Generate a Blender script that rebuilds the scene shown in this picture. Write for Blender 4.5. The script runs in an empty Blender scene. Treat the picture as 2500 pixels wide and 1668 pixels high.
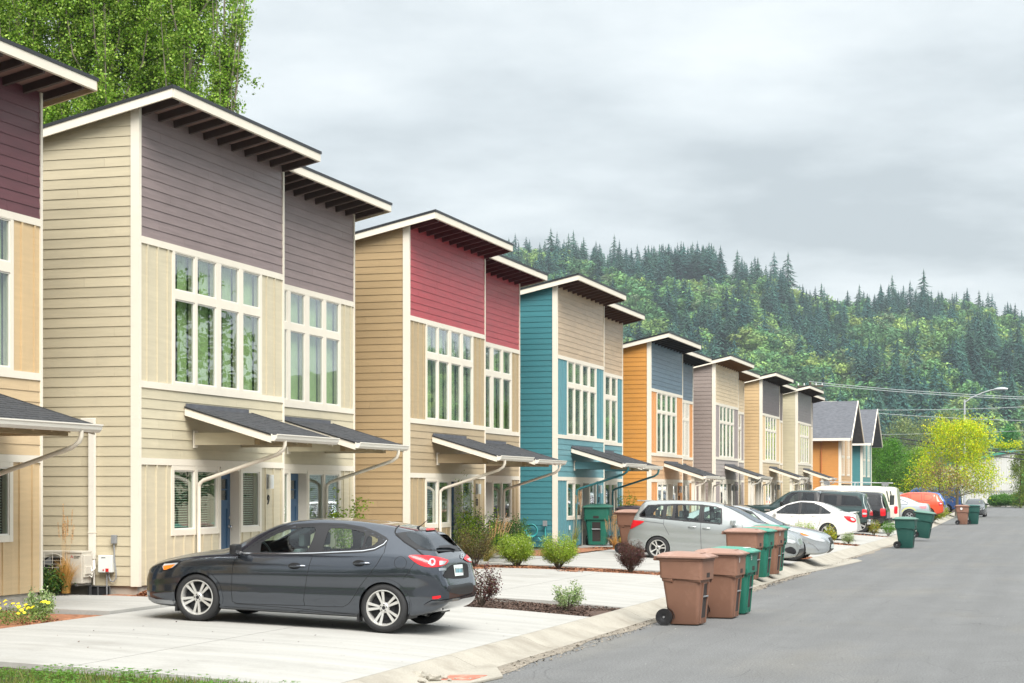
import bpy, bmesh, math, random
import numpy as np
from mathutils import Vector, Matrix, geometry
from mathutils.bvhtree import BVHTree
R = math.radians
S = bpy.context.scene
C = S.collection
# ------------------------------------------------------------------ camera, sky, sun, exposure
F_PX, VPX, HZ, CZ = 4500.0, 2605.0, 1197.0, 2.15          # focal length in photo pixels, street vanishing point, horizon row, eye height
TH = math.atan((VPX - 1250.0) / F_PX)
SN, CS = math.sin(TH), math.cos(TH)
cam_d = bpy.data.cameras.new("camera"); cam = bpy.data.objects.new("camera", cam_d); C.objects.link(cam)
cam.location = (0, 0, CZ); cam.rotation_euler = (R(90), 0, TH)
cam_d.sensor_width = 36.0; cam_d.lens = 36.0 * F_PX / 2500.0
cam_d.shift_y = (HZ - 834.0) / 2500.0
cam_d.clip_start = 0.2; cam_d.clip_end = 8000.0
S.camera = cam
SUN_EL, SUN_AZ = R(50), R(143)                              # azimuth measured from +Y towards +X
world = bpy.data.worlds.new("World"); S.world = world; world.use_nodes = True
def build_world():
    nt = world.node_tree; N = nt.nodes; L = nt.links; N.clear()
    out = N.new("ShaderNodeOutputWorld"); bg = N.new("ShaderNodeBackground")
    sky = N.new("ShaderNodeTexSky"); sky.sky_type = 'NISHITA'; sky.sun_disc = False
    sky.sun_elevation = SUN_EL; sky.sun_rotation = SUN_AZ
    tc = N.new("ShaderNodeTexCoord")
    sep = N.new("ShaderNodeSeparateXYZ"); L.new(tc.outputs["Generated"], sep.inputs[0])
    # project the view direction onto a flat cloud ceiling so the banks stretch towards the horizon
    zc = N.new("ShaderNodeMath"); zc.operation = 'MAXIMUM'; L.new(sep.outputs[2], zc.inputs[0]); zc.inputs[1].default_value = 0.0
    za = N.new("ShaderNodeMath"); za.operation = 'ADD'; L.new(zc.outputs[0], za.inputs[0]); za.inputs[1].default_value = 0.16
    dv = N.new("ShaderNodeVectorMath"); dv.operation = 'DIVIDE'; L.new(tc.outputs["Generated"], dv.inputs[0])
    cmb = N.new("ShaderNodeCombineXYZ")
    for i in range(3): L.new(za.outputs[0], cmb.inputs[i])
    L.new(cmb.outputs[0], dv.inputs[1])
    def noise(scale, detail, rough, off):
        mp = N.new("ShaderNodeMapping"); mp.inputs["Location"].default_value = off
        mp.inputs["Rotation"].default_value = (0, 0, R(-24)); mp.inputs["Scale"].default_value = (scale * .95, scale, scale)
        L.new(dv.outputs[0], mp.inputs[0])
        n = N.new("ShaderNodeTexNoise"); n.inputs["Scale"].default_value = 1.0
        n.inputs["Detail"].default_value = detail; n.inputs["Roughness"].default_value = rough
        L.new(mp.outputs[0], n.inputs["Vector"]); return n
    n1 = noise(0.62, 3, .5, SKY_OFF); n2 = noise(2.0, 7, .56, (7.1, 1.3, 0))
    mx = N.new("ShaderNodeMix"); mx.data_type = 'FLOAT'; mx.inputs[0].default_value = .40
    L.new(n1.outputs["Fac"], mx.inputs[2]); L.new(n2.outputs["Fac"], mx.inputs[3])
    cr = N.new("ShaderNodeValToRGB"); L.new(mx.outputs[0], cr.inputs[0])
    e = cr.color_ramp.elements
    e[0].position = .38; e[0].color = (.355, .388, .40, 1)
    e[1].position = .64; e[1].color = (.735, .755, .75, 1)
    m = e.new(.47); m.color = (.515, .55, .56, 1)
    m = e.new(.55); m.color = (.645, .675, .675, 1)
    # the natural overcast gradient: the cloud ceiling brightens smoothly towards the zenith
    mr = N.new("ShaderNodeMapRange"); L.new(zc.outputs[0], mr.inputs[0])
    mr.inputs[1].default_value = .28; mr.inputs[2].default_value = 1.0; mr.inputs[3].default_value = 1.0; mr.inputs[4].default_value = 1.9
    vm = N.new("ShaderNodeVectorMath"); vm.operation = 'SCALE'; L.new(cr.outputs[0], vm.inputs[0]); L.new(mr.outputs[0], vm.inputs["Scale"])
    sc = N.new("ShaderNodeVectorMath"); sc.operation = 'SCALE'; L.new(sky.outputs[0], sc.inputs[0]); sc.inputs["Scale"].default_value = .10
    mc = N.new("ShaderNodeMix"); mc.data_type = 'RGBA'; mc.inputs[0].default_value = .93
    L.new(sc.outputs[0], mc.inputs[6]); L.new(vm.outputs[0], mc.inputs[7])
    L.new(mc.outputs[2], bg.inputs[0]); bg.inputs[1].default_value = SKY_STR
    L.new(bg.outputs[0], out.inputs[0])
SKY_OFF = (3.35, 0.9, 0); SKY_STR = 1.0
build_world()
sun_d = bpy.data.lights.new("sun", 'SUN'); sun_d.energy = 3.5; sun_d.angle = R(40); sun_d.color = (1, .965, .91)
sun = bpy.data.objects.new("sun", sun_d); C.objects.link(sun)
_d = Vector((math.sin(SUN_AZ) * math.cos(SUN_EL), math.cos(SUN_AZ) * math.cos(SUN_EL), math.sin(SUN_EL)))
sun.rotation_euler = _d.to_track_quat('Z', 'Y').to_euler()
sun.location = (20, -10, 40)
S.view_settings.view_transform = 'Standard'; S.view_settings.look = 'None'
S.view_settings.exposure = 0.72; S.view_settings.gamma = 1.0; S.view_settings.use_curve_mapping = False
S.render.engine = 'CYCLES'
S.cycles.max_bounces = 7; S.cycles.diffuse_bounces = 2; S.cycles.glossy_bounces = 3; S.cycles.transmission_bounces = 4
S.cycles.transparent_max_bounces = 12; S.cycles.caustics_reflective = False; S.cycles.caustics_refractive = False
# ------------------------------------------------------------------ placing helpers: photo pixel -> point on a real plane
def px_plane(x, y, axis, val):
    """point of the place seen at photo pixel (x, y) on the plane X=val, Y=val or Z=val"""
    p = (x - 1250.0) / F_PX; q = (y - HZ) / F_PX
    d = Vector((p * CS - SN, p * SN + CS, -q)); o = Vector((0, 0, CZ))
    t = (val - o[axis]) / d[axis]
    return o + d * t
def gz(X):
    pts = [(-300, .5), (-60, .45), (-14.5, .42), (-11.3, .37), (-8.6, .265), (-7.15, .165), (-6.62, .03), (-6.6, 0), (300, 0)]
    for (a, za), (b, zb) in zip(pts, pts[1:]):
        if a <= X <= b: return za + (zb - za) * (X - a) / (b - a)
    return 0
# ------------------------------------------------------------------ tags
def tag(o, label=None, cat=None, group=None, kind=None):
    if label: o["label"] = label
    if cat: o["category"] = cat
    if group: o["group"] = group
    if kind: o["kind"] = kind
    return o
def empty(name, loc=(0, 0, 0), rot=(0, 0, 0), label=None, cat=None, group=None):
    o = bpy.data.objects.new(name, None); C.objects.link(o); o.location = loc; o.rotation_euler = rot
    o.empty_display_size = .2
    return tag(o, label, cat, group)
def new_obj(name, me, parent=None):
    o = bpy.data.objects.new(name, me); C.objects.link(o)
    if parent is not None: o.parent = parent
    return o
def copy_tree(o, parent=None):
    c = o.copy(); C.objects.link(c)
    if parent is not None: c.parent = parent
    for ch in KIDS.get(o.name, []): copy_tree(ch, c)
    return c
KIDS = {}
def reg(o):
    """remember the children of o (children lookups are slow in big scenes)"""
    KIDS[o.name] = list(o.children)
    for ch in KIDS[o.name]: reg(ch)
# ------------------------------------------------------------------ mesh builder
class MB:
    def __init__(s): s.v = []; s.f = []; s.m = []; s.mi = 0; s.col = None
    def face(s, pts):
        n = len(s.v); s.v.extend(tuple(p) for p in pts); s.f.append(tuple(range(n, n + len(pts)))); s.m.append(s.mi)
    def hexa(s, p):
        """8 points: bottom ring 0-3, top ring 4-7 (counter-clockwise from above)"""
        n = len(s.v); s.v.extend(tuple(q) for q in p)
        for f in ((3, 2, 1, 0), (4, 5, 6, 7), (0, 1, 5, 4), (1, 2, 6, 5), (2, 3, 7, 6), (3, 0, 4, 7)):
            s.f.append(tuple(n + i for i in f)); s.m.append(s.mi)
        return s
    def box(s, x0, x1, y0, y1, z0, z1):
        if x1 < x0: x0, x1 = x1, x0
        if y1 < y0: y0, y1 = y1, y0
        if z1 < z0: z0, z1 = z1, z0
        return s.hexa([(x0, y0, z0), (x1, y0, z0), (x1, y1, z0), (x0, y1, z0), (x0, y0, z1), (x1, y0, z1), (x1, y1, z1), (x0, y1, z1)])
    def prism(s, poly, fn, d0, d1):
        """poly of (a,b); fn(a,b,d)->xyz; extruded from d0 to d1"""
        n = len(s.v); k = len(poly)
        for d in (d0, d1):
            for a, b in poly: s.v.append(tuple(fn(a, b, d)))
        s.f.append(tuple(range(n + k - 1, n - 1, -1))); s.f.append(tuple(range(n + k, n + 2 * k))); s.m += [s.mi] * 2
        for i in range(k):
            j = (i + 1) % k; s.f.append((n + i, n + j, n + k + j, n + k + i)); s.m.append(s.mi)
        return s
    def tube(s, path, r, n=8, cap=True, sq=False):
        path = [Vector(p) for p in path]; rr = r if isinstance(r, (list, tuple)) else [r] * len(path)
        base = len(s.v); up = None
        for i, p in enumerate(path):
            t = (path[min(i + 1, len(path) - 1)] - path[max(i - 1, 0)]).normalized()
            if up is None:
                up = Vector((0, 0, 1)) if abs(t.z) < .9 else Vector((1, 0, 0))
            a = t.cross(up)
            if a.length < 1e-4: a = t.cross(Vector((0, 1, 0)))
            a.normalize(); b = a.cross(t).normalized(); up = b
            for k in range(n):
                an = 2 * math.pi * (k + (.5 if sq else 0)) / n
                q = p + (a * math.cos(an) + b * math.sin(an)) * rr[i]; s.v.append(tuple(q))
        for i in range(len(path) - 1):
            for k in range(n):
                k2 = (k + 1) % n; o = base + i * n
                s.f.append((o + k, o + k2, o + n + k2, o + n + k)); s.m.append(s.mi)
        if cap:
            s.f.append(tuple(base + k for k in range(n - 1, -1, -1))); o = base + (len(path) - 1) * n
            s.f.append(tuple(o + k for k in range(n))); s.m += [s.mi] * 2
        return s
    def lathe(s, prof, axis='y', c=(0, 0, 0), n=32, close=False):
        """prof of (r, d) turned about an axis through c"""
        base = len(s.v); k = len(prof)
        for i in range(n):
            a = 2 * math.pi * i / n; ca, sa = math.cos(a), math.sin(a)
            for r, d in prof:
                if axis == 'y': p = (c[0] + r * ca, c[1] + d, c[2] + r * sa)
                elif axis == 'z': p = (c[0] + r * ca, c[1] + r * sa, c[2] + d)
                else: p = (c[0] + d, c[1] + r * ca, c[2] + r * sa)
                s.v.append(p)
        for i in range(n):
            j = (i + 1) % n
            for q in range(k if close else k - 1):
                q2 = (q + 1) % k
                s.f.append((base + i * k + q, base + i * k + q2, base + j * k + q2, base + j * k + q)); s.m.append(s.mi)
        return s
    def build(s, name, mats, parent=None, smooth=False, bevel=0, angle=40):
        me = bpy.data.meshes.new(name); me.from_pydata(s.v, [], s.f)
        mats = mats if isinstance(mats, (list, tuple)) else [mats]
        for m in mats: me.materials.append(m)
        if len(mats) > 1: me.polygons.foreach_set("material_index", s.m)
        if bevel:
            bm = bmesh.new(); bm.from_mesh(me)
            bmesh.ops.remove_doubles(bm, verts=bm.verts, dist=1e-5)
            es = [e for e in bm.edges if len(e.link_faces) == 2 and e.calc_face_angle(0) > R(30)]
            bmesh.ops.bevel(bm, geom=es, offset=bevel, segments=2, affect='EDGES', profile=.6)
            bm.to_mesh(me); bm.free()
        if smooth:
            me.polygons.foreach_set("use_smooth", [True] * len(me.polygons))
            if angle: me.set_sharp_from_angle(angle=R(angle))
        me.update()
        o = new_obj(name, me, parent)
        return o
def np_mesh(name, verts, faces, mats, mi=None, cols=None, parent=None, smooth=False):
    """verts (n,3), faces (m,k) all the same k"""
    me = bpy.data.meshes.new(name); verts = np.asarray(verts, dtype=np.float32); faces = np.asarray(faces, dtype=np.int32)
    m, k = faces.shape
    me.vertices.add(len(verts)); me.vertices.foreach_set("co", verts.ravel())
    me.loops.add(m * k); me.loops.foreach_set("vertex_index", faces.ravel())
    me.polygons.add(m); me.polygons.foreach_set("loop_start", np.arange(0, m * k, k, dtype=np.int32))
    me.polygons.foreach_set("loop_total", np.full(m, k, dtype=np.int32))
    for mt in (mats if isinstance(mats, (list, tuple)) else [mats]): me.materials.append(mt)
    if mi is not None: me.polygons.foreach_set("material_index", np.asarray(mi, dtype=np.int32))
    if smooth: me.polygons.foreach_set("use_smooth", [True] * m)
    if cols is not None:
        at = me.color_attributes.new("tint", 'FLOAT_COLOR', 'POINT')
        c4 = np.ones((len(verts), 4), dtype=np.float32); c4[:, :3] = cols; at.data.foreach_set("color", c4.ravel())
    me.update(calc_edges=True)
    if name is None: return me
    return new_obj(name, me, parent)
# ------------------------------------------------------------------ materials
def nodes(name):
    m = bpy.data.materials.new(name); m.use_nodes = True; nt = m.node_tree
    b = nt.nodes["Principled BSDF"]; return m, nt.nodes, nt.links, b
def mat(name, col, rough=.6, metal=0, spec=.5, var=.0, vscale=3.0, vstretch=(1, 1, 1), bump=0, bscale=40, bstretch=(1, 1, 1), coat=0, dirt=None, dscale=1.2, dmin=.52, dmax=.75, rand=0, bdist=.01, coord="Object", fine=0, fscale=200):
    m, N, L, b = nodes(name)
    b.inputs["Roughness"].default_value = rough; b.inputs["Metallic"].default_value = metal
    b.inputs["Specular IOR Level"].default_value = spec; b.inputs["Coat Weight"].default_value = coat
    b.inputs["Coat Roughness"].default_value = .04
    tc = N.new("ShaderNodeTexCoord")
    cur = N.new("ShaderNodeRGB"); cur.outputs[0].default_value = (*col, 1); cur = cur.outputs[0]
    def noi(scale, stretch, detail=5, rough=.6, off=(0, 0, 0)):
        mp = N.new("ShaderNodeMapping"); mp.inputs["Scale"].default_value = [scale * q for q in stretch]; mp.inputs["Location"].default_value = off
        L.new(tc.outputs[coord], mp.inputs[0]); n = N.new("ShaderNodeTexNoise"); n.inputs["Scale"].default_value = 1
        n.inputs["Detail"].default_value = detail; n.inputs["Roughness"].default_value = rough
        L.new(mp.outputs[0], n.inputs["Vector"]); return n.outputs["Fac"]
    def hsv_by(fac, amt, cur):
        h = N.new("ShaderNodeHueSaturation"); mr = N.new("ShaderNodeMapRange")
        L.new(fac, mr.inputs[0]); mr.inputs[1].default_value = .3; mr.inputs[2].default_value = .7
        mr.inputs[3].default_value = 1 - amt; mr.inputs[4].default_value = 1 + amt
        L.new(mr.outputs[0], h.inputs["Value"]); L.new(cur, h.inputs["Color"]); return h.outputs[0]
    if var: cur = hsv_by(noi(vscale, vstretch), var, cur)
    if fine: cur = hsv_by(noi(fscale, (1, 1, 1), 2, .5), fine, cur)
    if rand:
        oi = N.new("ShaderNodeObjectInfo"); h = N.new("ShaderNodeHueSaturation"); mr = N.new("ShaderNodeMapRange")
        L.new(oi.outputs["Random"], mr.inputs[0]); mr.inputs[3].default_value = 1 - rand; mr.inputs[4].default_value = 1 + rand
        L.new(mr.outputs[0], h.inputs["Value"]); L.new(cur, h.inputs["Color"]); cur = h.outputs[0]
    if dirt:
        mr = N.new("ShaderNodeMapRange"); L.new(noi(dscale, (1, 1, 1), 8, .65, (3, 5, 1)), mr.inputs[0])
        mr.inputs[1].default_value = dmin; mr.inputs[2].default_value = dmax
        mx = N.new("ShaderNodeMix"); mx.data_type = 'RGBA'; L.new(mr.outputs[0], mx.inputs[0]); L.new(cur, mx.inputs[6])
        mx.inputs[7].default_value = (*dirt, 1); cur = mx.outputs[2]
    L.new(cur, b.inputs["Base Color"])
    if bump:
        bp = N.new("ShaderNodeBump"); bp.inputs["Strength"].default_value = bump; bp.inputs["Distance"].default_value = bdist
        L.new(noi(bscale, bstretch), bp.inputs["Height"]); L.new(bp.outputs[0], b.inputs["Normal"])
    return m
def siding(name, col, rough=.55, var=.06):
    return mat(name, col, rough, var=var, vscale=1.0, vstretch=(1.3, 1.3, 16), bump=.3, bscale=1, bstretch=(5, 5, 130), rand=.05, dirt=tuple(q * .78 + .02 for q in col), dscale=.9, dmin=.5, dmax=.85, bdist=.006)
def leaf_mat(name, col, var=.25, trans=.35, hue=.03, rough=.5):
    """leaf: its own tint attribute (natural difference from leaf to leaf), some light let through"""
    m, N, L, b = nodes(name)
    at = N.new("ShaderNodeAttribute"); at.attribute_name = "tint"
    mu = N.new("ShaderNodeMix"); mu.data_type = 'RGBA'; mu.blend_type = 'MULTIPLY'; mu.inputs[0].default_value = 1
    L.new(at.outputs["Color"], mu.inputs[6]); mu.inputs[7].default_value = (*col, 1)
    b.inputs["Roughness"].default_value = rough; b.inputs["Specular IOR Level"].default_value = .3
    L.new(mu.outputs[2], b.inputs["Base Color"])
    tr = N.new("ShaderNodeBsdfTranslucent"); L.new(mu.outputs[2], tr.inputs[0])
    ms = N.new("ShaderNodeMixShader"); ms.inputs[0].default_value = trans
    out = N["Material Output"]; L.new(b.outputs[0], ms.inputs[1]); L.new(tr.outputs[0], ms.inputs[2]); L.new(ms.outputs[0], out.inputs[0])
    return m
def glass_mat(name, tint=(.6, .7, .66), ior=1.5, refl=1.0, rough=.01, wave=.0):
    """thin pane: lets tinted light through and mirrors by Fresnel"""
    m = bpy.data.materials.new(name); m.use_nodes = True; nt = m.node_tree; N = nt.nodes; L = nt.links; N.clear()
    out = N.new("ShaderNodeOutputMaterial"); t = N.new("ShaderNodeBsdfTransparent"); t.inputs[0].default_value = (*tint, 1)
    g = N.new("ShaderNodeBsdfGlossy"); g.inputs["Roughness"].default_value = rough; g.inputs[0].default_value = (.93, .95, 1, 1)
    fr = N.new("ShaderNodeFresnel"); ge = N.new("ShaderNodeNewGeometry"); io = N.new("ShaderNodeMapRange"); L.new(ge.outputs["Backfacing"], io.inputs[0])
    io.inputs[3].default_value = ior; io.inputs[4].default_value = 1 / ior; L.new(io.outputs[0], fr.inputs[0])
    mu = N.new("ShaderNodeMath"); mu.operation = 'MULTIPLY'; mu.use_clamp = True; mu.inputs[1].default_value = refl
    L.new(fr.outputs[0], mu.inputs[0]); ms = N.new("ShaderNodeMixShader"); L.new(mu.outputs[0], ms.inputs[0])
    L.new(t.outputs[0], ms.inputs[1]); L.new(g.outputs[0], ms.inputs[2]); L.new(ms.outputs[0], out.inputs[0])
    if wave:
        tc = N.new("ShaderNodeTexCoord"); n = N.new("ShaderNodeTexNoise"); n.inputs["Scale"].default_value = 2.2; n.inputs["Detail"].default_value = 1
        L.new(tc.outputs["Object"], n.inputs["Vector"]); bp = N.new("ShaderNodeBump"); bp.inputs["Strength"].default_value = wave; bp.inputs["Distance"].default_value = .02
        L.new(n.outputs["Fac"], bp.inputs["Height"]); L.new(bp.outputs[0], g.inputs["Normal"])
    return m
def emis(name, col, s):
    m, N, L, b = nodes(name); b.inputs["Base Color"].default_value = (*col, 1); b.inputs["Emission Color"].default_value = (*col, 1); b.inputs["Emission Strength"].default_value = s; return m
M = {}
M['trim'] = mat("cream trim paint", (.78, .72, .61), .55, var=.03, vscale=2, dirt=(.62, .56, .46), dscale=1.5, dmin=.6, dmax=.9)
M['white'] = mat("white vinyl", (.80, .77, .70), .45, var=.02)
M['gutter'] = mat("white gutter metal", (.78, .74, .66), .4, var=.03)
M['shingle'] = mat("charcoal shingles", (.045, .047, .052), .9, var=.3, vscale=9, bump=.6, bscale=60, bdist=.01, fine=.3, fscale=120, rand=.15)
M['shingle_far'] = mat("grey shingles", (.11, .115, .13), .9, var=.22, vscale=1.0, vstretch=(4, 4, 9), bump=.4, bscale=20)
M['drip'] = mat("black drip edge", (.02, .022, .026), .45)
M['conc'] = mat("pale concrete", (.375, .368, .345), .9, var=.11, vscale=.45, vstretch=(.7, 6, 1), bump=.12, bscale=45, bstretch=(1, 4, 1), dirt=(.275, .265, .24), dscale=.7, dmin=.55, dmax=.8, fine=.05, fscale=30, bdist=.004)
M['kerb'] = mat("weathered kerb concrete", (.345, .32, .27), .92, var=.09, vscale=1.6, bump=.35, bscale=60, dirt=(.24, .215, .175), dscale=1.1, dmin=.5, dmax=.72, fine=.16, fscale=70, bdist=.006)
M['found'] = mat("foundation concrete", (.44, .40, .34), .95, var=.1, vscale=2, bump=.4, bscale=30, dirt=(.30, .27, .23), dscale=2.0, dmin=.5, dmax=.7)
M['asph'] = mat("asphalt", (.168, .170, .166), .9, var=.10, vscale=.22, vstretch=(1, 1, 1), bump=.5, bscale=120, dirt=(.205, .200, .188), dscale=.35, dmin=.46, dmax=.68, fine=.34, fscale=60, bdist=.006)
def asphalt():
    m, N, L, b = nodes("worn asphalt"); tc = N.new("ShaderNodeTexCoord"); b.inputs["Roughness"].default_value = .88
    def noi(scale, st=(1, 1, 1), det=4, off=(0, 0, 0), ro=.55):
        mp = N.new("ShaderNodeMapping"); mp.inputs["Scale"].default_value = [scale * q for q in st]; mp.inputs["Location"].default_value = off; L.new(tc.outputs["Object"], mp.inputs[0])
        n = N.new("ShaderNodeTexNoise"); n.inputs["Scale"].default_value = 1; n.inputs["Detail"].default_value = det; n.inputs["Roughness"].default_value = ro; L.new(mp.outputs[0], n.inputs["Vector"]); return n.outputs["Fac"]
    def ramp(f, a, c, x0=.35, x1=.65):
        r = N.new("ShaderNodeMapRange"); L.new(f, r.inputs[0]); r.inputs[1].default_value = x0; r.inputs[2].default_value = x1; r.inputs[3].default_value = a; r.inputs[4].default_value = c; return r.outputs[0]
    def mul(a, c):
        q = N.new("ShaderNodeMath"); q.operation = 'MULTIPLY'; L.new(a, q.inputs[0]); L.new(c, q.inputs[1]); return q.outputs[0]
    v = mul(ramp(noi(38, det=2), .74, 1.26), ramp(noi(95, det=1), .72, 1.28)); v = mul(v, ramp(noi(1.3, (1, .6, 1), 5), .95, 1.05)); v = mul(v, ramp(noi(.9, (2.2, .04, 1), 2, (4, 0, 0)), .94, 1.05)); v = mul(v, ramp(noi(.13, det=3, off=(2, 7, 0)), .95, 1.04))
    # dark seam lines and old drips
    w = N.new("ShaderNodeTexVoronoi"); w.feature = 'DISTANCE_TO_EDGE'; mp = N.new("ShaderNodeMapping"); mp.inputs["Scale"].default_value = (.22, .13, 1); L.new(tc.outputs["Object"], mp.inputs[0])
    nn = N.new("ShaderNodeTexNoise"); nn.inputs["Scale"].default_value = 3.0; nn.inputs["Detail"].default_value = 4; L.new(mp.outputs[0], nn.inputs["Vector"]); ad = N.new("ShaderNodeVectorMath"); ad.operation = 'MULTIPLY_ADD'; L.new(nn.outputs["Color"], ad.inputs[0]); ad.inputs[1].default_value = (.16, .16, 0); L.new(mp.outputs[0], ad.inputs[2]); L.new(ad.outputs[0], w.inputs["Vector"])
    v = mul(v, ramp(w.outputs["Distance"], .72, 1.0, .0015, .006))
    rgb = N.new("ShaderNodeMix"); rgb.data_type = 'RGBA'; rgb.inputs[6].default_value = (.138, .140, .140, 1); rgb.inputs[7].default_value = (.165, .160, .146, 1); L.new(ramp(noi(.55, (1, .35, 1), 6, (9, 2, 0)), 0, 1, .52, .80), rgb.inputs[0])
    h = N.new("ShaderNodeHueSaturation"); L.new(rgb.outputs[2], h.inputs["Color"]); L.new(v, h.inputs["Value"]); L.new(h.outputs[0], b.inputs["Base Color"])
    bp = N.new("ShaderNodeBump"); bp.inputs["Strength"].default_value = .5; bp.inputs["Distance"].default_value = .006; L.new(noi(70, det=3), bp.inputs["Height"]); L.new(bp.outputs[0], b.inputs["Normal"]); return m
M['asph'] = asphalt()
M['sand'] = mat("grit and dust along the kerb", (.24, .21, .17), .95, var=.3, vscale=6, bump=.7, bscale=60, fine=.3, fscale=80)
M['soil'] = mat("dark soil", (.055, .038, .028), 1, var=.5, vscale=9, bump=.9, bscale=30, bdist=.03)
M['chip'] = mat("bark chips", (.30, .13, .065), .95, var=.55, vscale=14, bump=.3, bscale=60)
M['chip_dark'] = mat("dark bark chips", (.085, .052, .038), .95, var=.6, vscale=14, bump=.3, bscale=60)
M['lawn'] = mat("lawn earth", (.07, .085, .03), 1, var=.5, vscale=5, bump=.8, bscale=30)
M['land'] = mat("far ground", (.10, .11, .07), 1, var=.3, vscale=.05)
M['dark'] = mat("dark interior", (.018, .018, .02), .9)
M['room'] = mat("dim room wall", (.07, .07, .065), .9)
M['black'] = mat("black plastic", (.014, .014, .016), .4, bump=.05, bscale=200)
M['rubber'] = mat("tyre rubber", (.02, .02, .021), .75, bump=.2, bscale=90)
M['chrome'] = mat("chrome", (.75, .76, .78), .12, metal=1)
M['alloy'] = mat("alloy wheel", (.66, .65, .62), .34, metal=.55)
M['steel'] = mat("galvanised steel", (.42, .43, .44), .4, metal=.8, var=.1, vscale=12)
M['grey'] = mat("grey plastic", (.26, .27, .28), .5)
M['ltgrey'] = mat("light grey enclosure", (.72, .74, .72), .45, var=.03)
M['door'] = mat("blue door paint", (.045, .105, .19), .42, var=.05, bump=.1, bscale=1, bstretch=(60, 60, 3))
M['door_white'] = mat("pale door paint", (.60, .56, .50), .45)
M['wood'] = mat("raw timber beam", (.36, .27, .15), .7, var=.25, vscale=4, vstretch=(1, 1, 6), bump=.3, bscale=1, bstretch=(20, 20, 90))
M['glass'] = glass_mat("window glass", (.86, .90, .85), 1.55, 1.9, wave=.05)
M['curtain'] = mat("pale green curtain", (.62, .78, .42), .9, var=.12, vscale=3)
M['blind'] = mat("white blind slats", (.62, .78, .68), .7)
M['ink'] = mat("black lettering", (.02, .02, .02), .5)
M['ink_w'] = mat("white lettering", (.7, .7, .68), .6)
M['bin_dark'] = mat('shadowed bin plastic', (.03, .022, .02), .7)  # bin plastic with the shade of recesses put into the colour
M['red'] = mat("red plastic", (.55, .02, .02), .4)
M['trunk'] = mat("grey bark", (.22, .19, .15), .95, var=.3, vscale=6, vstretch=(1, 1, .3), bump=.8, bscale=20)
M['bark'] = mat("dark bark", (.10, .075, .055), .95, var=.3, vscale=6, bump=.8, bscale=20)
# ------------------------------------------------------------------ the ground
rng = random.Random(7)
def sheet(name, pts, m, parent=None, kind='structure'):
    b = MB(); b.face(pts); o = b.build(name, m, parent)
    if kind and parent is None: o["kind"] = kind
    return o
# kerb line: X of the asphalt edge along the street
KL = [(-30, -6.62), (20, -6.62), (40, -6.62), (60, -6.62), (75, -6.64), (95, -7.0), (120, -7.7), (145, -8.4), (170, -9.2), (222, -10.4)]
def kx(Y):
    for (a, xa), (b, xb) in zip(KL, KL[1:]):
        if a <= Y <= b: return xa + (xb - xa) * (Y - a) / (b - a)
    return KL[-1][1]
def gzy(X, Y): return gz(X - (kx(Y) + 6.62))
# one sheet to the horizon (a little below everything else)
sheet("ground", [(-5000, -400, -.35), (5000, -400, -.35), (5000, 6000, -.35), (-5000, 6000, -.35)], M['land'])
def strip_mesh(name, xs, ys, zf, m, kind='structure', parent=None):
    b = MB(); nx, ny = len(xs), len(ys)
    for y in ys:
        for x in xs:
            X = x(y) if callable(x) else x; b.v.append((X, y, zf(X, y)))
    for j in range(ny - 1):
        for i in range(nx - 1):
            b.f.append((j * nx + i, j * nx + i + 1, (j + 1) * nx + i + 1, (j + 1) * nx + i)); b.m.append(0)
    o = b.build(name, m, parent, smooth=True, angle=60)
    if kind and parent is None: o["kind"] = kind
    return o
YS = [-30 + 2.0 * i for i in range(0, 127)]
strip_mesh("road", [lambda y: kx(y) + 0.02, -4, 0, 6, 11], YS, lambda X, Y: 0.0, M['asph'])
strip_mesh("cross_road", [-120, -60, 0, 60, 120], [222, 230.0, 238], lambda X, Y: 0.004, M['asph'])
strip_mesh("far_pavement", [-120, -60, 0, 60, 120], [238, 240.2], lambda X, Y: 0.14, M['kerb'])
strip_mesh("yard", [-60, -30, -20, -16.8, -14.5, -11.3, lambda y: kx(y) - .55], YS, lambda X, Y: gzy(X, Y) - .05, M['soil'])
# rolled kerb and gutter: pieces with joints
kerb = empty("kerb", (0, 0, 0)); kerb["kind"] = "structure"
KP = [(.02, -.03), (.02, .012), (-.06, .02), (-.14, .03), (-.26, .078), (-.38, .135), (-.47, .162), (-.53, .166), (-.53, .05)]
def kerb_piece(y0, y1, nseg=6):
    b = MB(); k = len(KP)
    for i in range(nseg + 1):
        y = y0 + (y1 - y0) * i / nseg; jx = rng.uniform(-.007, .007) if y < 60 else 0
        for q, (dx, z) in enumerate(KP):
            b.v.append((kx(y) + dx + (jx if q < 3 else 0), y, z + (rng.uniform(-.0012, .0012) if y < 40 else 0)))
    for i in range(nseg):
        for q in range(k - 1): b.f.append((i * k + q, i * k + q + 1, (i + 1) * k + q + 1, (i + 1) * k + q)); b.m.append(0)
    b.f.append(tuple(range(k))); b.f.append(tuple(nseg * k + q for q in range(k - 1, -1, -1))); b.m += [0, 0]
    return b.build("kerb_segment", M['kerb'], kerb, smooth=True, angle=50)
y = 15.0
while y < 100: kerb_piece(y + .006, y + 3.0 - .006, 8 if y < 60 else 2); y += 3.0
while y < 221: kerb_piece(y + .006, y + 6.0 - .006, 2); y += 6.0
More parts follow.
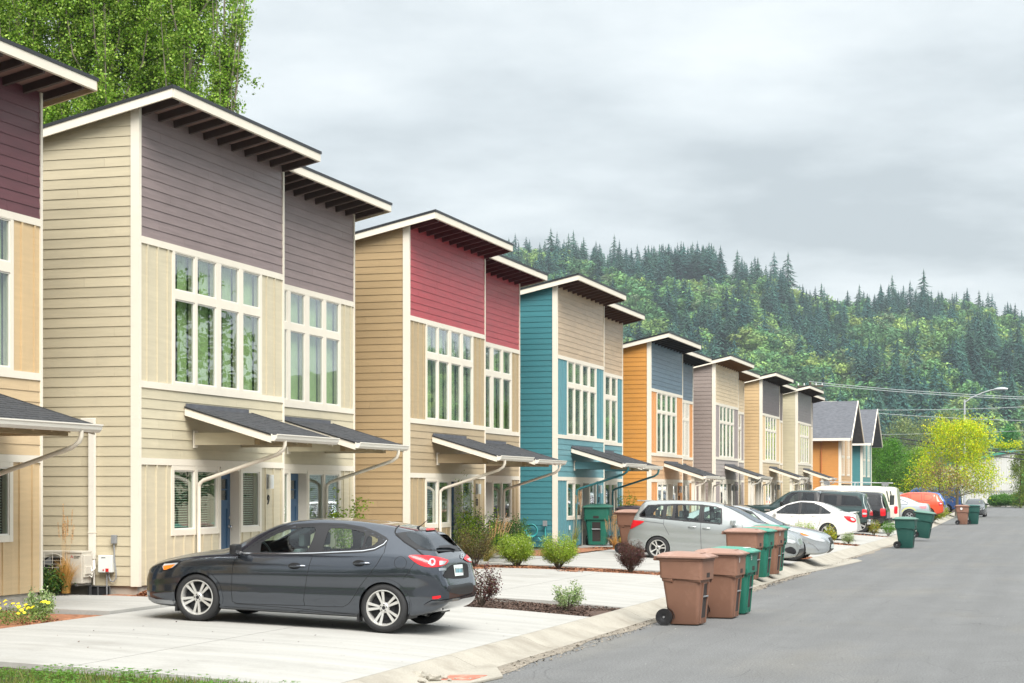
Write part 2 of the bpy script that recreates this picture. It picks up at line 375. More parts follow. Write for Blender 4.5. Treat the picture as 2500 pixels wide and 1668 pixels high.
# apron lip that reaches further into the road, and the old square gutter inlet in the foreground
b = MB()
b.prism([(-6.61, 46.0), (-6.30, 50.0), (-6.02, 54.5), (-5.92, 56.4), (-6.2, 57.6), (-6.61, 58.0)], lambda a, c, d: (a, c, d), -.01, .016); b.build("kerb_apron", M['kerb'])["kind"] = "structure"
inl = [px_plane(*p, 2, .03) for p in ((740, 1700), (1130, 1671), (1228, 1650), (1210, 1624), (1185, 1618), (1050, 1640), (800, 1668))]
b = MB(); b.prism([(p.x, p.y) for p in inl], lambda a, c, d: (a, c, d), .0, .034); b.build("gutter_inlet", M['kerb'], bevel=.01)["kind"] = "structure"
inr = [px_plane(*p, 2, .04) for p in ((1070, 1659), (1150, 1660), (1190, 1648), (1100, 1647))]
M['brickpaint'] = mat("faded red paint", (.42, .15, .10), .9, var=.25, vscale=8, bump=.4, bscale=40, dirt=(.5, .42, .34), dscale=5)
b = MB(); b.prism([(p.x, p.y) for p in inr], lambda a, c, d: (a, c, d), .03, .039)
tag(b.build("drain_cover", M['brickpaint']), "faded red plate set in the pale kerb by the rubble", "drain cover")
# grit along the asphalt edge
def grit(name, pts, n, m, seed, size=(.004, .014), z=.002, zf=None):
    r = np.random.RandomState(seed); V = []; Fc = []
    P = [Vector((p[0], p[1])) for p in pts]
    xs = [p.x for p in P]; ys = [p.y for p in P]; k = 0
    while k < n:
        x = r.uniform(min(xs), max(xs)); yy = r.uniform(min(ys), max(ys))
        if not inside((x, yy), P): continue
        s = r.uniform(*size); a = r.uniform(0, 6.28); c, q = math.cos(a) * s, math.sin(a) * s; zz = (zf(x, yy) if zf else 0) + z; e = r.uniform(.6, 1.6); h = s * .8
        t1, t2 = r.uniform(-.5, .5, 2) * s * .8
        base = len(V); V += [(x - c * e, yy - q * e, zz + h * .3 + t1), (x + q, yy - c, zz + h * .4 + t2), (x + c * e, yy + q * e, zz + h * .6 - t1), (x - q, yy + c, zz + h - t2)]
        Fc.append((base, base + 1, base + 2, base + 3)); k += 1
    o = np_mesh(name, V, Fc, m); o["kind"] = "stuff"; return o
def inside(p, P):
    c = False; n = len(P); x, y = p
    for i in range(n):
        a = P[i]; b_ = P[i - 1]
        if ((a[1] > y) != (b_[1] > y)) and (x < (b_[0] - a[0]) * (y - a[1]) / (b_[1] - a[1]) + a[0]): c = not c
    return c
o = strip_mesh("dust_band", [lambda y: kx(y) + .005, lambda y: kx(y) + .16 + .13 * math.sin(y * .37) ** 2 + .05 * math.sin(y * 1.9)], [15 + .5 * i for i in range(140)], lambda X, Y: .005, M['sand'])
grit("grit", [(-6.6, 18), (-6.2, 18), (-6.35, 60), (-6.6, 60)], 2600, M['sand'], 3, (.006, .02), .006)
# ---- driveways: one slab row per pair of homes, with recessed joints; planting strips between
slab_n = 0
def slab(parent, x0, x1, y0, y1, top=.0, m=None):
    """concrete slab following the slope of the yard; its edge joints stay recessed"""
    g = .008; b = MB(); xs = [x0 + g]
    for xb in (-14.5, -11.3, -8.6): 
        if x0 + g < xb < x1 - g: xs.append(xb)
    xs.append(x1 - g if not callable(x1) else x1); n = len(xs)
    ya, yb = y0 + g, y1 - g
    for X in xs:
        z = gzy(X, ya) + top
        b.v += [(X, ya, z - .12), (X, yb, z - .12), (X, yb, z), (X, ya, z)]
    for i in range(n - 1):
        o = i * 4
        for f in ((0, 3, 7, 4), (1, 5, 6, 2), (3, 2, 6, 7), (0, 4, 5, 1)): b.f.append(tuple(o + q for q in f)); b.m.append(0)
    b.f.append((0, 1, 2, 3)); o = (n - 1) * 4; b.f.append((o, o + 3, o + 2, o + 1)); b.m += [0, 0]
    return b.build("slab", m or M['conc'], parent)
for k, (ya, yb) in enumerate([(17.0, 28.0), (30.4, 40.1), (41.9, 53.0), (54.7, 66.2), (68.0, 78.9), (80.6, 91.8), (93.4, 105), (106.5, 118), (119.5, 131), (133, 144)]):
    dr = empty("driveway"); dr["kind"] = "structure"
    xf = kx((ya + yb) / 2) - .532
    ny = 3; step = (yb - ya) / ny
    for i in range(ny):
        for a, c in ((-12.95, -9.93), (-9.93, xf)):
            slab(dr, a, c, ya + i * step, ya + (i + 1) * step)
for k, (ya, yb) in enumerate([(23.3, 26.4), (29.2, 38.5), (42.0, 51.2), (54.7, 64.2), (67.5, 77), (80, 90)]):
    w = empty("walkway"); w["kind"] = "structure"
    n = max(1, round((yb - ya) / 1.8)); st = (yb - ya) / n
    for i in range(n):
        slab(w, -16.9 if k == 0 else -14.35, -12.95, ya + i * st, ya + (i + 1) * st, .045 if k == 0 else .02)
# planting strips with bark
def chips(name, poly, n, m, seed, size=(.012, .035)):
    return grit(name, poly, n, m, seed, size, .0, lambda X, Y: gzy(X, Y) - .035 + .03 * math.sin(X * 3 + Y) * math.sin(Y * 2.1))
def bed(poly, n, chipm, seed, size=(.012, .035), lift=.0):
    b = MB(); b.face([(x, y, gzy(x, y) - .03 + lift) for x, y in poly]); 
    o = b.build("bark_bed", chipm); o["kind"] = "structure"
    chips("bark_chips", poly, n, chipm, seed, size)
bed([(-13.0, 28.1), (-7.2, 28.1), (-7.2, 30.3), (-13.0, 30.3)], 22000, M['chip_dark'], 11, (.007, .02))
bed([(-15, 26.45), (-12.4, 28.0), (-12.4, 29.2), (-14.4, 29.2)], 3000, M['chip'], 12, (.02, .05), .06)
bed([(-15.3, 38.6), (-7.2, 40.2), (-7.2, 41.8), (-15.3, 41.9)], 30000, M['chip'], 13, (.009, .026))
bed([(-14.45, 46.5), (-12.9, 46.5), (-12.9, 52.6), (-14.45, 52.6)], 7000, M['chip'], 14, (.013, .034), .06)
bed([(-15.3, 53.05), (-7.2, 53.05), (-7.2, 54.65), (-15.3, 54.65)], 14000, M['chip'], 15, (.013, .034))
bed([(-15.3, 66.3), (-7.2, 66.3), (-7.2, 67.9), (-15.3, 67.9)], 4000, M['chip'], 16, (.03, .06))
bed([(-15.3, 79), (-7.2, 79), (-7.2, 80.5), (-15.3, 80.5)], 2000, M['chip'], 17, (.03, .06))
bed([(-20, 20.0), (-13.0, 20.0), (-13.0, 23.25), (-20, 23.25)], 20000, M['chip'], 18, (.009, .024), .02)
chips_mound = grit('bark_mound', [(-14.4, 26.3), (-12.9, 27.1), (-12.9, 28.0), (-14.4, 28.0)], 9000, M['chip'], 19, (.012, .03), 0, lambda X, Y: gzy(X, Y) + .20 * max(0, 1 - ((X + 13.75) / .75) ** 2 - ((Y - 27.2) / .8) ** 2) + .02)
b = MB(); n_ = 9
for j in range(n_):
    for i in range(n_): X, Y = -14.5 + 1.6 * i / 8, 26.3 + 1.8 * j / 8; b.v.append((X, Y, gzy(X, Y) - .02 + .20 * max(0, 1 - ((X + 13.75) / .75) ** 2 - ((Y - 27.2) / .8) ** 2)))
for j in range(8):
    for i in range(8): b.f.append((j * 9 + i, j * 9 + i + 1, j * 9 + i + 10, j * 9 + i + 9)); b.m.append(0)
b.build('bark_bed', M['chip'], smooth=True)['kind'] = 'structure'
grit("pebbles", [(-7.1, 18.2), (-12, 18.2), (-12, 27), (-7.2, 27)], 40, M['chip_dark'], 5, (.006, .014), .006, lambda X, Y: gzy(X, Y))
grit("loose_gravel", [(-6.3, 18), (4, 22), (-2, 60), (-6.3, 60)], 160, M['conc'], 6, (.004, .011), .003)
# foreground grass
def blades(name, poly, n, m, seed, h=(.04, .11), w=.006, zf=None, palette=None):
    r = np.random.RandomState(seed); V = []; Fc = []; Cc = []; P = poly; k = 0
    xs = [p[0] for p in P]; ys = [p[1] for p in P]
    while k < n:
        x = r.uniform(min(xs), max(xs)); y_ = r.uniform(min(ys), max(ys))
        if not inside((x, y_), P): continue
        z = zf(x, y_); hh = r.uniform(*h); a = r.uniform(0, 6.28); dx, dy = math.cos(a) * w, math.sin(a) * w; lx, ly = r.uniform(-.5, .5, 2) * hh
        b0 = len(V); V += [(x - dx, y_ - dy, z), (x + dx, y_ + dy, z), (x + dx * .6 + lx * .5, y_ + dy * .6 + ly * .5, z + hh * .6), (x + lx, y_ + ly, z + hh)]
        Fc.append((b0, b0 + 1, b0 + 2, b0 + 3)); c = palette[r.randint(len(palette))]; c = [q * r.uniform(.8, 1.2) for q in c]; Cc += [c] * 4; k += 1
    o = np_mesh(name, V, Fc, m, cols=np.array(Cc)); o["kind"] = "stuff"; return o
M['leaf'] = leaf_mat("leaf", (1, 1, 1), trans=.35)
GP = [(-14, 13.5), (-7.0, 13.5), (-7.3, 16.95), (-9.5, 16.55), (-11, 16.2), (-14, 15.9)]
b = MB(); b.face([(x, y, gzy(x, y) - .01) for x, y in GP]); b.build("lawn", M['lawn'])["kind"] = "structure"
blades("grass", GP, 22000, M['leaf'], 21, (.03, .085), .005, lambda X, Y: gzy(X, Y) - .012, [(.13, .20, .03), (.17, .25, .05), (.10, .17, .03), (.25, .25, .08)])
def clover(name, poly, n, seed):
    r = np.random.RandomState(seed); V = []; Fc = []; Cc = []; k = 0
    xs = [p[0] for p in poly]; ys = [p[1] for p in poly]
    while k < n:
        x = r.uniform(min(xs), max(xs)); y_ = r.uniform(min(ys), max(ys))
        if not inside((x, y_), poly) or math.sin(x * 5.1) * math.sin(y_ * 4 + x * 2) < r.uniform(-.5, .6): continue
        z = gzy(x, y_) + r.uniform(.02, .09)
        for q in range(3):
            a = q * 2.1 + r.uniform(0, 1); s = r.uniform(.008, .016); cx, cy = x + math.cos(a) * s, y_ + math.sin(a) * s; t = r.uniform(-.5, .5, 4) * s
            b0 = len(V); V += [(cx - s, cy, z + t[0]), (cx, cy - s, z + t[1]), (cx + s, cy, z + t[2]), (cx, cy + s, z + t[3])]
            Fc.append((b0, b0 + 1, b0 + 2, b0 + 3)); c = (.10 + r.uniform(0, .05), .22 + r.uniform(0, .09), .035); Cc += [c] * 4
        k += 1
    o = np_mesh(name, V, Fc, M['leaf'], cols=np.array(Cc)); o["kind"] = "stuff"
clover("clover", GP, 6000, 22)
# crumbled concrete on the kerb
rub = empty("rubble_pile", (0, 0, 0), label="heap of broken pale concrete lying on the kerb in the foreground", cat="rubble")
rr_ = random.Random(5)
for i, (x, y_, s) in enumerate([(1020, 1652, .11), (1060, 1654, .09), (1042, 1642, .08), (1005, 1647, .05), (1084, 1650, .05), (1098, 1655, .028), (1030, 1660, .05), (1056, 1640, .06), (1148, 1651, .02), (1112, 1651, .02)]):
    p = px_plane(x, y_, 2, .07); bm = bmesh.new(); bmesh.ops.create_icosphere(bm, subdivisions=2, radius=s)
    for v in bm.verts: v.co *= rr_.uniform(.75, 1.2); v.co.z *= .55
    me = bpy.data.meshes.new("concrete_lump"); bm.to_mesh(me); bm.free(); me.materials.append(M['kerb'])
    o = new_obj("concrete_lump", me, rub); o.location = (p.x, p.y, .035 + s * .35); o.rotation_euler = (rr_.uniform(-.3, .3), 0, rr_.uniform(0, 6))
# ------------------------------------------------------------------ the row of duplexes
XF = -14.47
U1, UT, SB, DEP = 5.77, 11.01, .62, 9.0
RS = .22                                                     # roof slope, falling to the back
hr = random.Random(42)
def split_len(a, b, L=3.66):
    """joint positions for one course of boards"""
    out = [a]; p = a + hr.uniform(.5, L)
    while p < b - .25: out.append(p); p += L
    return out + [b]
def lap(mb, ax, a0, a1, z0, z1, off, a0t=None, a1t=None, sgn=1, t0=.019, t1=.007):
    """one lap board. ax 'y': on a facade x=off facing +x, along y. ax 'x': on a side wall y=off facing sgn*y, along x"""
    a0t = a0 if a0t is None else a0t; a1t = a1 if a1t is None else a1t
    if ax == 'y':
        mb.hexa([(off, a0, z0), (off + t0, a0, z0), (off + t0, a1, z0), (off, a1, z0), (off, a0t, z1), (off + t1, a0t, z1), (off + t1, a1t, z1), (off, a1t, z1)])
    else:
        mb.hexa([(a0, off + sgn * t0, z0), (a1, off + sgn * t0, z0), (a1, off, z0), (a0, off, z0), (a0t, off + sgn * t1, z1), (a1t, off + sgn * t1, z1), (a1t, off, z1), (a0t, off, z1)])
def courses(root, ax, a0, a1, z0, z1, off, m, indiv, sgn=1, clip=None, exp=.163, name="siding_board"):
    allb = MB(); z = z0
    while z < z1 - .01:
        zt = min(z + exp, z1); lo = lo_t = a0
        if clip: lo, lo_t = max(a0, clip(z)), max(a0, clip(zt))
        if a1 - max(lo, lo_t) > .03:
            js = split_len(lo, a1)
            for i in range(len(js) - 1):
                p, q = js[i], js[i + 1]
                pt = lo_t if i == 0 else p
                if q - p < .02 or (i == 0 and q < pt): continue
                g = .0015
                mb = MB() if indiv else allb
                lap(mb, ax, p + (g if i else 0), q - (g if i < len(js) - 2 else 0), z, zt + .012 * (zt < z1 - .001), off, pt + (g if i else 0), None, sgn)
                if indiv: mb.build(name, m, root)
        z += exp
    if not indiv and allb.v:
        o = allb.build(name, m, root); o["kind"] = "stuff"
def battens(root, x, y0, y1, z0, z1, m, indiv, sp=.36, first=.0):
    y = y0 + (first or sp * .5); allb = MB()
    while y < y1 - .06:
        mb = MB() if indiv else allb; mb.box(x, x + .02, y, y + .045, z0, z1)
        if indiv: mb.build("batten", m, root)
        y += sp
    if not indiv and allb.v: allb.build("batten", m, root)["kind"] = "stuff"
def window(root, x, cols, rows, casing, cm, curtain=None, name="window", sill=None):
    """casing board with openings; every pane set back behind its sash"""
    y0, y1, z0, z1 = casing; mb = MB()
    ys = sorted([y0, y1] + [c for ab in cols for c in ab]); zs = sorted([z0, z1] + [c for ab in rows for c in ab])
    # verticals full height, horizontals between them
    vs = [y0] + [c for ab in cols for c in ab] + [y1]
    for i in range(0, len(vs), 2): mb.box(x - .10, x + .028, vs[i], vs[i + 1], z0, z1)
    for c0, c1 in cols:
        hs = [z0] + [c for ab in rows for c in ab] + [z1]
        for i in range(0, len(hs), 2): mb.box(x - .10, x + .026, c0, c1, hs[i], hs[i + 1])
    w = mb.build(name, cm, root)
    for c0, c1 in cols:
        for r0, r1 in rows:
            f = MB(); t = .024
            f.box(x - .035, x + .012, c0, c0 + t, r0, r1); f.box(x - .035, x + .012, c1 - t, c1, r0, r1)
            f.box(x - .035, x + .010, c0 + t, c1 - t, r0, r0 + t); f.box(x - .035, x + .010, c0 + t, c1 - t, r1 - t, r1)
            f.build("sash", M['white'], w)
            g = MB(); g.box(x - .010, x - .004, c0 + t - .005, c1 - t + .005, r0 + t - .005, r1 - t + .005); g.build("pane", M['glass'], w)
            cu = MB()
            if curtain == 'drape':
                a = c0 + (c1 - c0) * hr.uniform(.5, .62); n = 14
                pts = [(x - .16 + .018 * math.sin(q * 2.3), a + (c1 + .02 - a) * q / n) for q in range(n + 1)]
                base = len(cu.v)
                for (px_, py_) in pts: cu.v += [(px_, py_, r0 - .05), (px_, py_, r1 + .05)]
                for q in range(n): cu.f.append((base + 2 * q, base + 2 * q + 2, base + 2 * q + 3, base + 2 * q + 1)); cu.m.append(0)
                cu.build("curtain", M['curtain'], w)
            elif curtain == 'blind':
                z = r0
                while z < r1: cu.box(x - .15, x - .118, c0, c1, z, z + .012); z += .042
                cu.build("blind", M['blind'], w)
    return w
def text_mesh(name, s, size, m, parent, loc, rot, shear=0, ext=.004, sx=1):
    cu = bpy.data.curves.new(name, 'FONT'); cu.body = s; cu.size = size; cu.extrude = ext; cu.shear = shear; cu.align_x = 'CENTER'; cu.align_y = 'CENTER'; cu.resolution_u = 4
    o = bpy.data.objects.new(name, cu); dg = bpy.context.evaluated_depsgraph_get()
    C.objects.link(o); me = bpy.data.meshes.new_from_object(o.evaluated_get(bpy.context.evaluated_depsgraph_get())); bpy.data.objects.remove(o)
    me.materials.clear(); me.materials.append(m); me.name = name
    r = new_obj(name, me, parent); r.location = loc; r.rotation_euler = rot; r.scale = (sx, 1, 1); return r
def canopy(root, xf, y0, y1, zw, zf, proj, cm, posts, yd, pipe_m, near):
    """entry roof: deck with shingle courses, white rakes, gutter, rafter tails, beams or posts, downspout"""
    sl = (zw - zf) / proj; can = empty("entry_canopy"); can.parent = root
    zr = lambda x: zw - sl * (x - xf)
    mb = MB()
    mb.hexa([(xf, y0, zr(xf) - .05), (xf + proj, y0, zr(xf + proj) - .05), (xf + proj, y1, zr(xf + proj) - .05), (xf, y1, zr(xf) - .05),
             (xf, y0, zr(xf) - .02), (xf + proj, y0, zr(xf + proj) - .02), (xf + proj, y1, zr(xf + proj) - .02), (xf, y1, zr(xf) - .02)])
    mb.build("deck", cm, can)
    sh = MB(); n = 12; L = proj + .03
    for i in range(n):
        xa = xf + L * i / n; xb = xf + L * (i + 1) / n + .035; y = y0 - .02 - (hr.uniform(0, .12))
        while y < y1 + .02:
            w = hr.uniform(.10, .22); ya, yb = max(y, y0 - .02), min(y + w, y1 + .02); h = hr.uniform(.006, .013)
            if yb - ya > .01:
                sh.hexa([(xa, ya, zr(xa) - .02), (xb, ya, zr(xb) - .02 + .002), (xb, yb, zr(xb) - .02 + .002), (xa, yb, zr(xa) - .02),
                         (xa, ya, zr(xa) - .012), (xb - hr.uniform(0, .012), ya, zr(xb) - .012 + h), (xb, yb, zr(xb) - .012 + h), (xa, yb, zr(xa) - .012)])
            y += w + .003
    sh.build("shingles", M['shingle'], can)["kind"] = "stuff"
    MB().box(xf + .026, xf + .06, y0, y0 + (y1 - y0) * .93, zw - .03, zw + .045).build("flashing", M['shingle_far'], can)
    for ya in (y0 - .045, y1 + .005):
        q = MB(); q.hexa([(xf + .026, ya, zr(xf) - .16), (xf + proj, ya, zr(xf + proj) - .16), (xf + proj, ya + .04, zr(xf + proj) - .16), (xf + .026, ya + .04, zr(xf) - .16),
                 (xf + .026, ya, zr(xf) - .035), (xf + proj, ya, zr(xf + proj) - .035), (xf + proj, ya + .04, zr(xf + proj) - .035), (xf + .026, ya + .04, zr(xf) - .035)])
        q.build("rake_board", M['trim'], can)
        q = MB(); q.hexa([(xf + .026, ya - .012, zr(xf) - .034), (xf + proj, ya - .012, zr(xf + proj) - .034), (xf + proj, ya + .052, zr(xf + proj) - .034), (xf + .026, ya + .052, zr(xf) - .034),
                 (xf + .026, ya - .012, zr(xf) - .006), (xf + proj, ya - .012, zr(xf + proj) - .006), (xf + proj, ya + .052, zr(xf + proj) - .006), (xf + .026, ya + .052, zr(xf) - .006)])
        q.build("drip_edge", M['drip'], can)
    xg = xf + proj; zg_ = zr(xg)
    MB().prism([(0, -.13), (.06, -.13), (.10, -.09), (.11, -.045), (.125, -.03), (.125, -.012), (.11, -.012), (.10, -.03), (.012, -.03), (.012, -.012), (0, -.012)],
               lambda a, b, d: (xg + .004 + a, d, zg_ + b), y0 - .05, y1 + .06).build("gutter", M['gutter'], can)
    for i in range(6):
        yy = y0 + .12 + (y1 - y0 - .3) * i / 5; q = MB()
        q.hexa([(xf + .03, yy, zr(xf) - .16), (xg - .01, yy, zr(xg) - .15), (xg - .01, yy + .04, zr(xg) - .15), (xf + .03, yy + .04, zr(xf) - .16),
                (xf + .03, yy, zr(xf) - .052), (xg - .01, yy, zr(xg) - .052), (xg - .01, yy + .04, zr(xg) - .052), (xf + .03, yy + .04, zr(xf) - .052)])
        q.build("rafter", cm, can)
    if not posts:
        zb = zw - .66; xb_ = xf + proj - .46
        for yy in (y0 + .30, y1 - .45): MB().box(xf + .03, xb_, yy, yy + .09, zb, zb + .21).build("bracket_beam", cm, can, bevel=.004)
        MB().box(xf + .026, xf + .05, y0 + .27, y0 + .42, zb - .05, zb + .25).build("ledger_plate", M['trim'], can)
        MB().box(xb_ + .003, xb_ + .11, y0 + .30, y1 - .10, zb + .0, zb + .20).build("cross_beam", M['wood'] if posts is False else cm, can, bevel=.004)
    else:
        xb_ = xf + proj - .42
        MB().box(xb_ - .06, xb_ + .06, y0 + .05, y1 - .05, zr(xb_) - .36, zr(xb_) - .165).build("cross_beam", M['trim'], can)
        for yy in (y0 + .12, y1 - .55):
            MB().box(xb_ - .07, xb_ + .07, yy, yy + .14, .30, zr(xb_) - .363).build("post", M['trim'], can, bevel=.006)
            MB().box(xb_ - .09, xb_ + .09, yy - .02, yy + .16, .30, .46).build("post_base", M['trim'], can)
    zt = zg_ - .13
    if not posts:
        p = [(xg + .06, yd, zt + .02), (xg + .06, yd, zt - .06), (xg + .03, yd, zt - .14), (xg - .08, yd, zt - .22), (xf + .16, yd, zt - .60 - .06), (xf + .085, yd, zt - .72), (xf + .075, yd, zt - .82), (xf + .075, yd, .36)]
        MB().tube(p, .035, 8).build("downspout", pipe_m, can, smooth=True, angle=60)
    else:
        p = [(xg + .06, yd, zt + .02), (xg + .05, yd, zt - .08), (xg - .06, yd, zt - .18), (xg - .32, yd - .0, zt - .26), (xg - .33, yd, zt - .34), (xg - .33, yd, .36)]
        MB().tube(p, .032, 8).build("downspout", M['gutter'], can, smooth=True, angle=60)
    return can
def front_door(root, x, y0, y1, z0, z1, dm, knob_side, lites=True):
    """door leaf recessed in a jamb"""
    dep = .17
    j = MB(); j.box(x - dep - .06, x + .02, y0 - .0, y0 + .03, z0, z1); j.box(x - dep - .06, x + .02, y1 - .03, y1, z0, z1); j.box(x - dep - .06, x + .018, y0 + .03, y1 - .03, z1 - .04, z1)
    fr = j.build("door_frame", M['trim'], root)
    ya, yb = y0 + .032, y1 - .032; zt = z1 - .043; xd = x - dep; w = yb - ya
    d = MB(); s = .11
    lz0, lz1 = zt - .52, zt - .14                                        # lites
    d.box(xd - .045, xd, ya, ya + s, z0, zt); d.box(xd - .045, xd, yb - s, yb, z0, zt)
    d.box(xd - .045, xd - .001, ya + s, yb - s, lz1, zt); d.box(xd - .045, xd - .001, ya + s, yb - s, lz0 - .16, lz0)
    d.box(xd - .045, xd - .001, ya + s, yb - s, z0, z0 + .22); d.box(xd - .045, xd - .001, (ya + yb) / 2 - .045, (ya + yb) / 2 + .045, z0 + .22, lz0 - .16)
    d.box(xd - .04, xd - .018, ya + s, yb - s, z0 + .22, lz0 - .16)
    d.box(xd - .04, xd - .004, (ya + yb) / 2 - .012, (ya + yb) / 2 + .012, lz0, lz1); d.box(xd - .04, xd - .006, ya + s, yb - s, (lz0 + lz1) / 2 - .012, (lz0 + lz1) / 2 + .012)
    door = d.build("door", dm, root)
    MB().box(xd - .028, xd - .022, ya + s, yb - s, lz0, lz1).build("pane", M['glass'], door)
    yk = (yb - .06) if knob_side > 0 else (ya + .06)
    k = MB(); k.lathe([(0, .0), (.028, .0), (.028, .012), (.012, .014), (.012, .04), (.026, .048), (.03, .062), (.022, .075), (0, .078)], 'x', (xd, yk, z0 + .92), 14)
    k.lathe([(0, .0), (.028, .0), (.026, .02), (0, .024)], 'x', (xd, yk, z0 + 1.08), 14)
    k.build("handle", M['chrome'], door, smooth=True)
    return door
def wall_lamp(root, x, y, z):
    b = MB(); b.box(x + .02, x + .045, y - .045, y + .045, z - .14, z + .14); l = b.build("wall_lamp", M['steel'], root)
    g = MB(); g.lathe([(0, -.13), (.05, -.13), (.05, -.04), (.053, -.04), (.053, -.02), (.05, -.02), (.05, .03), (.053, .03), (.053, .05), (.05, .05), (.05, .13), (0, .13)], 'z', (x + .105, y, z), 16)
    g.build("lamp_shade", M['ltgrey'], l, smooth=True)
    MB().box(x + .045, x + .06, y - .02, y + .02, z - .03, z + .03).build("lamp_arm", M['steel'], l)
def house(Y0, zo, pal, kind, indiv, label, number=None, near=True, canopy_pipe=None, door_m='door'):
    root = empty("duplex_house", (XF, Y0, zo), label=label, cat="house", group="duplexes in a row along the street")
    side, up, mid, bb, sof = [pal[k] for k in ('side', 'up', 'mid', 'bb', 'sof')]
    tr = M['trim']
    if kind == 'A': B2, B1, B0, SO = (2.44, 2.55), (3.70, 3.81), (6.06, 6.17), 8.26; rows = [(3.845, 5.26), (5.41, 6.045)]; sh = 0
    else: B2, B1, B0, SO = (2.45, 2.56), (3.41, 3.52), (5.75, 5.86), 7.60; rows = [(3.565, 5.0), (5.10, 5.735)]; sh = -.14
    ZB = .46; under = lambda x: SO + RS * x
    # ---- structural body
    c = MB()
    for ya, yb, xf in ((.012, U1 - .012, 0), (U1 - .01, UT - .012, -SB)):
        c.prism([(-DEP, ZB), (xf - .75, ZB), (xf - .75, under(xf - .75)), (-DEP, under(-DEP))], lambda a, b, d: (a, d, b), ya, yb)
        c.box(xf - .74, xf - .0, ya, yb, B0[1] - .03, under(xf - .76))
        c.box(xf - .10, xf - .0, ya, yb, B2[0] + .02, B1[1] - .02)
    c.box(-.75, -.0, .012, .1, ZB, B0[1]); c.box(-.75, 0, U1 - .1, U1 - .012, ZB, B0[1]); c.box(-SB - .75, -SB, UT - .1, UT - .012, ZB, B0[1])
    c.box(-SB + .003, -.002, U1 - .05, U1 - .008, ZB, under(-SB))
    c.build("wall", M['room'], root)
    MB().box(-DEP + .03, -.03, .03, U1 - .02, .0, ZB - .003).box(-DEP + .03, -SB - .03, U1 - .018, UT - .03, .0, ZB - .004).build("foundation", M['found'], root)
    # ---- side wall siding, front siding
    courses(root, 'x', -DEP, -.125, ZB, under(-.14) , .0, side, indiv, -1, clip=lambda z: (z - SO) / RS + .05 if False else -DEP) if False else None
    # courses stop under the sloping rake: rows above the low end are clipped on the left
    courses_side(root, side, indiv, ZB, SO)
    for ya, yb, xf in ((.05, U1 - .045, 0), (U1 + .02, UT - .045, -SB)):
        courses(root, 'y', ya, yb, B0[1] + .002, under(xf) - .002, xf, up, indiv)
        courses(root, 'y', ya, yb, B2[1] + .002, B1[0] - .002, xf, mid, indiv)
        for nm, (za, zb) in (("band_board", B2), ("band_board", B1), ("band_board", B0)):
            MB().box(xf, xf + .030, ya, yb, za, zb).build(nm, tr, root)
    q = MB(); q.box(-.12, .034, -.034, -.002, ZB - .01, under(-.12) - .01); q.box(.0, .034, -.001, .05, ZB - .01, under(0) - .01); q.build("corner_board", tr, root)
    MB().box(-.04, .034, U1 - .045, U1 + .012, ZB - .01, under(0) - .01).build("corner_board", tr, root)
    q = MB(); q.box(-SB, -SB + .034, UT - .045, UT + .012, ZB - .01, under(-SB) - .01); q.box(-SB - .1, -SB, UT - .01, UT + .022, ZB - .01, under(-SB) - .04); q.build("corner_board", tr, root)
    q = MB(); q.box(-DEP, -.7, UT - .011, UT + .006, ZB, under(-DEP)); q.build("far_wall_siding", side, root)
    # ---- windows, doors, board-and-batten panels
    cols1 = [(a - .03 + sh, a + .71 + sh) for a in (1.28, 2.12, 3.05, 3.97)]; cols2 = [(a - .03, a + .71) for a in (6.64, 7.54, 8.51, 9.42)]
    for xf, cols, ya, yb in ((0, cols1, .05, U1 - .045), (-SB, cols2, U1 + .012, UT - .045)):
        ca, cb = cols[0][0] - .085, cols[-1][1] + .085
        window(root, xf, cols, rows, (ca, cb, B1[1] + .001, B0[0] - .001), tr, 'drape')
        for pa, pb in ((ya, ca - .002), (cb + .002, yb)):
            if pb - pa > .1:
                MB().box(xf - .09, xf + .006, pa, pb, B1[1] + .001, B0[0] - .001).build("wall_panel", bb, root)
                battens(root, xf + .006, pa, pb, B1[1] + .002, B0[0] - .002, bb, indiv, first=.22)
    lz = (1.35, 2.36); ws = 1.25
    def low(xf, wins, door, ya, yb, knob):
        blocks = []
        for cols in wins:
            ca, cb = cols[0][0] - .09, cols[-1][1] + .09; blocks.append((ca, cb))
            window(root, xf, cols, [lz], (ca, cb, ws, B2[0] - .001), tr, 'blind')
            MB().box(xf - .09, xf + .006, ca, cb, ZB, ws - .001).build("wall_panel", bb, root)
            battens(root, xf + .006, ca, cb, ZB, ws - .002, bb, indiv, first=.1)
        d0, d1 = door; blocks.append(door)
        front_door(root, xf, d0, d1, ZB - .02, B2[0] - .035, M[door_m], knob)
        MB().box(xf - .1, xf + .028, d0 - .001, d1 + .001, B2[0] - .034, B2[0] - .001).build("door_head", tr, root)
        MB().box(xf - .1, xf + .12, d0, d1, ZB - .10, ZB - .021).build("door_step", M['found'], root)
        blocks.sort(); p = ya
        for a, b_ in blocks + [(yb, yb)]:
            if a - p > .04:
                MB().box(xf - .09, xf + .006, p, a - .001, ZB, B2[0] - .001).build("wall_panel", bb, root)
                battens(root, xf + .006, p, a, ZB, B2[0] - .002, bb, indiv, first=.18 if a - p > .4 else 0)
            p = b_ + .001
    low(0, [[(1.22, 1.98), (2.10, 2.87)], [(3.93, 4.66)]], (3.0, 3.83), .05, U1 - .045, 1)
    low(-SB, [[(6.64, 7.40)], [(8.48, 9.24), (9.34, 10.11)]], (7.50, 8.38), U1 + .012, UT - .045, -1)
    wall_lamp(root, 0, 5.0, 2.18); wall_lamp(root, -SB, 6.3, 2.18)
    if number:
        text_mesh("house_number", number, .26, M['ink'], root, (.034, 5.02, 1.83), (R(90), 0, R(90)), .12, .008, .8)
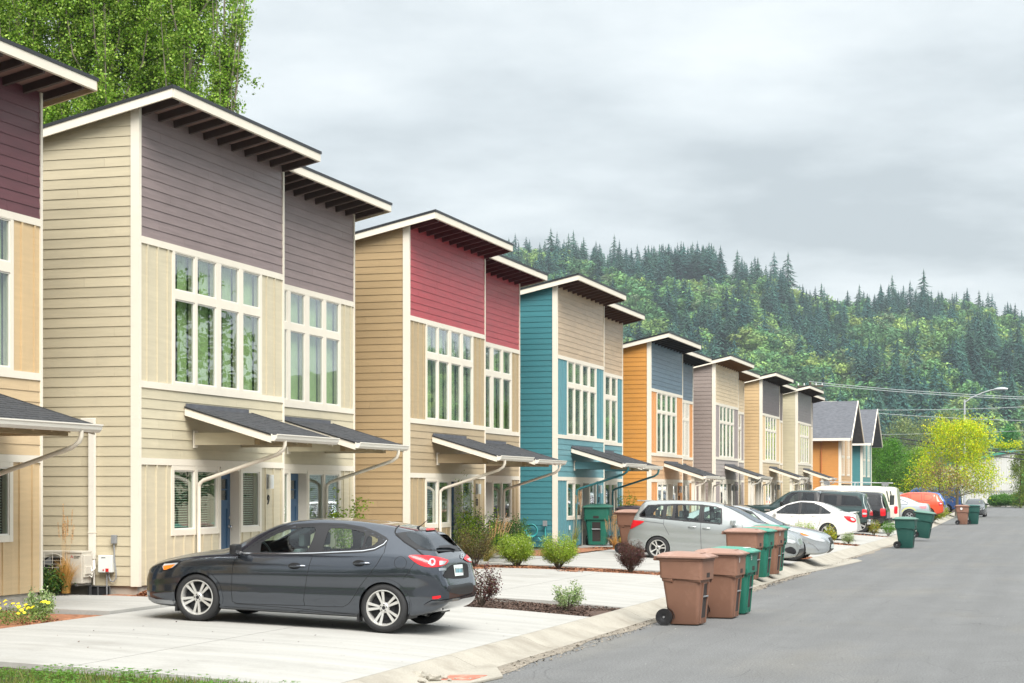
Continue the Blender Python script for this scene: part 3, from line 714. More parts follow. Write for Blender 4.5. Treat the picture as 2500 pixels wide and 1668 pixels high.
    # ---- roof
    XR = -DEP - .4; rf = empty("roof"); rf.parent = root
    def slope_slab(nm, x0, x1, y0, y1, a, b_, m, p=rf, **k):
        o = MB(); o.hexa([(x0, y0, under(x0) + a), (x1, y0, under(x1) + a), (x1, y1, under(x1) + a), (x0, y1, under(x0) + a), (x0, y0, under(x0) + b_), (x1, y0, under(x1) + b_), (x1, y1, under(x1) + b_), (x0, y1, under(x0) + b_)])
        return o.build(nm, m, p, **k)
    OV, YE1, YE2, Y_0 = .72, U1 + .14, UT + .42, -.17
    slope_slab("soffit", XR, OV - .03, Y_0, YE1 - .001, .004, .03, sof); slope_slab("soffit", XR, OV - SB - .03, YE1, YE2, .004, .03, sof)
    slope_slab("shingle_cover", XR - .02, OV + .012, Y_0 - .05, YE1 + .03, .085, .105, M['shingle']); slope_slab("shingle_cover", XR - .02, OV - SB + .012, YE1 + .031, YE2 + .05, .085, .105, M['shingle'])
    slope_slab("drip_edge", XR, OV + .02, Y_0 - .055, Y_0 - .045, .058, .11, M['drip']); slope_slab("drip_edge", OV + .0121, OV + .022, Y_0 - .05, YE1 + .03, .058, .11, M['drip'])
    slope_slab("drip_edge", OV - SB + .0121, OV - SB + .022, YE1 + .03, YE2 + .05, .058, .11, M['drip'])
    slope_slab("rake_board", XR, OV + .001, Y_0 - .04, Y_0 - .002, -.085, .058, tr); slope_slab("fascia_board", OV - .03, OV + .01, Y_0 - .001, YE1, -.085, .058, tr)
    slope_slab("fascia_board", OV - SB - .03, OV - SB + .01, YE1 + .002, YE2, -.085, .058, tr)
    slope_slab("rake_board", .0, OV - .031, YE1 - .03, YE1 + .0, -.085, .003, sof); slope_slab("rake_board", XR, OV - SB, YE2 + .001, YE2 + .038, -.085, .058, mid)
    slope_slab("deck", XR, OV - .04, Y_0, YE1, .031, .084, M['dark']); slope_slab("deck", XR, OV - SB - .04, YE1 + .002, YE2, .031, .084, M['dark'])
    slope_slab('frieze_board', XR, -.12, -.022, -.002, -.10, .003, side, p=root)
    y = .15
    for xa, ya, yb in ((.003, .1, U1), (-SB + .003, YE1 + .1, UT + .3)):
        y = ya
        while y < yb - .05:
            slope_slab("rafter", xa, xa + OV - .035, y, y + .07, -.12, .003, pal['joist']); y += .56
    # ---- canopies
    if kind == 'A':
        canopy(root, 0, 1.64, 4.30, 3.46, 2.98, 1.63, mid, False, 2.04, canopy_pipe or M['trim'], near)
        canopy(root, -SB, 7.04, 9.74, 3.46, 2.98, 1.63, mid, False, 9.29, canopy_pipe or M['trim'], near)
    else:
        canopy(root, 0, 2.3, 4.9, 3.20, 2.70, 1.52, mid, True, 2.42, M['trim'], near)
        canopy(root, -SB, 6.9, 9.6, 3.20, 2.70, 1.52, mid, True, 9.4, M['trim'], near)
    return root
def courses_side(root, m, indiv, ZB, SO, exp=.163):
    allb = MB(); z = ZB; n = 0
    zmax = SO + RS * (-.125)
    while z < zmax - .02:
        zt = min(z + exp, zmax)
        cl = lambda q: max(-DEP, (q - SO) / RS) if q > SO - RS * DEP else -DEP
        # the roof plane is at SO + RS*x; a board at height q is under it only where x > (q - SO)/RS
        lo, lo_t = cl(z), cl(zt)
        if -.125 - max(lo, lo_t) > .02:
            L = 3.66 if z < 6 else 6; js = [lo] + [p for p in split_len(-DEP, -.125, L)[1:-1] if p > max(lo, lo_t) + .05] + [-.125]
            for i in range(len(js) - 1):
                p, q = js[i], js[i + 1]; g = .0015; mb = MB() if indiv else allb
                lap(mb, 'x', p + (g if i else 0), q - (g if i < len(js) - 2 else 0), z, zt + .012 * (zt < zmax - .01), 0, (lo_t if i == 0 else p + g), None, -1)
                if indiv: mb.build("siding_board", m, root)
        z += exp
    if not indiv: allb.build("siding_board", m, root)["kind"] = "stuff"
def P_(side, up, mid, bb, sof, n):
    return dict(side=siding(n + " side siding", side), up=siding(n + " upper siding", up, .42, .15), mid=siding(n + " front siding", mid), bb=siding(n + " board and batten", bb), sof=mat(n + " soffit", [min(.8, q * 1.7) for q in sof], .7, var=.15, vscale=5), joist=mat(n + " joist", [q * .35 for q in sof], .7))
BE = (.56, .485, .315)
p0 = P_((.50, .40, .25), (.115, .036, .045), (.60, .45, .27), (.60, .44, .25), (.15, .085, .07), "maroon duplex")
p1 = P_((.545, .48, .34), (.235, .178, .172), (.57, .51, .365), (.585, .52, .375), (.15, .095, .08), "grey topped duplex")  # front colours are the side beige lightened, the facade's extra light put in
p2 = P_((.41, .29, .155), (.40, .055, .066), (.44, .345, .22), (.43, .335, .205), (.20, .025, .035), "red topped duplex")
p3 = P_((.045, .195, .225), (.50, .375, .25), (.125, .285, .32), (.11, .275, .315), (.19, .085, .055), "teal duplex")  # front teal is the side paint lightened to read as more lit
p4 = P_((.60, .27, .055), (.10, .155, .205), (.62, .40, .235), (.64, .31, .12), (.05, .05, .06), "orange duplex")
p5 = P_((.30, .245, .22), (.66, .52, .34), (.38, .335, .315), (.33, .285, .28), (.42, .21, .07), "mauve duplex")
p6 = P_((.60, .42, .22), (.14, .108, .115), (.58, .46, .30), (.60, .47, .30), (.08, .06, .055), "peach duplex")
p7 = P_((.56, .50, .345), (.20, .175, .18), (.54, .47, .35), (.54, .47, .34), (.10, .07, .06), "pale duplex")
TP = mat("teal pipe paint", (.03, .16, .18), .5)
house(14.0, .13, p0, 'A', True, "maroon-topped tan duplex cut off by the photo's left edge")
H1 = house(26.96, .13, p1, 'A', True, "beige duplex with grey-brown upper siding and number 9 by its door", "9")
H2 = house(39.80, .0, p2, 'A', True, "tan duplex with crimson upper siding and number 13 by its door", "13")
H3 = house(52.62, .0, p3, 'A', True, "teal-sided duplex with pale tan upper siding and teal downspouts", "17", canopy_pipe=TP)
H4 = house(65.45, .0, p4, 'B', True, "bright orange-sided duplex with slate blue upper siding", "21", door_m='door_white')
H5 = house(78.25, .07, p5, 'B', False, "mauve-grey duplex with cream upper siding and ochre soffits", None, door_m='door_white')
H6 = house(90.95, .12, p6, 'B', False, "peach-sided duplex with dark brown upper siding", None, door_m='door_white')
H7 = house(103.5, .17, p7, 'B', False, "pale beige duplex with grey upper siding, last of the flat-roofed row", None, door_m='door_white')
# ------------------------------------------------------------------ two gabled houses beyond the row
def gabled(Yb, Xf, w, zo, side_m, front_m, gable_m, label, soff, pipe):
    r = empty("gabled_house", (Xf, Yb, zo), label=label, cat="house", group="gabled houses beyond the row")
    EZ, PZ, D = 5.55, 7.75, 11.0; mid = w / 2
    MB().prism([(0.02, .2), (w - .02, .2), (w - .02, EZ), (mid, PZ - .25), (.02, EZ)], lambda a, b, d: (d, a, b), -D, -.05).build("wall", M['room'], r)
    b = MB(); z = .3
    while z < EZ + .0: lap(b, 'x', -D, -.12, z, min(z + .165, EZ), 0, None, None, -1); z += .16
    b.build("siding_board", side_m, r)["kind"] = "stuff"
    b = MB(); z = 2.35
    while z < 5.3: lap(b, 'y', .12, w - .12, z, z + .165, -.03); z += .16
    b.build("front_siding_board", front_m, r)["kind"] = "stuff"
    b = MB(); z = 5.52
    while z < PZ - .3:
        yy = mid * (z - EZ) / (PZ - EZ) + .05; yt = mid * (z + .16 - EZ) / (PZ - EZ) + .05
        if yt < mid - .05: lap(b, 'y', max(yy, .1), w - max(yy, .1), z, z + .16, -.03, max(yt, .1), w - max(yt, .1))
        z += .16
    b.build("gable_siding_board", gable_m, r)["kind"] = "stuff"
    MB().box(-.05, .04, 0.0, w, 5.36, 5.50).build("band_board", M['trim'], r)
    MB().box(-.14, .03, -.03, .1, 2.2, 5.36).build("corner_board", M['trim'], r); MB().box(-.14, .03, w - .1, w + .03, 2.2, 5.36).build("corner_board", M['trim'], r)
    MB().box(-.9, .06, -.05, w + .05, 1.85, 2.2).build("band_board", M['trim'], r); MB().box(-.9, -.75, -.05, .12, .2, 1.85).build("corner_board", M['trim'], r)
    for ya in (.55, w / 2 + .35):
        c2 = [(ya + .1, ya + .75), (ya + 1.0, ya + 1.65)]
        window(r, -.02, c2, [(3.0, 4.1), (4.2, 5.25)], (ya, ya + 1.75, 2.9, 5.34), M['trim'], None)
    for s, y0, y1 in ((1, -.55, mid), (-1, w + .55, mid)):
        ze = EZ - .55 * (PZ - EZ) / mid
        q = MB(); q.hexa([(-D - .3, y0, ze), (.75, y0, ze), (.75, y1, PZ), (-D - .3, y1, PZ), (-D - .3, y0, ze + .14), (.75, y0, ze + .14), (.75, y1, PZ + .14), (-D - .3, y1, PZ + .14)] if s > 0 else
                         [(-D - .3, y1, PZ), (.75, y1, PZ), (.75, y0, ze), (-D - .3, y0, ze), (-D - .3, y1, PZ + .14), (.75, y1, PZ + .14), (.75, y0, ze + .14), (-D - .3, y0, ze + .14)])
        rf = q.build("roof", M['shingle_far'], r)
        q = MB(); q.prism([(y0, ze - .02), (y1, PZ - .02), (y1, PZ + .17), (y0, ze + .17)] if s > 0 else [(y1, PZ - .02), (y0, ze - .02), (y0, ze + .17), (y1, PZ + .17)], lambda a, b_, d: (d, a, b_), .751, .80); q.build("rake_board", M['trim'], rf)
        MB().box(-D, .7, y0 - .06 if s > 0 else y0, y0 if s > 0 else y0 + .06, ze - .02, ze + .15).build("gutter", M['gutter'], rf)
    # higher ridge further back
    q = MB(); q.prism([(mid - 1.6, PZ - .9), (mid, PZ + .62), (mid + 1.6, PZ - .9)], lambda a, b_, d: (d, a, b_), -D - .3, -2.4); q.build("rear_roof", M['shingle_far'], r)
    q = MB(); q.prism([(mid - 1.75, PZ - .9), (mid - 1.6, PZ - .9), (mid, PZ + .64), (mid + 1.6, PZ - .9), (mid + 1.75, PZ - .9), (mid, PZ + .78)], lambda a, b_, d: (d, a, b_), -D - .3, -2.2); q.build("rear_rake", M['trim'], r)
    MB().tube([(-1.25, -.08, ze), (-1.25, -.06, .3)], .05, 6).build("downspout", pipe, r)
    MB().box(-.01, .25, w * .2, w * .8, 1.1, 1.5).build("porch_rail", M['trim'], r)
    return r
g8 = P_((.60, .27, .07), (.06, .13, .2), (.60, .38, .20), (.6, .4, .2), (.3, .2, .1), "orange gabled")
g9 = P_((.06, .22, .23), (.55, .33, .17), (.12, .30, .31), (.6, .4, .2), (.3, .2, .1), "teal gabled")
OP = mat("rust pipe paint", (.45, .15, .04), .5)
gabled(121.0, -14.1, 6.4, .2, g8['side'], g8['mid'], g8['up'], "orange gabled house with grey shingles and blue gable", None, OP)
gabled(134.2, -14.1, 6.4, .2, g9['side'], g9['mid'], g9['up'], "teal gabled house with grey shingles and tan gable", None, TP)
# ------------------------------------------------------------------ vehicles
def paint(name, col, metal=.25, rough=.28, fine=0):
    m = mat(name, col, rough, metal=metal, coat=1.0, var=.015, vscale=3); return m
def pchip(xs, ys, xq):
    xs = np.array(xs, float); ys = np.array(ys, float); h = np.diff(xs); d = np.diff(ys) / h; m = np.zeros(len(xs))
    for i in range(1, len(xs) - 1):
        if d[i - 1] * d[i] > 0:
            w1 = 2 * h[i] + h[i - 1]; w2 = h[i] + 2 * h[i - 1]; m[i] = (w1 + w2) / (w1 / d[i - 1] + w2 / d[i])
    m[0] = d[0]; m[-1] = d[-1]
    i = np.clip(np.searchsorted(xs, xq) - 1, 0, len(h) - 1); t = (xq - xs[i]) / h[i]
    return ys[i] * (2*t**3 - 3*t**2 + 1) + m[i] * h[i] * (t**3 - 2*t**2 + t) + ys[i+1] * (-2*t**3 + 3*t**2) + m[i+1] * h[i] * (t**3 - t**2)
def tab(spec, key, xq):
    t = spec[key]; return pchip([a for a, _ in t], [b for _, b in t], xq)
def section(W, zb, zw, zt, Wr, cr, tum=.955):
    h = zw - zb; zr = zt - cr; g = zr - zw; Ws = W * tum
    P = [(0, zb), (W * .55, zb), (W * .88, zb + .004), (W * .95, zb + .03), (W * .967, zb + .10 * h + .02), (W * .972, zb + .22 * h), (W * .992, zb + .31 * h), (W * .990, zb + .48 * h), (W, zb + .68 * h), (W * .994, zb + .80 * h), (W * .975, zb + .92 * h), (Ws, zw)]
    for s in (.10, .38, .66, .90): P.append((Ws * (1 - s) + Wr * s + .015 * math.sin(math.pi * s), zw + g * s))
    P += [(Wr * .985, zr + cr * .25), (Wr * .93, zr + cr * .6), (Wr * .78, zt - cr * .16), (Wr * .4, zt - cr * .03), (0, zt)]
    return P
def catmull(P, n):
    P = np.array(P); d = np.r_[0, np.cumsum(np.maximum(1e-5, np.hypot(*np.diff(P, axis=0).T)))]
    q = np.linspace(0, d[-1], n)
    return np.c_[pchip(d, P[:, 0], q), pchip(d, P[:, 1], q)]
def pip(poly, x, y):
    x = np.asarray(x); c = np.zeros(x.shape, bool); n = len(poly)
    for i in range(n):
        (x1, y1), (x2, y2) = poly[i], poly[i - 1]
        if y1 == y2: continue
        c ^= ((y1 > y) != (y2 > y)) & (x < (x2 - x1) * (y - y1) / (y2 - y1) + x1)
    return c
def smooth_poly(poly, it=2, r=None):
    if r:
        for rr in (r, r * .35):
            q = []
            for i in range(len(poly)):
                a, b, c = poly[i - 1], poly[i], poly[(i + 1) % len(poly)]
                la = math.hypot(a[0] - b[0], a[1] - b[1]) or 1; lc = math.hypot(c[0] - b[0], c[1] - b[1]) or 1
                ta, tc_ = min(rr / la, .4), min(rr / lc, .4)
                q += [(b[0] + (a[0] - b[0]) * ta, b[1] + (a[1] - b[1]) * ta), (b[0] + (c[0] - b[0]) * tc_, b[1] + (c[1] - b[1]) * tc_)]
            poly = q
        return poly
    for _ in range(it):
        q = []
        for i in range(len(poly)):
            a = poly[i]; b = poly[(i + 1) % len(poly)]
            q += [(a[0] * .8 + b[0] * .2, a[1] * .8 + b[1] * .2), (a[0] * .2 + b[0] * .8, a[1] * .2 + b[1] * .8)]
        poly = q
    return poly
class Car:
    def __init__(s, spec, paint_m, label, cat="car", group=None, loc=(0, 0, 0), rot=(0, 0, 0), nx=240, ns=64, name="parked_car"):
        s.sp = spec; s.L = spec['L']; s.root = empty(name, loc, rot, label, cat, group); s.paint = paint_m
        xs = np.unique(np.concatenate([np.linspace(0, .3, 16), np.linspace(.3, s.L - .3, nx), np.linspace(s.L - .3, s.L, 16)]))
        zb, zw, zt, W, Wr = [tab(spec, k, xs) for k in ('zb', 'zw', 'zt', 'W', 'Wr')]
        rows = []
        for i in range(len(xs)):
            cr = min(spec.get('cr', .05), max(.004, .45 * (zt[i] - zw[i])))
            rows.append(catmull(section(W[i], zb[i], zw[i], max(zt[i], zw[i] + .01), min(Wr[i], W[i] * .97), cr), ns))
        G = np.array(rows)                                    # nx, ns, 2
        n1, n2 = G.shape[:2]
        Vr = np.zeros((n1, n2, 3)); Vr[..., 0] = xs[:, None]; Vr[..., 1] = G[..., 0]; Vr[..., 2] = G[..., 1]
        Vl = Vr[:, 1:-1].copy(); Vl[..., 1] *= -1
        full = np.concatenate([Vr, Vl[:, ::-1]], axis=1); s.full = full; m = full.shape[1]
        V = full.reshape(-1, 3); idx = np.arange(n1 * m).reshape(n1, m)
        a = idx[:-1]; b = idx[1:]; F = np.stack([a, np.roll(a, -1, 1), np.roll(b, -1, 1), b], -1).reshape(-1, 4)
        s.V, s.F = V, F; s.m = m; s.n1 = n1; s.idx = idx
        tris = [tuple(int(q) for q in f) for f in F] + [tuple(int(q) for q in idx[0][::-1]), tuple(int(q) for q in idx[-1])]
        s.bvh = BVHTree.FromPolygons([tuple(v) for v in V.tolist()], tris)
        s.holes = []; s.dlo = None; s.zb = lambda x: float(tab(spec, 'zb', np.array([x]))[0])
    # projections: (a,b) -> ray
    def side(s, sg=-1): return lambda a, b: (Vector((a, sg * 3, b)), Vector((0, -sg, 0)))
    def top(s): return lambda a, b: (Vector((a, b, 5)), Vector((0, 0, -1)))
    def front(s): return lambda a, b: (Vector((-2, a, b)), Vector((1, 0, 0)))
    def rear(s): return lambda a, b: (Vector((s.L + 2, a, b)), Vector((-1, 0, 0)))
    def px(s):
        mw = Matrix.LocRotScale(s.root.location, s.root.rotation_euler, None).inverted(); o = mw @ Vector((0, 0, CZ)); r = mw.to_3x3()
        def f(x, y):
            p = (x - 1250.0) / F_PX; q = (y - HZ) / F_PX
            return o, (r @ Vector((p * CS - SN, p * SN + CS, -q))).normalized()
        return f
    def hit(s, fn, a, b, off):
        o, d = fn(a, b); h = s.bvh.ray_cast(o, d)
        if h[0] is None:
            # slide to the closest surface point along the ray
            t = -(o - Vector((s.L / 2, 0, .8))).dot(d) if True else 0
            h = s.bvh.find_nearest(o + d * t)
        n = h[1] if h[1].dot(d) < 0 else -h[1]
        return h[0] + n * off
    def fill(s, name, poly, fn, m, off=.003, d=.04, mirror=False, parent=None, sm=0, smooth=True):
        if sm: poly = smooth_poly(poly, sm, .035 if d < 1 else None)
        P = []; n = len(poly)
        for i in range(n):
            a, b = poly[i], poly[(i + 1) % n]; L = math.hypot(b[0] - a[0], b[1] - a[1]); k = max(1, int(L / d))
            P += [(a[0] + (b[0] - a[0]) * j / k, a[1] + (b[1] - a[1]) * j / k) for j in range(k)]
        nb = len(P); xs = [p[0] for p in P]; ys = [p[1] for p in P]
        gx, gy = np.meshgrid(np.arange(min(xs) + d / 2, max(xs), d), np.arange(min(ys) + d / 2, max(ys), d))
        gx, gy = gx.ravel(), gy.ravel(); k = pip(P, gx, gy); inner = [(float(a), float(b)) for a, b in zip(gx[k], gy[k])]
        inner = [p for p in inner if min((p[0] - q[0]) ** 2 + (p[1] - q[1]) ** 2 for q in P) > (d * .35) ** 2]
        res = geometry.delaunay_2d_cdt([Vector(p) for p in P + inner], [], [list(range(nb))], 1, 1e-6)
        vs, fs = res[0], res[2]
        V = [s.hit(fn, v[0], v[1], off) for v in vs]; return s._out(name, V, fs, m, mirror, parent, smooth)
    def _out(s, name, V, fs, m, mirror, parent, smooth=True):
        o = None
        for mir in ((0, 1) if mirror else (0,)):
            me = bpy.data.meshes.new(name); me.from_pydata([(v[0], -v[1] if mir else v[1], v[2]) for v in V], [], [tuple(f[::-1]) if mir else tuple(f) for f in fs])
            me.materials.append(m)
            if smooth: me.polygons.foreach_set("use_smooth", [True] * len(me.polygons))
            me.update(); par = parent[mir] if isinstance(parent, tuple) else parent
            q = new_obj(name, me, par or s.root)
            if mir == 0: o = q
            else: o = (o, q)
        return o
    def strip(s, name, path, w, fn, m, off=.003, d=.03, closed=False, mirror=False, parent=None, bias=.5):
        P = []; n = len(path)
        for i in range(n if closed else n - 1):
            a, b = path[i], path[(i + 1) % n]; L = math.hypot(b[0] - a[0], b[1] - a[1]); k = max(1, int(L / d))
            P += [(a[0] + (b[0] - a[0]) * j / k, a[1] + (b[1] - a[1]) * j / k) for j in range(k)]
        if not closed: P.append(path[-1])
        n = len(P); V = []; fs = []
        for i in range(n):
            a = P[i - 1] if (closed or i) else P[i]; c = P[(i + 1) % n] if (closed or i < n - 1) else P[i]
            tx, ty = c[0] - a[0], c[1] - a[1]; L = math.hypot(tx, ty) or 1; nx_, ny_ = -ty / L, tx / L
            ww = w[0] + (w[1] - w[0]) * i / n if isinstance(w, tuple) else w
            V.append(s.hit(fn, P[i][0] + nx_ * ww * bias, P[i][1] + ny_ * ww * bias, off)); V.append(s.hit(fn, P[i][0] - nx_ * ww * (1 - bias), P[i][1] - ny_ * ww * (1 - bias), off))
        for i in range(n if closed else n - 1):
            j = (i + 1) % n; fs.append((2 * i, 2 * i + 1, 2 * j + 1, 2 * j))
        return s._out(name, V, fs, m, mirror, parent)
    def window(s, name, poly, fn, frame_w=.02, gm=None, fm=None, mirror=True, sm=2, d=.04, hole=True, cut=None, parent=None):
        poly = smooth_poly(poly, sm, .03) if sm else poly
        if hole: s.holes.append((poly, cut or 'side'))
        g = s.fill(name, poly, fn, gm or s.glass, -.001, d, mirror, parent)
        s.strip("window_seal", poly, frame_w, fn, fm or M['black'], .0035, d * .7, True, mirror, g if isinstance(g, tuple) else g)
        return g
    def body(s, arch_r, wheels, name="body"):
        """the painted shell, open where windows, and wheel arches are"""
        Cn = s.V[s.F].mean(axis=1); keep = np.ones(len(s.F), bool)
        for xw, zw_ in wheels: keep &= ~((np.hypot(Cn[:, 0] - xw, Cn[:, 2] - zw_) < arch_r) & (np.abs(Cn[:, 1]) > .45))
        for poly, cut in s.holes:
            if cut == 'side':
                cx, cy = np.mean(poly, axis=0); pp = [(cx + (a - cx) * .985, cy + (b - cy) * .975) for a, b in poly]
                keep &= ~(pip(pp, Cn[:, 0], Cn[:, 2]) & (np.abs(Cn[:, 1]) > .35))
            elif cut == 'top':
                cx, cy = np.mean(poly, axis=0); pp = [(cx + (a - cx) * .975, cy + (b - cy) * .98) for a, b in poly]
                keep &= ~(pip(pp, Cn[:, 0], Cn[:, 1]) & (Cn[:, 2] > .8))
            else: keep &= ~cut(Cn)
        F = s.F[keep]; V = s.V
        mi = None
        if s.dlo is not None:
            Ck = Cn[keep]; mi = (pip(s.dlo, Ck[:, 0], Ck[:, 2]) & (np.abs(Ck[:, 1]) > .4)).astype(np.int32)
        o = np_mesh(name, V, F, [s.paint, M['black']] if mi is not None else s.paint, mi=mi, smooth=True, parent=s.root)
        for q, nm in ((0, "front"), (-1, "rear")):
            ring = s.full[q]; b = MB(); b.face([tuple(p) for p in (ring[::-1] if q == 0 else ring)]); b.build("bumper_face", s.paint, s.root)
        # wheel wells
        for xw, zw_ in wheels:
            b = MB(); n = 20; r = arch_r + .012
            for sg in (-1, 1):
                base = len(b.v); W = float(tab(s.sp, 'W', np.array([xw]))[0])
                for i in range(n + 1):
                    a = math.pi * (-.12 + 1.24 * i / n); p = (xw + r * math.cos(a), zw_ + r * math.sin(a))
                    b.v.append((p[0], sg * (W - .035), p[1])); b.v.append((p[0], sg * .5, p[1]))
                for i in range(n): b.f.append((base + 2 * i, base + 2 * i + 1, base + 2 * i + 3, base + 2 * i + 2)); b.m.append(0)
                b.f.append(tuple(base + 2 * i + 1 for i in range(n + 1))); b.m.append(0)
            b.build("wheel_well", M['black'], s.root)
            for sg in (-1, 1):
                path = [(xw + (arch_r + .004) * math.cos(math.pi * (-.06 + 1.12 * i / 36)), zw_ + (arch_r + .004) * math.sin(math.pi * (-.06 + 1.12 * i / 36))) for i in range(37)]
                path = [p for p in path if p[1] > s.zb(p[0]) + .015]
                s.strip("arch_lip", path, s.sp.get('lip', .045), s.side(sg), s.sp.get('lipm') or s.paint, .006, .05, bias=.4)
        return o
    def wheels(s, r, rim, w, xs, track, spokes=10, style='pair', am=None, z=None):
        am = am or M['alloy']; z = z or r; proto = {}
        for x in xs:
            for sg in (-1, 1):
                key = sg
                if key not in proto:
                    b = MB(); h = w / 2
                    b.lathe([(rim, -h * .86), (rim + .012, -h * .98), (rim + (r - rim) * .5, -h * 1.04), (r - .022, -h * .93), (r - .006, -h * .78), (r, -h * .6), (r, -h * .2), (r - .006, -h * .17), (r - .006, -h * .13), (r, -h * .1), (r, h * .1), (r - .006, h * .13), (r - .006, h * .17), (r, h * .2), (r, h * .6), (r - .006, h * .78), (r - .022, h * .93), (rim, h * .86)], 'y', (0, 0, 0), 48)
                    t = b.build("wheel", M['rubber'], s.root, smooth=True, angle=50)
                    b = MB(); o_ = sg * h                                 # outer face direction
                    b.lathe([(rim + .008, o_ * .93), (rim - .006, o_ * .95), (rim - .016, o_ * .80), (rim - .022, o_ * .2), (rim - .03, -o_ * .6)], 'y', (0, 0, 0), 48)
                    b.lathe([(0, o_ * .74), (.055, o_ * .74), (.066, o_ * .66), (.075, o_ * .4)], 'y', (0, 0, 0), 24)
                    n = spokes
                    for i in range(n):
                        a0 = 2 * math.pi * i / n; 
                        if style == 'pair': a0 += (.13 if i % 2 else -.13) * (5 / n * 2)
                        c, q = math.cos(a0), math.sin(a0); r0, r1 = .05, rim - .008; w0, w1 = (.013, .021) if style != 'fat' else (.03, .045)
                        pts = []
                        for rr_, ww, yy, th in ((r0, w0, o_ * .66, .035), (r1, w1, o_ * .84, .03)):
                            for sx in (-1, 1): pts.append((rr_ * c - sx * ww * q, yy, rr_ * q + sx * ww * c)); pts.append((rr_ * c - sx * ww * .6 * q, yy - sg * th, rr_ * q + sx * ww * .6 * c))
                        k = len(b.v); b.v += pts
                        for f in ((0, 2, 6, 4), (0, 4, 5, 1), (2, 3, 7, 6), (1, 5, 7, 3)): b.f.append(tuple(k + j for j in f)); b.m.append(0)
                    rm = b.build("rim", am, t, smooth=True, angle=35)
                    b = MB(); b.lathe([(0, sg * h * .2), (rim - .03, sg * h * .2)], 'y', (0, 0, 0), 32); b.lathe([(0, sg * h * .35), (rim * .62, sg * h * .35), (rim * .62, sg * h * .2)], 'y', (0, 0, 0), 32)
                    b.build("brake_disc", M['dark'], t)
                    b = MB(); b.lathe([(0, sg * h * .77), (.02, sg * h * .775), (.026, sg * h * .74)], 'y', (0, 0, 0), 16)
                    for i in range(5):
                        a = 2 * math.pi * (i + .5) / 5; b.lathe([(0, sg * h * .80), (.008, sg * h * .80), (.009, sg * h * .7)], 'y', (.042 * math.cos(a), 0, .042 * math.sin(a)), 8)
                    b.build("wheel_nuts", M['black'], t)
                    proto[key] = t; reg(t); t.location = (x, sg * track, z)
                else:
                    t = copy_tree(proto[key], s.root); t.location = (x, sg * track, z)
                    t.rotation_euler = (0, .35, 0)
    def interior(s, rows, zf, belt, wheel_x=None, x0=1.4, x1=3.9, seat_m=None):
        sm = seat_m or s.seat
        W = .70; b = MB(); b.box(x0 - .1, x1, -W, W, zf, zf + .02); b.build("cabin_floor", M['dark'], s.root)
        b = MB(); b.box(x0 - .05, x0 + .35, -W, W, belt - .16, belt - .03); b.build("dashboard", M['grey'], s.root, bevel=.03)
        for k, x in enumerate(rows):
            for y in (-.36, .36):
                b = MB(); b.hexa([(x, y - .22, zf + .2), (x + .16, y - .22, zf + .2), (x + .16, y + .22, zf + .2), (x, y + .22, zf + .2),
                                  (x + .16, y - .2, belt + .10), (x + .27, y - .2, belt + .10), (x + .27, y + .2, belt + .10), (x + .16, y + .2, belt + .10)])
                b.box(x + .19, x + .28, y - .12, y + .12, belt + .13, belt + .31); b.box(x - .42, x + .1, y - .22, y + .22, zf + .12, zf + .28)
                b.build("seat", sm, s.root, bevel=.035, smooth=True)
        if wheel_x:
            b = MB(); c = Vector((wheel_x, .36 if s.sp.get('rhd') else -.36, belt - .01)); pts = []
            for i in range(21):
                a = 2 * math.pi * i / 20; pts.append(c + Vector((-.07 * math.sin(a), .185 * math.cos(a), .17 * math.sin(a))))
            b.tube(pts, .014, 6, cap=False); b.box(c.x - .02, c.x, c.y - .17, c.y + .17, c.z - .03, c.z + .02); b.build("steering_wheel", M['black'], s.root, smooth=True)
    glass = None; seat = None
Car.glass = glass_mat("car glass", (.80, .92, .87), 1.5, 1.1)
Car.seat = mat("grey seat fabric", (.10, .115, .12), .9)
M['cglass_dark'] = glass_mat("tinted car glass", (.25, .29, .29), 1.55, 1.15)
M['lamp_red'] = mat("red lamp lens", (.60, .010, .018), .25, coat=.3)
M['lamp_clear'] = mat("clear lamp lens", (.62, .64, .66), .1, metal=.3, coat=1)
M['lamp_amber'] = mat("amber lamp lens", (.85, .22, .02), .15, coat=1)
M['plate'] = mat("number plate", (.62, .68, .66), .4)
M['plate_blue'] = mat("plate print", (.25, .50, .58), .5)
M['tinteye'] = mat("dark lens", (.03, .03, .035), .1, coat=1)
def mirror_unit(car, x, z, m, y):
    for sg in (-1, 1):
        b = MB(); b.hexa([(x - .03, sg * (y), z), (x + .13, sg * y, z), (x + .13, sg * (y + .2), z + .01), (x + .03, sg * (y + .2), z + .01),
                          (x - .02, sg * y, z + .15), (x + .12, sg * y, z + .15), (x + .12, sg * (y + .2), z + .14), (x + .03, sg * (y + .2), z + .14)])
        b.box(x + .02, x + .09, sg * (y - .1), sg * (y + .02), z + .02, z + .06)
        b.build("side_mirror", m, car.root, smooth=True, bevel=.02)
M['cglass_hatch'] = glass_mat('hatch glass', (.30, .38, .40), 1.6, 1.3)
M['sticker'] = mat('pale yellow sticker', (.62, .66, .30), .6)
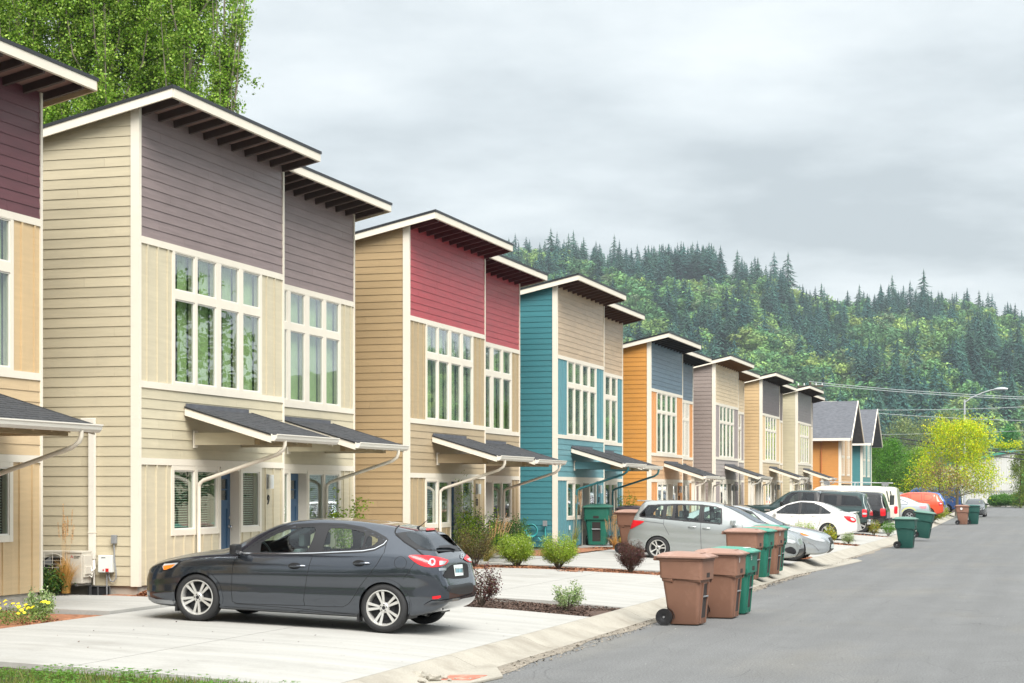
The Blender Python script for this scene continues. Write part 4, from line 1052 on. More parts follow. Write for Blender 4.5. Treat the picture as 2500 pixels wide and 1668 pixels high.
# ---------------- the grey hatchback in front
HATCH = dict(L=4.46,
 zb=[(0, .34), (.06, .25), (.25, .185), (.6, .17), (1.3, .175), (3.4, .18), (4.0, .22), (4.3, .30), (4.42, .38), (4.46, .44)],
 zw=[(0, .50), (.06, .60), (.2, .70), (.5, .79), (.9, .865), (1.25, .905), (2, .935), (3, .975), (3.5, 1.01), (3.9, 1.025), (4.12, .99), (4.27, .93), (4.35, .86), (4.39, .74), (4.43, .66), (4.46, .58)],
 zt=[(0, .53), (.06, .66), (.2, .765), (.5, .86), (.9, .945), (1.2, .995), (1.34, 1.04), (1.5, 1.12), (1.75, 1.255), (2.0, 1.365), (2.25, 1.425), (2.6, 1.455), (3.0, 1.452), (3.4, 1.425), (3.75, 1.375), (4.0, 1.315), (4.06, 1.285), (4.14, 1.20), (4.27, 1.05), (4.34, .965), (4.385, .80), (4.43, .68), (4.46, .60)],
 W=[(0, .42), (.03, .56), (.1, .68), (.22, .775), (.45, .85), (.75, .885), (1.2, .89), (2.5, .885), (3.3, .895), (3.7, .895), (4.0, .865), (4.2, .81), (4.35, .73), (4.43, .66), (4.46, .58)],
 Wr=[(0, .40), (.1, .60), (.5, .70), (1.0, .735), (1.3, .70), (1.6, .645), (2.0, .59), (2.5, .565), (3.2, .55), (3.7, .535), (4.0, .515), (4.1, .53), (4.25, .62), (4.35, .66), (4.46, .55)])
pg = paint("dark grey metallic paint", (.075, .086, .105), .8, .14)
HY = 22.73 + .865; PITCH = .035
hero = Car(HATCH, pg, "dark grey metallic hatchback parked nose-in beside the beige duplex number 9", loc=(-12.27, HY, .405), rot=(0, PITCH, 0), nx=300, ns=76)
def zx(x, y): return (300 + x / 2.4737, 1200 + y / 2.4737)          # measured on an enlargement of the photograph
def zp(*pts): return [zx(*p) for p in pts]
pxf = hero.px()
def to_side(poly):
    """photo outline -> outline in the car's own side view"""
    return [((lambda h: (h[0], h[2]))(hero.hit(pxf, a, b, 0))) for a, b in poly]
SD = hero.side(-1)
def sp(*pts, sm=0): return to_side(zp(*pts))
hero.dlo = dlo = sp((722, 371), (800, 316), (880, 264), (960, 226), (1040, 208), (1190, 201), (1330, 206), (1450, 226), (1530, 258), (1592, 294), (1575, 318), (1520, 345), (1450, 358), (1150, 371), (900, 375))
hero.strip("window_surround", dlo, .030, SD, M['black'], .002, .03, True, True, bias=.9)
hero.fill("door_pillar_trim", sp((1176, 204), (1246, 204), (1222, 290), (1202, 366), (1112, 373), (1152, 290)), SD, M['black'], .0025, .03, True)
hero.fill("mirror_sail", sp((722, 371), (850, 288), (838, 306), (830, 372)), SD, M['black'], .0025, .03, True)
hero.fill("rear_pillar_trim", sp((1552, 291), (1592, 294), (1575, 318), (1520, 345), (1500, 336), (1530, 318)), SD, M['black'], .0025, .03, True)
fw = hero.window("door_window", sp((752, 368), (838, 306), (925, 256), (1005, 226), (1095, 214), (1174, 213), (1152, 290), (1112, 370), (960, 372), (830, 371)), SD, .014, sm=1)
rw = hero.window("door_window", sp((1202, 356), (1222, 290), (1246, 220), (1340, 222), (1430, 236), (1472, 252), (1458, 300), (1443, 350), (1330, 356)), SD, .014, sm=1)
hero.window("quarter_window", sp((1452, 345), (1468, 300), (1482, 258), (1530, 276), (1552, 291), (1530, 318), (1500, 336)), SD, .014, sm=1)
hero.strip("chrome_strip", sp((715, 373), (900, 377), (1150, 373), (1450, 359), (1520, 347), (1575, 319), (1594, 296)), .011, SD, M['chrome'], .005, .03, False, True)
gapm = mat("panel gap", (.008, .008, .009), .8)
def gap(*pts, w=.007): hero.strip("panel_gap", sp(*pts), w, SD, gapm, .0016, .03, False, True)
gap((722, 371), (690, 392), (668, 430), (658, 500), (656, 600), (660, 664), (690, 676), (880, 684), (1098, 690))
gap((1216, 204), (1180, 300), (1152, 372), (1128, 440), (1110, 520), (1098, 600), (1092, 660), (1098, 690))
gap((1098, 690), (1240, 696), (1328, 697), (1362, 680), (1392, 640), (1430, 575), (1480, 510), (1535, 440), (1578, 370), (1594, 300))
gap((1790, 402), (1764, 430), (1735, 470), (1710, 510), (1692, 532), w=.006)
gap((350, 440), (300, 470), (262, 480), w=.006)
circ = lambda cx, cy, rx, ry, n=28: [(cx + rx * math.cos(2 * math.pi * i / n), cy + ry * math.sin(2 * math.pi * i / n)) for i in range(n)]
hero.strip("fuel_flap", to_side(zp(*circ(1676, 431, 37, 37))), .005, SD, gapm, .0016, .02, True)
for hx, hy in ((1050, 450), (1440, 434)):
    hero.fill("handle_recess", sp(*circ(hx - 14, hy, 38, 20, 18)), SD, gapm, .002, .02, True)
    for sg in (-1, 1):
        a = to_side(zp((hx - 45, hy + 4)))[0]; c_ = to_side(zp((hx + 54, hy + 1)))[0]; P = [hero.hit(hero.side(sg), a[0] + (c_[0] - a[0]) * t, a[1] + (c_[1] - a[1]) * t, o) for t, o in ((0, .0), (.12, .024), (.5, .034), (.88, .024), (1, .0))]
        MB().tube(P, [.010, .015, .016, .015, .010], 8).build("door_handle", pg, hero.root, smooth=True)
hero.strip("sill_trim", [(1.35, .20), (2.4, .195), (3.35, .20)], .035, SD, M['black'], .003, .05, False, True)
hero.strip("sill_line", sp((672, 678), (1000, 702), (1400, 742)), .006, SD, gapm, .0016, .03, False, True)
# head lamp, lower bumper, mirror
hl = hero.fill("headlight", sp((242, 436), (280, 430), (345, 428), (330, 444), (300, 462), (262, 476), (240, 474)), SD, M['lamp_clear'], .006, .015, True, sm=1)
hero.fill("indicator", sp((246, 450), (318, 440), (300, 458), (264, 473), (248, 474)), SD, M['lamp_amber'], .009, .012, True)
hero.strip("headlight_edge", sp((240, 436), (345, 427), (300, 464), (240, 476)), .012, SD, M['black'], .0075, .02, False, True)
hero.strip("bumper_lip", [(.10, .27), (.3, .235), (.62, .235)], .05, SD, M['grey'], .004, .03, False, True)
hero.fill("grille", [(-.42, .34), (.42, .34), (.50, .52), (.40, .66), (-.40, .66), (-.50, .52)], hero.front(), M['black'], .01, .04, sm=1)
mirror_unit(hero, 1.50, .93, M['black'], .93)
# rear: glass, lamps, plate, bumper
PX = pxf
rg = zp((1706, 252), (1800, 244), (1878, 242), (1902, 262), (1960, 312), (2018, 350), (1990, 352), (1905, 356), (1840, 350), (1790, 330), (1745, 296), (1716, 270))
hero.fill("rear_glass_surround", zp((1648, 252), (1700, 246), (1830, 232), (1886, 232), (1912, 262), (1966, 308), (2036, 352), (2030, 362), (1905, 362), (1840, 357), (1776, 348), (1720, 316), (1680, 284)), PX, M['black'], .003, 5)
rgo = hero.fill("rear_glass", smooth_poly(rg, 1), PX, M['cglass_hatch'] if 'cglass_hatch' in M else None, .006, 5)
hero.strip("panel_gap", zp((1670, 205), (1650, 225), (1643, 245), (1650, 262), (1700, 305), (1770, 350), (1830, 398), (1856, 410)), 3, PX, gapm, .004, 3)
hero.fill("brake_light", zp((1828, 232), (1868, 228), (1890, 232), (1885, 240), (1830, 244)), PX, M['lamp_red'], .02, 3)
tl = hero.fill("tail_light", smooth_poly(zp((1718, 388), (1780, 386), (1850, 390), (1920, 402), (1968, 416), (1950, 440), (1925, 452), (1880, 459), (1830, 458), (1790, 445), (1752, 420)), 1), PX, M['lamp_red'], .010, 4, True)
hero.fill("tail_light_lens", zp((1908, 422), (1950, 422), (1938, 440), (1908, 448)), PX, M['lamp_clear'], .014, 3, True)
hero.strip("tail_light_ring", zp(*circ(1866, 428, 15, 17, 20)), 4, PX, M['chrome'], .014, 3, True, True)
hero.fill("reflector", zp((1868, 634), (1918, 628), (1920, 640), (1900, 648), (1868, 650)), PX, M['lamp_red'], .008, 3, True)
hero.fill("plate_recess", smooth_poly(zp((1925, 520), (1960, 462), (1990, 440), (2060, 430), (2082, 444), (2086, 500), (2088, 520), (2020, 528)), 1), PX, gapm, .006, 5)
hero.fill("number_plate", zp((1990, 446), (2044, 441), (2050, 508), (2000, 514)), PX, M['plate'], .016, 6, smooth=False)
hero.strip("plate_lettering", zp((2002, 482), (2044, 478)), 9, PX, M['plate_blue'], .0175, 4)
for a in (2002, 2010, 2018, 2028, 2036, 2043): hero.strip("plate_lettering", zp((a, 464), (a + 1, 492)), 1.6, PX, M['ink'], .0185, 4)
hero.fill("bumper_insert", zp((1968, 566), (2030, 562), (2100, 548), (2118, 560), (2112, 612), (2040, 624), (1970, 610), (1950, 590)), PX, M['black'], .003, 5, sm=1)
hero.strip("bumper_crease", zp((1820, 690), (1866, 664), (1930, 662), (2020, 648), (2120, 620)), 5, PX, M['chrome'] if 0 else pg, .02, 4)
hero.strip("emblem", zp(*circ(2046, 391, 8, 14, 20)), 1.8, PX, M['chrome'], .012, 3, True)
hero.strip("emblem", zp((2040, 384), (2046, 394), (2052, 384)), 1.6, PX, M['chrome'], .013, 3)
hero.strip("model_lettering", zp((1906, 472), (1950, 470)), 6, PX, M['chrome'], .009, 5)
hero.strip("wiper", zp((2012, 350), (1960, 338), (1898, 343)), (9, 4), PX, M['black'], .03, 4)
ep = hero.hit(PX, *zx(1908, 716), .0)
MB().lathe([(.0, -.1), (.034, -.1), (.038, .03), (.032, .03), (.028, -.06), (0, -.06)], 'x', (ep[0] + .01, ep[1] + .05, ep[2] + .03), 16).build("exhaust_pipe", M['chrome'], hero.root, smooth=True)
an = hero.hit(hero.top(), 3.78, -.0, 0)
q = MB(); q.tube([an, an + Vector((.05, 0, .03)), an + Vector((.2, 0, .16))], [.02, .006, .003], 6); q.build("aerial", M['black'], hero.root)
# wind screen
ws_ = [(1.36, -.62), (1.36, .62), (2.02, .50), (2.02, -.50)]
ws_ = [(1.44, -.60), (1.38, 0), (1.44, .60), (1.98, .53), (2.05, 0), (1.98, -.53)]
hero.window("windscreen", ws_, hero.top(), .03, mirror=False, sm=1, cut='top')
hero.holes.append(([(4.05, -.45), (4.26, -.52), (4.26, .52), (4.05, .45)], 'top'))
hero.interior([2.05, 2.95], .30, .93, 1.72, 1.55, 3.9)
hero.body(.355, [(.95, .325), (3.65, .325)])
hero.wheels(.325, .232, .215, (.95, 3.65), .775, 10)
b = MB(); b.box(.5, 3.7, -.70, .70, .17, .19); b.build("underbody", M['black'], hero.root)
for sg in (-1, 1): MB().box(.62, .66, sg * .70, sg * .86, .12, .24).build("mud_flap", M['black'], hero.root); MB().box(3.28, 3.31, sg * .72, sg * .86, .12, .22).build("mud_flap", M['black'], hero.root)
MB().prism([(0, 0), (.13, 0), (.065, .11)], lambda a, c, d: (4.08 + .01 * 0 + c * -.7, -.05 + a, 1.01 + c + d), 0, .004).build("yellow_sticker", M['sticker'], hero.root)
# ------------------------------------------------------------------ the other vehicles
def flat(keys, L): return keys
MINIVAN = dict(L=4.58, cr=.07,
 zb=[(0, .34), (.1, .24), (.4, .19), (3.9, .20), (4.3, .30), (4.58, .42)],
 zw=[(0, .52), (.1, .68), (.3, .80), (.7, .90), (1.1, .97), (2, 1.0), (3.4, 1.06), (4.1, 1.09), (4.38, 1.06), (4.46, .90), (4.52, .72), (4.58, .62)],
 zt=[(0, .56), (.1, .76), (.3, .88), (.6, .97), (.95, 1.06), (1.2, 1.16), (1.6, 1.36), (2.0, 1.52), (2.4, 1.59), (3, 1.615), (3.8, 1.59), (4.15, 1.555), (4.22, 1.50), (4.34, 1.28), (4.42, 1.12), (4.48, .92), (4.54, .74), (4.58, .66)],
 W=[(0, .45), (.05, .62), (.15, .74), (.35, .83), (.7, .87), (2, .875), (4.0, .87), (4.3, .83), (4.45, .78), (4.54, .70), (4.58, .6)],
 Wr=[(0, .42), (.3, .66), (.9, .72), (1.3, .68), (2, .62), (3, .615), (4.15, .60), (4.4, .66), (4.58, .55)])
SEDAN = dict(L=4.82, cr=.055,
 zb=[(0, .32), (.1, .23), (.4, .18), (4.1, .19), (4.5, .27), (4.82, .38)],
 zw=[(0, .50), (.1, .64), (.4, .76), (.9, .85), (1.4, .90), (2.5, .93), (3.5, .97), (4.2, .985), (4.6, .95), (4.74, .86), (4.82, .62)],
 zt=[(0, .54), (.1, .70), (.4, .82), (.9, .91), (1.35, .98), (1.6, 1.08), (2.0, 1.28), (2.35, 1.41), (2.7, 1.465), (3.1, 1.46), (3.5, 1.40), (3.9, 1.25), (4.2, 1.12), (4.4, 1.085), (4.66, 1.06), (4.74, .96), (4.82, .66)],
 W=[(0, .46), (.05, .62), (.15, .74), (.4, .84), (.8, .885), (4.0, .895), (4.45, .86), (4.65, .79), (4.77, .70), (4.82, .6)],
 Wr=[(0, .44), (.5, .70), (1.3, .72), (1.8, .64), (2.5, .57), (3.2, .555), (3.7, .58), (4.2, .68), (4.6, .68), (4.82, .55)])
PICKUP = dict(L=5.75, cr=.05, lip=.06,
 zb=[(0, .50), (.1, .42), (.5, .40), (5.0, .42), (5.5, .52), (5.75, .56)],
 zw=[(0, .72), (.05, .95), (.2, 1.05), (.7, 1.10), (1.4, 1.13), (3.4, 1.16), (5.6, 1.18), (5.72, 1.12), (5.75, .9)],
 zt=[(0, .80), (.05, 1.04), (.2, 1.13), (.7, 1.18), (1.45, 1.22), (1.7, 1.38), (2.1, 1.68), (2.35, 1.82), (2.8, 1.88), (3.4, 1.88), (3.56, 1.84), (3.60, 1.76), (3.64, 1.76), (3.68, 1.84), (4.2, 1.87), (5.2, 1.86), (5.45, 1.80), (5.6, 1.45), (5.68, 1.22), (5.75, 1.0)],
 W=[(0, .62), (.04, .80), (.15, .92), (.4, .98), (5.4, .98), (5.65, .95), (5.72, .90), (5.75, .84)],
 Wr=[(0, .58), (.3, .80), (1.4, .84), (1.9, .76), (2.4, .68), (3.5, .68), (5.3, .70), (5.6, .80), (5.75, .75)])
VAN = dict(L=5.5, cr=.12, lip=.05,
 zb=[(0, .42), (.1, .34), (.5, .30), (5.1, .32), (5.4, .38), (5.5, .44)],
 zw=[(0, .70), (.05, .90), (.3, 1.02), (.9, 1.10), (1.6, 1.14), (5.3, 1.18), (5.44, 1.14), (5.5, .9)],
 zt=[(0, .78), (.05, .98), (.3, 1.12), (.8, 1.22), (1.1, 1.36), (1.5, 1.75), (1.8, 2.0), (2.2, 2.09), (4.0, 2.10), (5.1, 2.08), (5.34, 2.02), (5.42, 1.6), (5.46, 1.25), (5.5, .98)],
 W=[(0, .62), (.04, .78), (.15, .90), (.5, .99), (5.3, .99), (5.42, .95), (5.5, .86)],
 Wr=[(0, .58), (.3, .80), (1.0, .84), (1.6, .82), (2.2, .84), (5.2, .84), (5.42, .86), (5.5, .78)])
SUV = dict(L=4.42, cr=.06, lip=.06,
 zb=[(0, .42), (.1, .32), (.4, .27), (3.9, .28), (4.3, .36), (4.42, .44)],
 zw=[(0, .62), (.08, .82), (.3, .92), (.9, 1.0), (2, 1.04), (3.9, 1.10), (4.26, 1.10), (4.36, 1.0), (4.42, .7)],
 zt=[(0, .68), (.08, .90), (.3, 1.0), (.9, 1.08), (1.25, 1.16), (1.6, 1.38), (1.95, 1.58), (2.4, 1.66), (3.2, 1.66), (3.8, 1.62), (4.0, 1.56), (4.16, 1.34), (4.28, 1.16), (4.36, 1.04), (4.42, .76)],
 W=[(0, .55), (.04, .70), (.15, .82), (.4, .90), (4.0, .905), (4.25, .87), (4.36, .80), (4.42, .7)],
 Wr=[(0, .5), (.3, .74), (1.2, .74), (1.8, .67), (2.6, .64), (3.9, .62), (4.2, .70), (4.42, .62)])
def sc(spec, **k): d = dict(spec); d.update(k); return d
white_p = paint("pearl white paint", (.74, .73, .70), 0, .3)
def dress(c, wins, axles, wr, rim, tw, track, spokes, style='pair', glass=None, doors=(), handles=(), tail=None, head=None, ws=None, rg=None, plate=None, seats=None, belt=.95, black_low=None, am=None, arch=None, mirror=None, far=False, wm=None):
    sd = c.side(-1); d = .06
    if not far:
        pts = [Vector(p) for w in wins for p in w]; hull = geometry.convex_hull_2d(pts); cx = sum((pts[i] for i in hull), Vector((0, 0))) / len(hull)
        hp = [pts[i] + (pts[i] - cx).normalized() * .02 for i in hull]; c.dlo = [(p.x, p.y) for p in hp]
        c.strip("window_surround", c.dlo, .022, sd, M['black'], .003, .05, True, True)
    for w in wins: c.window("door_window", w, sd, .026, gm=glass, sm=1, d=d, hole=not far)
    for g in doors: c.strip("panel_gap", g, .009, sd, gapm, .002, .06, False, True)
    for hx, hz in handles:
        for sg in (-1, 1):
            P = [c.hit(c.side(sg), hx + t * .2, hz, o) for t, o in ((0, .004), (.15, .026), (.5, .034), (.85, .026), (1, .004))]
            MB().tube(P, .013, 6).build("door_handle", wm or c.paint, c.root, smooth=True)
    if ws: c.window("windscreen", ws, c.top(), .035, gm=glass, mirror=False, sm=1, d=d, hole=not far, cut='top')
    if rg: c.window("rear_window", rg, c.top(), .04, gm=M['cglass_dark'], mirror=False, sm=1, d=d, hole=False)
    for k, (nm, poly, m_) in enumerate(tail or ()): c.fill(nm, poly, sd, m_, .012 + .008 * k, .03, True, sm=1)
    for k, (nm, poly, m_) in enumerate(head or ()): c.fill(nm, poly, sd, m_, .012 + .008 * k, .03, True, sm=1)
    if seats: c.interior(seats, .35, belt, None, ws[0][0] if ws else 1.5, c.L - .6)
    ar = arch or wr + .035
    c.body(ar, [(x, wr) for x in axles])
    c.wheels(wr, rim, tw, axles, track, spokes, style, am)
    MB().box(axles[0] - .3, axles[1] + .2, -track + .1, track - .1, c.zb(2) - .03, c.zb(2) + .02).build("underbody", M['black'], c.root)
    if mirror: mirror_unit(c, mirror[0], mirror[1], mirror[2], mirror[3])
PI = math.pi
# silver minivan, nose to the street
sp_ = paint("silver metallic paint", (.36, .385, .38), .45, .26)
mv = Car(MINIVAN, sp_, "silver minivan parked nose-out behind the brown bins", loc=(-6.75, 48.95, .16), rot=(0, -.035, PI))
dress(mv, [[(2.02, 1.03), (2.06, 1.42), (2.22, 1.47), (2.52, 1.49), (2.50, 1.06)], [(2.62, 1.06), (2.62, 1.50), (3.28, 1.49), (3.28, 1.11)], [(3.34, 1.11), (3.34, 1.48), (3.52, 1.47), (3.52, 1.12)], [(3.60, 1.13), (3.60, 1.46), (4.02, 1.44), (4.22, 1.20), (4.20, 1.14)]],
      (.95, 3.70), .318, .215, .205, .76, 7, 'pair', doors=[[(2.56, 1.52), (2.56, .9), (2.52, .35)], [(3.56, 1.5), (3.56, .95), (3.42, .72), (3.40, .68)], [(3.57, .98), (4.1, 1.02)], [(1.5, 1.12), (1.42, .9), (1.42, .4), (1.5, .33)]],
      handles=[(2.68, .92), (2.30, .90)], tail=[("tail_light", [(4.06, 1.02), (4.50, 1.04), (4.56, .80), (4.48, .78), (4.2, .93)], M['lamp_red'])],
      head=[("headlight", [(.06, .66), (.30, .72), (.78, .90), (.70, .82), (.30, .62), (.1, .58)], M['lamp_clear'])],
      ws=[(1.08, -.62), (1.0, 0), (1.08, .62), (2.0, .54), (2.08, 0), (2.0, -.54)], rg=[(4.2, -.5), (4.2, .5), (4.38, .6), (4.38, -.6)], seats=[2.1, 2.95, 3.6], belt=1.02, mirror=(1.62, 1.0, sp_, .9))
mv.fill("window_pillar_trim", [(3.53, 1.12), (3.53, 1.48), (3.6, 1.48), (3.6, 1.12)], mv.side(-1), M['black'], .0025, .05, True)
mv.strip("fuel_flap", [(3.98 + .085 * math.cos(i * .3), .86 + .085 * math.sin(i * .3)) for i in range(21)], .006, mv.side(-1), gapm, .002, .02, True)
mv.fill("grille", [(-.42, .22), (.42, .22), (.5, .32), (.42, .44), (-.42, .44), (-.5, .32)], mv.front(), M['black'], .01, .05, sm=1)
mv.fill("fog_light", [(.06, .30), (.30, .36), (.34, .46), (.16, .52), (.05, .42)], mv.side(-1), M['black'], .006, .03, True, sm=1)
MB().box(4.14, 4.36, -.58, .58, 1.545, 1.575).build("roof_spoiler", sp_, mv.root, bevel=.01)
# silver sedan, nose to the street, beside the minivan
sl = Car(sc(SEDAN), paint("silver blue paint", (.40, .43, .45), .45, .26), "silver sedan parked nose-out just behind the silver minivan", loc=(-6.35, 52.2, .16), rot=(0, -.035, PI))
dress(sl, [[(1.75, .96), (2.2, 1.30), (2.6, 1.39), (2.6, .97)], [(2.68, .97), (2.68, 1.40), (3.1, 1.38), (3.6, 1.2), (3.8, 1.04)]], (.95, 3.75), .325, .22, .21, .77, 9,
      doors=[[(2.64, 1.42), (2.62, .3)], [(1.5, .95), (1.42, .5), (1.5, .3)]], handles=[(2.35, .86)],
      head=[("headlight", [(.10, .60), (.30, .66), (.80, .80), (.72, .70), (.35, .58), (.12, .54)], M['lamp_clear']), ("indicator", [(.5, .70), (.8, .80), (.72, .71)], M['lamp_amber'])],
      ws=[(1.30, -.62), (1.22, 0), (1.30, .62), (2.25, .5), (2.32, 0), (2.25, -.5)], rg=[(3.55, -.46), (3.55, .46), (4.15, .56), (4.15, -.56)], seats=[2.2, 3.0], belt=.93, mirror=(1.68, .92, white_p, .9))
sl.fill("grille", [(-.22, .22), (.22, .22), (.40, .36), (.25, .52), (.30, .66), (-.30, .66), (-.25, .52), (-.40, .36)], sl.front(), M['black'], .012, .05)
sl.strip("bumper_crease", [(.25, .30), (.40, .46), (.55, .52)], .02, sl.side(-1), M['chrome'], .006, .03, False, True)
MB().box(-.04, .0, -.17, .17, .36, .47).build("number_plate", M['plate'], sl.root)
# white sedan, tail to the street
ws_car = Car(sc(SEDAN), white_p, "white sedan parked nose-in beside the dark green pickup", loc=(-12.45, 71.3, .36), rot=(0, .03, 0))
dress(ws_car, [[(1.72, .96), (2.15, 1.27), (2.6, 1.39), (2.62, .97)], [(2.70, .97), (2.70, 1.40), (3.12, 1.38), (3.42, 1.28), (3.40, 1.0)], [(3.46, 1.0), (3.48, 1.25), (3.82, 1.05), (3.8, 1.02)]], (.95, 3.75), .325, .225, .215, .775, 5, 'fat', glass=M['cglass_dark'],
      doors=[[(2.66, 1.42), (2.62, .3)], [(3.5, .98), (3.42, .6), (3.28, .32)], [(1.5, .95), (1.42, .5), (1.5, .3)]], handles=[(2.32, .87), (3.12, .90)], wm=white_p,
      tail=[("tail_light", [(4.30, .94), (4.55, .95), (4.74, .88), (4.78, .74), (4.70, .70), (4.50, .76)], M['lamp_red']), ("tail_light_lens", [(4.56, .90), (4.72, .84), (4.74, .76), (4.6, .78)], M['lamp_clear'])],
      head=[("headlight", [(.10, .60), (.30, .66), (.80, .80), (.72, .70), (.35, .58)], M['lamp_clear'])],
      ws=[(1.30, -.62), (1.22, 0), (1.30, .62), (2.25, .5), (2.32, 0), (2.25, -.5)], rg=[(3.55, -.46), (3.55, .46), (4.15, .56), (4.15, -.56)], seats=[2.2, 3.0], belt=.93, mirror=(1.68, .92, white_p, .9))
MB().hexa([(4.5, -.62, 1.07), (4.74, -.6, 1.08), (4.74, .6, 1.08), (4.5, .62, 1.07), (4.55, -.6, 1.10), (4.77, -.58, 1.12), (4.77, .58, 1.12), (4.55, .6, 1.10)]).build("boot_spoiler", white_p, ws_car.root, bevel=.008)
# dark green pickup with canopy
gp = paint("dark green paint", (.018, .045, .045), .3, .25)
pk = Car(PICKUP, gp, "dark green pickup with matching bed canopy parked between the white sedan and the black one", cat="pickup truck", loc=(-13.85, 80.4, .36), rot=(0, .03, 0), name="pickup_truck")
dress(pk, [[(1.98, 1.22), (2.25, 1.62), (2.45, 1.76), (2.72, 1.79), (2.72, 1.23)], [(2.84, 1.23), (2.84, 1.79), (3.40, 1.78), (3.42, 1.25)], [(3.80, 1.27), (3.80, 1.70), (4.38, 1.71), (4.38, 1.27)], [(4.55, 1.27), (4.55, 1.71), (5.2, 1.68), (5.38, 1.5), (5.42, 1.28)]], (.95, 4.60), .39, .235, .26, .84, 6, 'fat', glass=M['cglass_dark'],
      doors=[[(2.78, 1.85), (2.78, .5)], [(3.52, 1.8), (3.52, .6)], [(3.62, 1.8), (3.62, .5)], [(1.8, 1.2), (1.78, .5)], [(3.65, 1.21), (5.6, 1.22)]], handles=[(2.5, 1.08), (3.2, 1.08)],
      tail=[("tail_light", [(5.46, 1.14), (5.66, 1.14), (5.68, .82), (5.48, .80)], M['lamp_red']), ("tail_light_lens", [(5.48, 1.0), (5.66, 1.0), (5.67, .92), (5.48, .92)], M['lamp_clear'])],
      head=[("headlight", [(.06, 1.0), (.3, 1.04), (.32, .84), (.1, .82)], M['lamp_clear'])],
      ws=[(1.55, -.70), (1.48, 0), (1.55, .70), (2.2, .62), (2.28, 0), (2.2, -.62)], mirror=(1.98, 1.22, M['black'], .98), seats=[2.6, 3.2], belt=1.18, arch=.45)
MB().box(5.68, 5.84, -.93, .93, .50, .72).build("rear_bumper", M['chrome'], pk.root, bevel=.03, smooth=True)
pk.strip("fender_lettering", [(1.3, .98), (1.55, .98)], .07, pk.side(-1), M['chrome'], .006, .05, False, True)
# black pickup behind it
bp_ = paint("black paint", (.014, .014, .016), .2, .2)
pb = Car(sc(PICKUP, L=5.75), bp_, "black pickup with canopy, mostly hidden behind the dark green one", cat="pickup truck", loc=(-13.45, 84.2, .36), rot=(0, .03, 0), name="pickup_truck", nx=120, ns=40)
dress(pb, [[(1.98, 1.22), (2.25, 1.62), (2.45, 1.76), (2.72, 1.79), (2.72, 1.23)], [(3.80, 1.27), (3.80, 1.70), (5.2, 1.68), (5.42, 1.28)]], (.95, 4.60), .39, .235, .26, .84, 6, 'fat', glass=M['cglass_dark'],
      tail=[("tail_light", [(5.46, 1.14), (5.68, 1.14), (5.70, .82), (5.48, .80)], M['lamp_red'])], arch=.45, far=True)
MB().box(5.68, 5.84, -.93, .93, .50, .72).build("rear_bumper", M['black'], pb.root, bevel=.03)
MB().box(5.86, 5.90, -.9, .9, 1.3, 1.74).build("canopy_hatch", M['black'], pb.root)
# white cargo van with roof rack
vw = paint("off-white van paint", (.70, .66, .56), 0, .35)
vn = Car(VAN, vw, "off-white cargo van with a ladder rack on its roof", cat="van", loc=(-14.05, 93.9, .36), rot=(0, .02, 0), name="cargo_van", nx=160, ns=48)
dress(vn, [[(1.62, 1.2), (1.78, 1.7), (1.95, 1.8), (2.35, 1.82), (2.35, 1.2)]], (.95, 4.4), .37, .21, .24, .86, 8, 'fat', glass=M['cglass_dark'],
      doors=[[(2.5, 1.9), (2.5, .4)], [(3.6, 1.9), (3.6, .4)]], tail=[("tail_light", [(5.30, 1.12), (5.44, 1.12), (5.44, .74), (5.30, .74)], M['lamp_red']), ("reflector", [(4.75, .99), (5.0, .99), (5.0, .95), (4.75, .95)], M['lamp_red'])],
      ws=[(1.05, -.72), (1.0, 0), (1.05, .72), (1.62, .66), (1.7, 0), (1.62, -.66)], am=M['steel'], arch=.42, mirror=(1.6, 1.2, M['black'], 1.0))
for sg in (-1, 1):
    for a in (4.94, 5.10): vn.strip("side_vent_window", [(a, 1.86), (a + .12, 1.32)], .055, vn.side(sg), M['cglass_dark'], .006, .05)
MB().box(5.44, 5.58, -.92, .92, .40, .58).build("rear_bumper", white_p, vn.root, bevel=.03)
rk = MB()
for sg in (-.62, .62): rk.tube([(1.9, sg, 2.26), (5.1, sg, 2.26)], .022, 8)
for x in (2.2, 3.5, 4.8): rk.tube([(x, -.74, 2.06), (x, -.70, 2.24), (x, .70, 2.24), (x, .74, 2.06)], .02, 8)
rk.box(4.7, 5.0, -.74, -.6, 2.12, 2.3); rk.box(2.1, 2.35, -.74, -.6, 2.12, 2.3)
rk.build("roof_rack", M['steel'], vn.root); vn.root.scale = (1.1, 1, 1)
# small race-style coupe, orange suv, others
cp = Car(sc(SEDAN), paint("pale blue-grey paint", (.40, .43, .47), .2, .35), "pale blue-grey racing coupe with stickers and a fat exposed tyre behind the van", loc=(-12.0, 103.6, .36), nx=120, ns=40)
dress(cp, [[(1.75, .96), (2.2, 1.30), (3.1, 1.36), (3.7, 1.08), (3.6, 1.0)]], (.95, 3.75), .36, .20, .28, .82, 5, 'fat', glass=M['cglass_dark'], far=True, arch=.42, am=M['steel'],
      tail=[("racing_sticker", [(4.25, .92), (4.66, .96), (4.66, .80), (4.4, .78)], mat("pink sticker", (.62, .22, .25), .5))])
M['yel'] = mat("yellow arch tape", (.6, .62, .12), .6)
cp.strip("arch_tape", [(3.75 + .47 * math.cos(PI * t / 20), .36 + .47 * math.sin(PI * t / 20)) for t in range(2, 19)], .05, cp.side(-1), M['yel'], .009, .05)
og = paint("orange red paint", (.66, .075, .022), .1, .3)
os_ = Car(SUV, og, "orange-red small suv parked past the white van", cat="suv", loc=(-11.75, 117.6, .36), nx=140, ns=44)
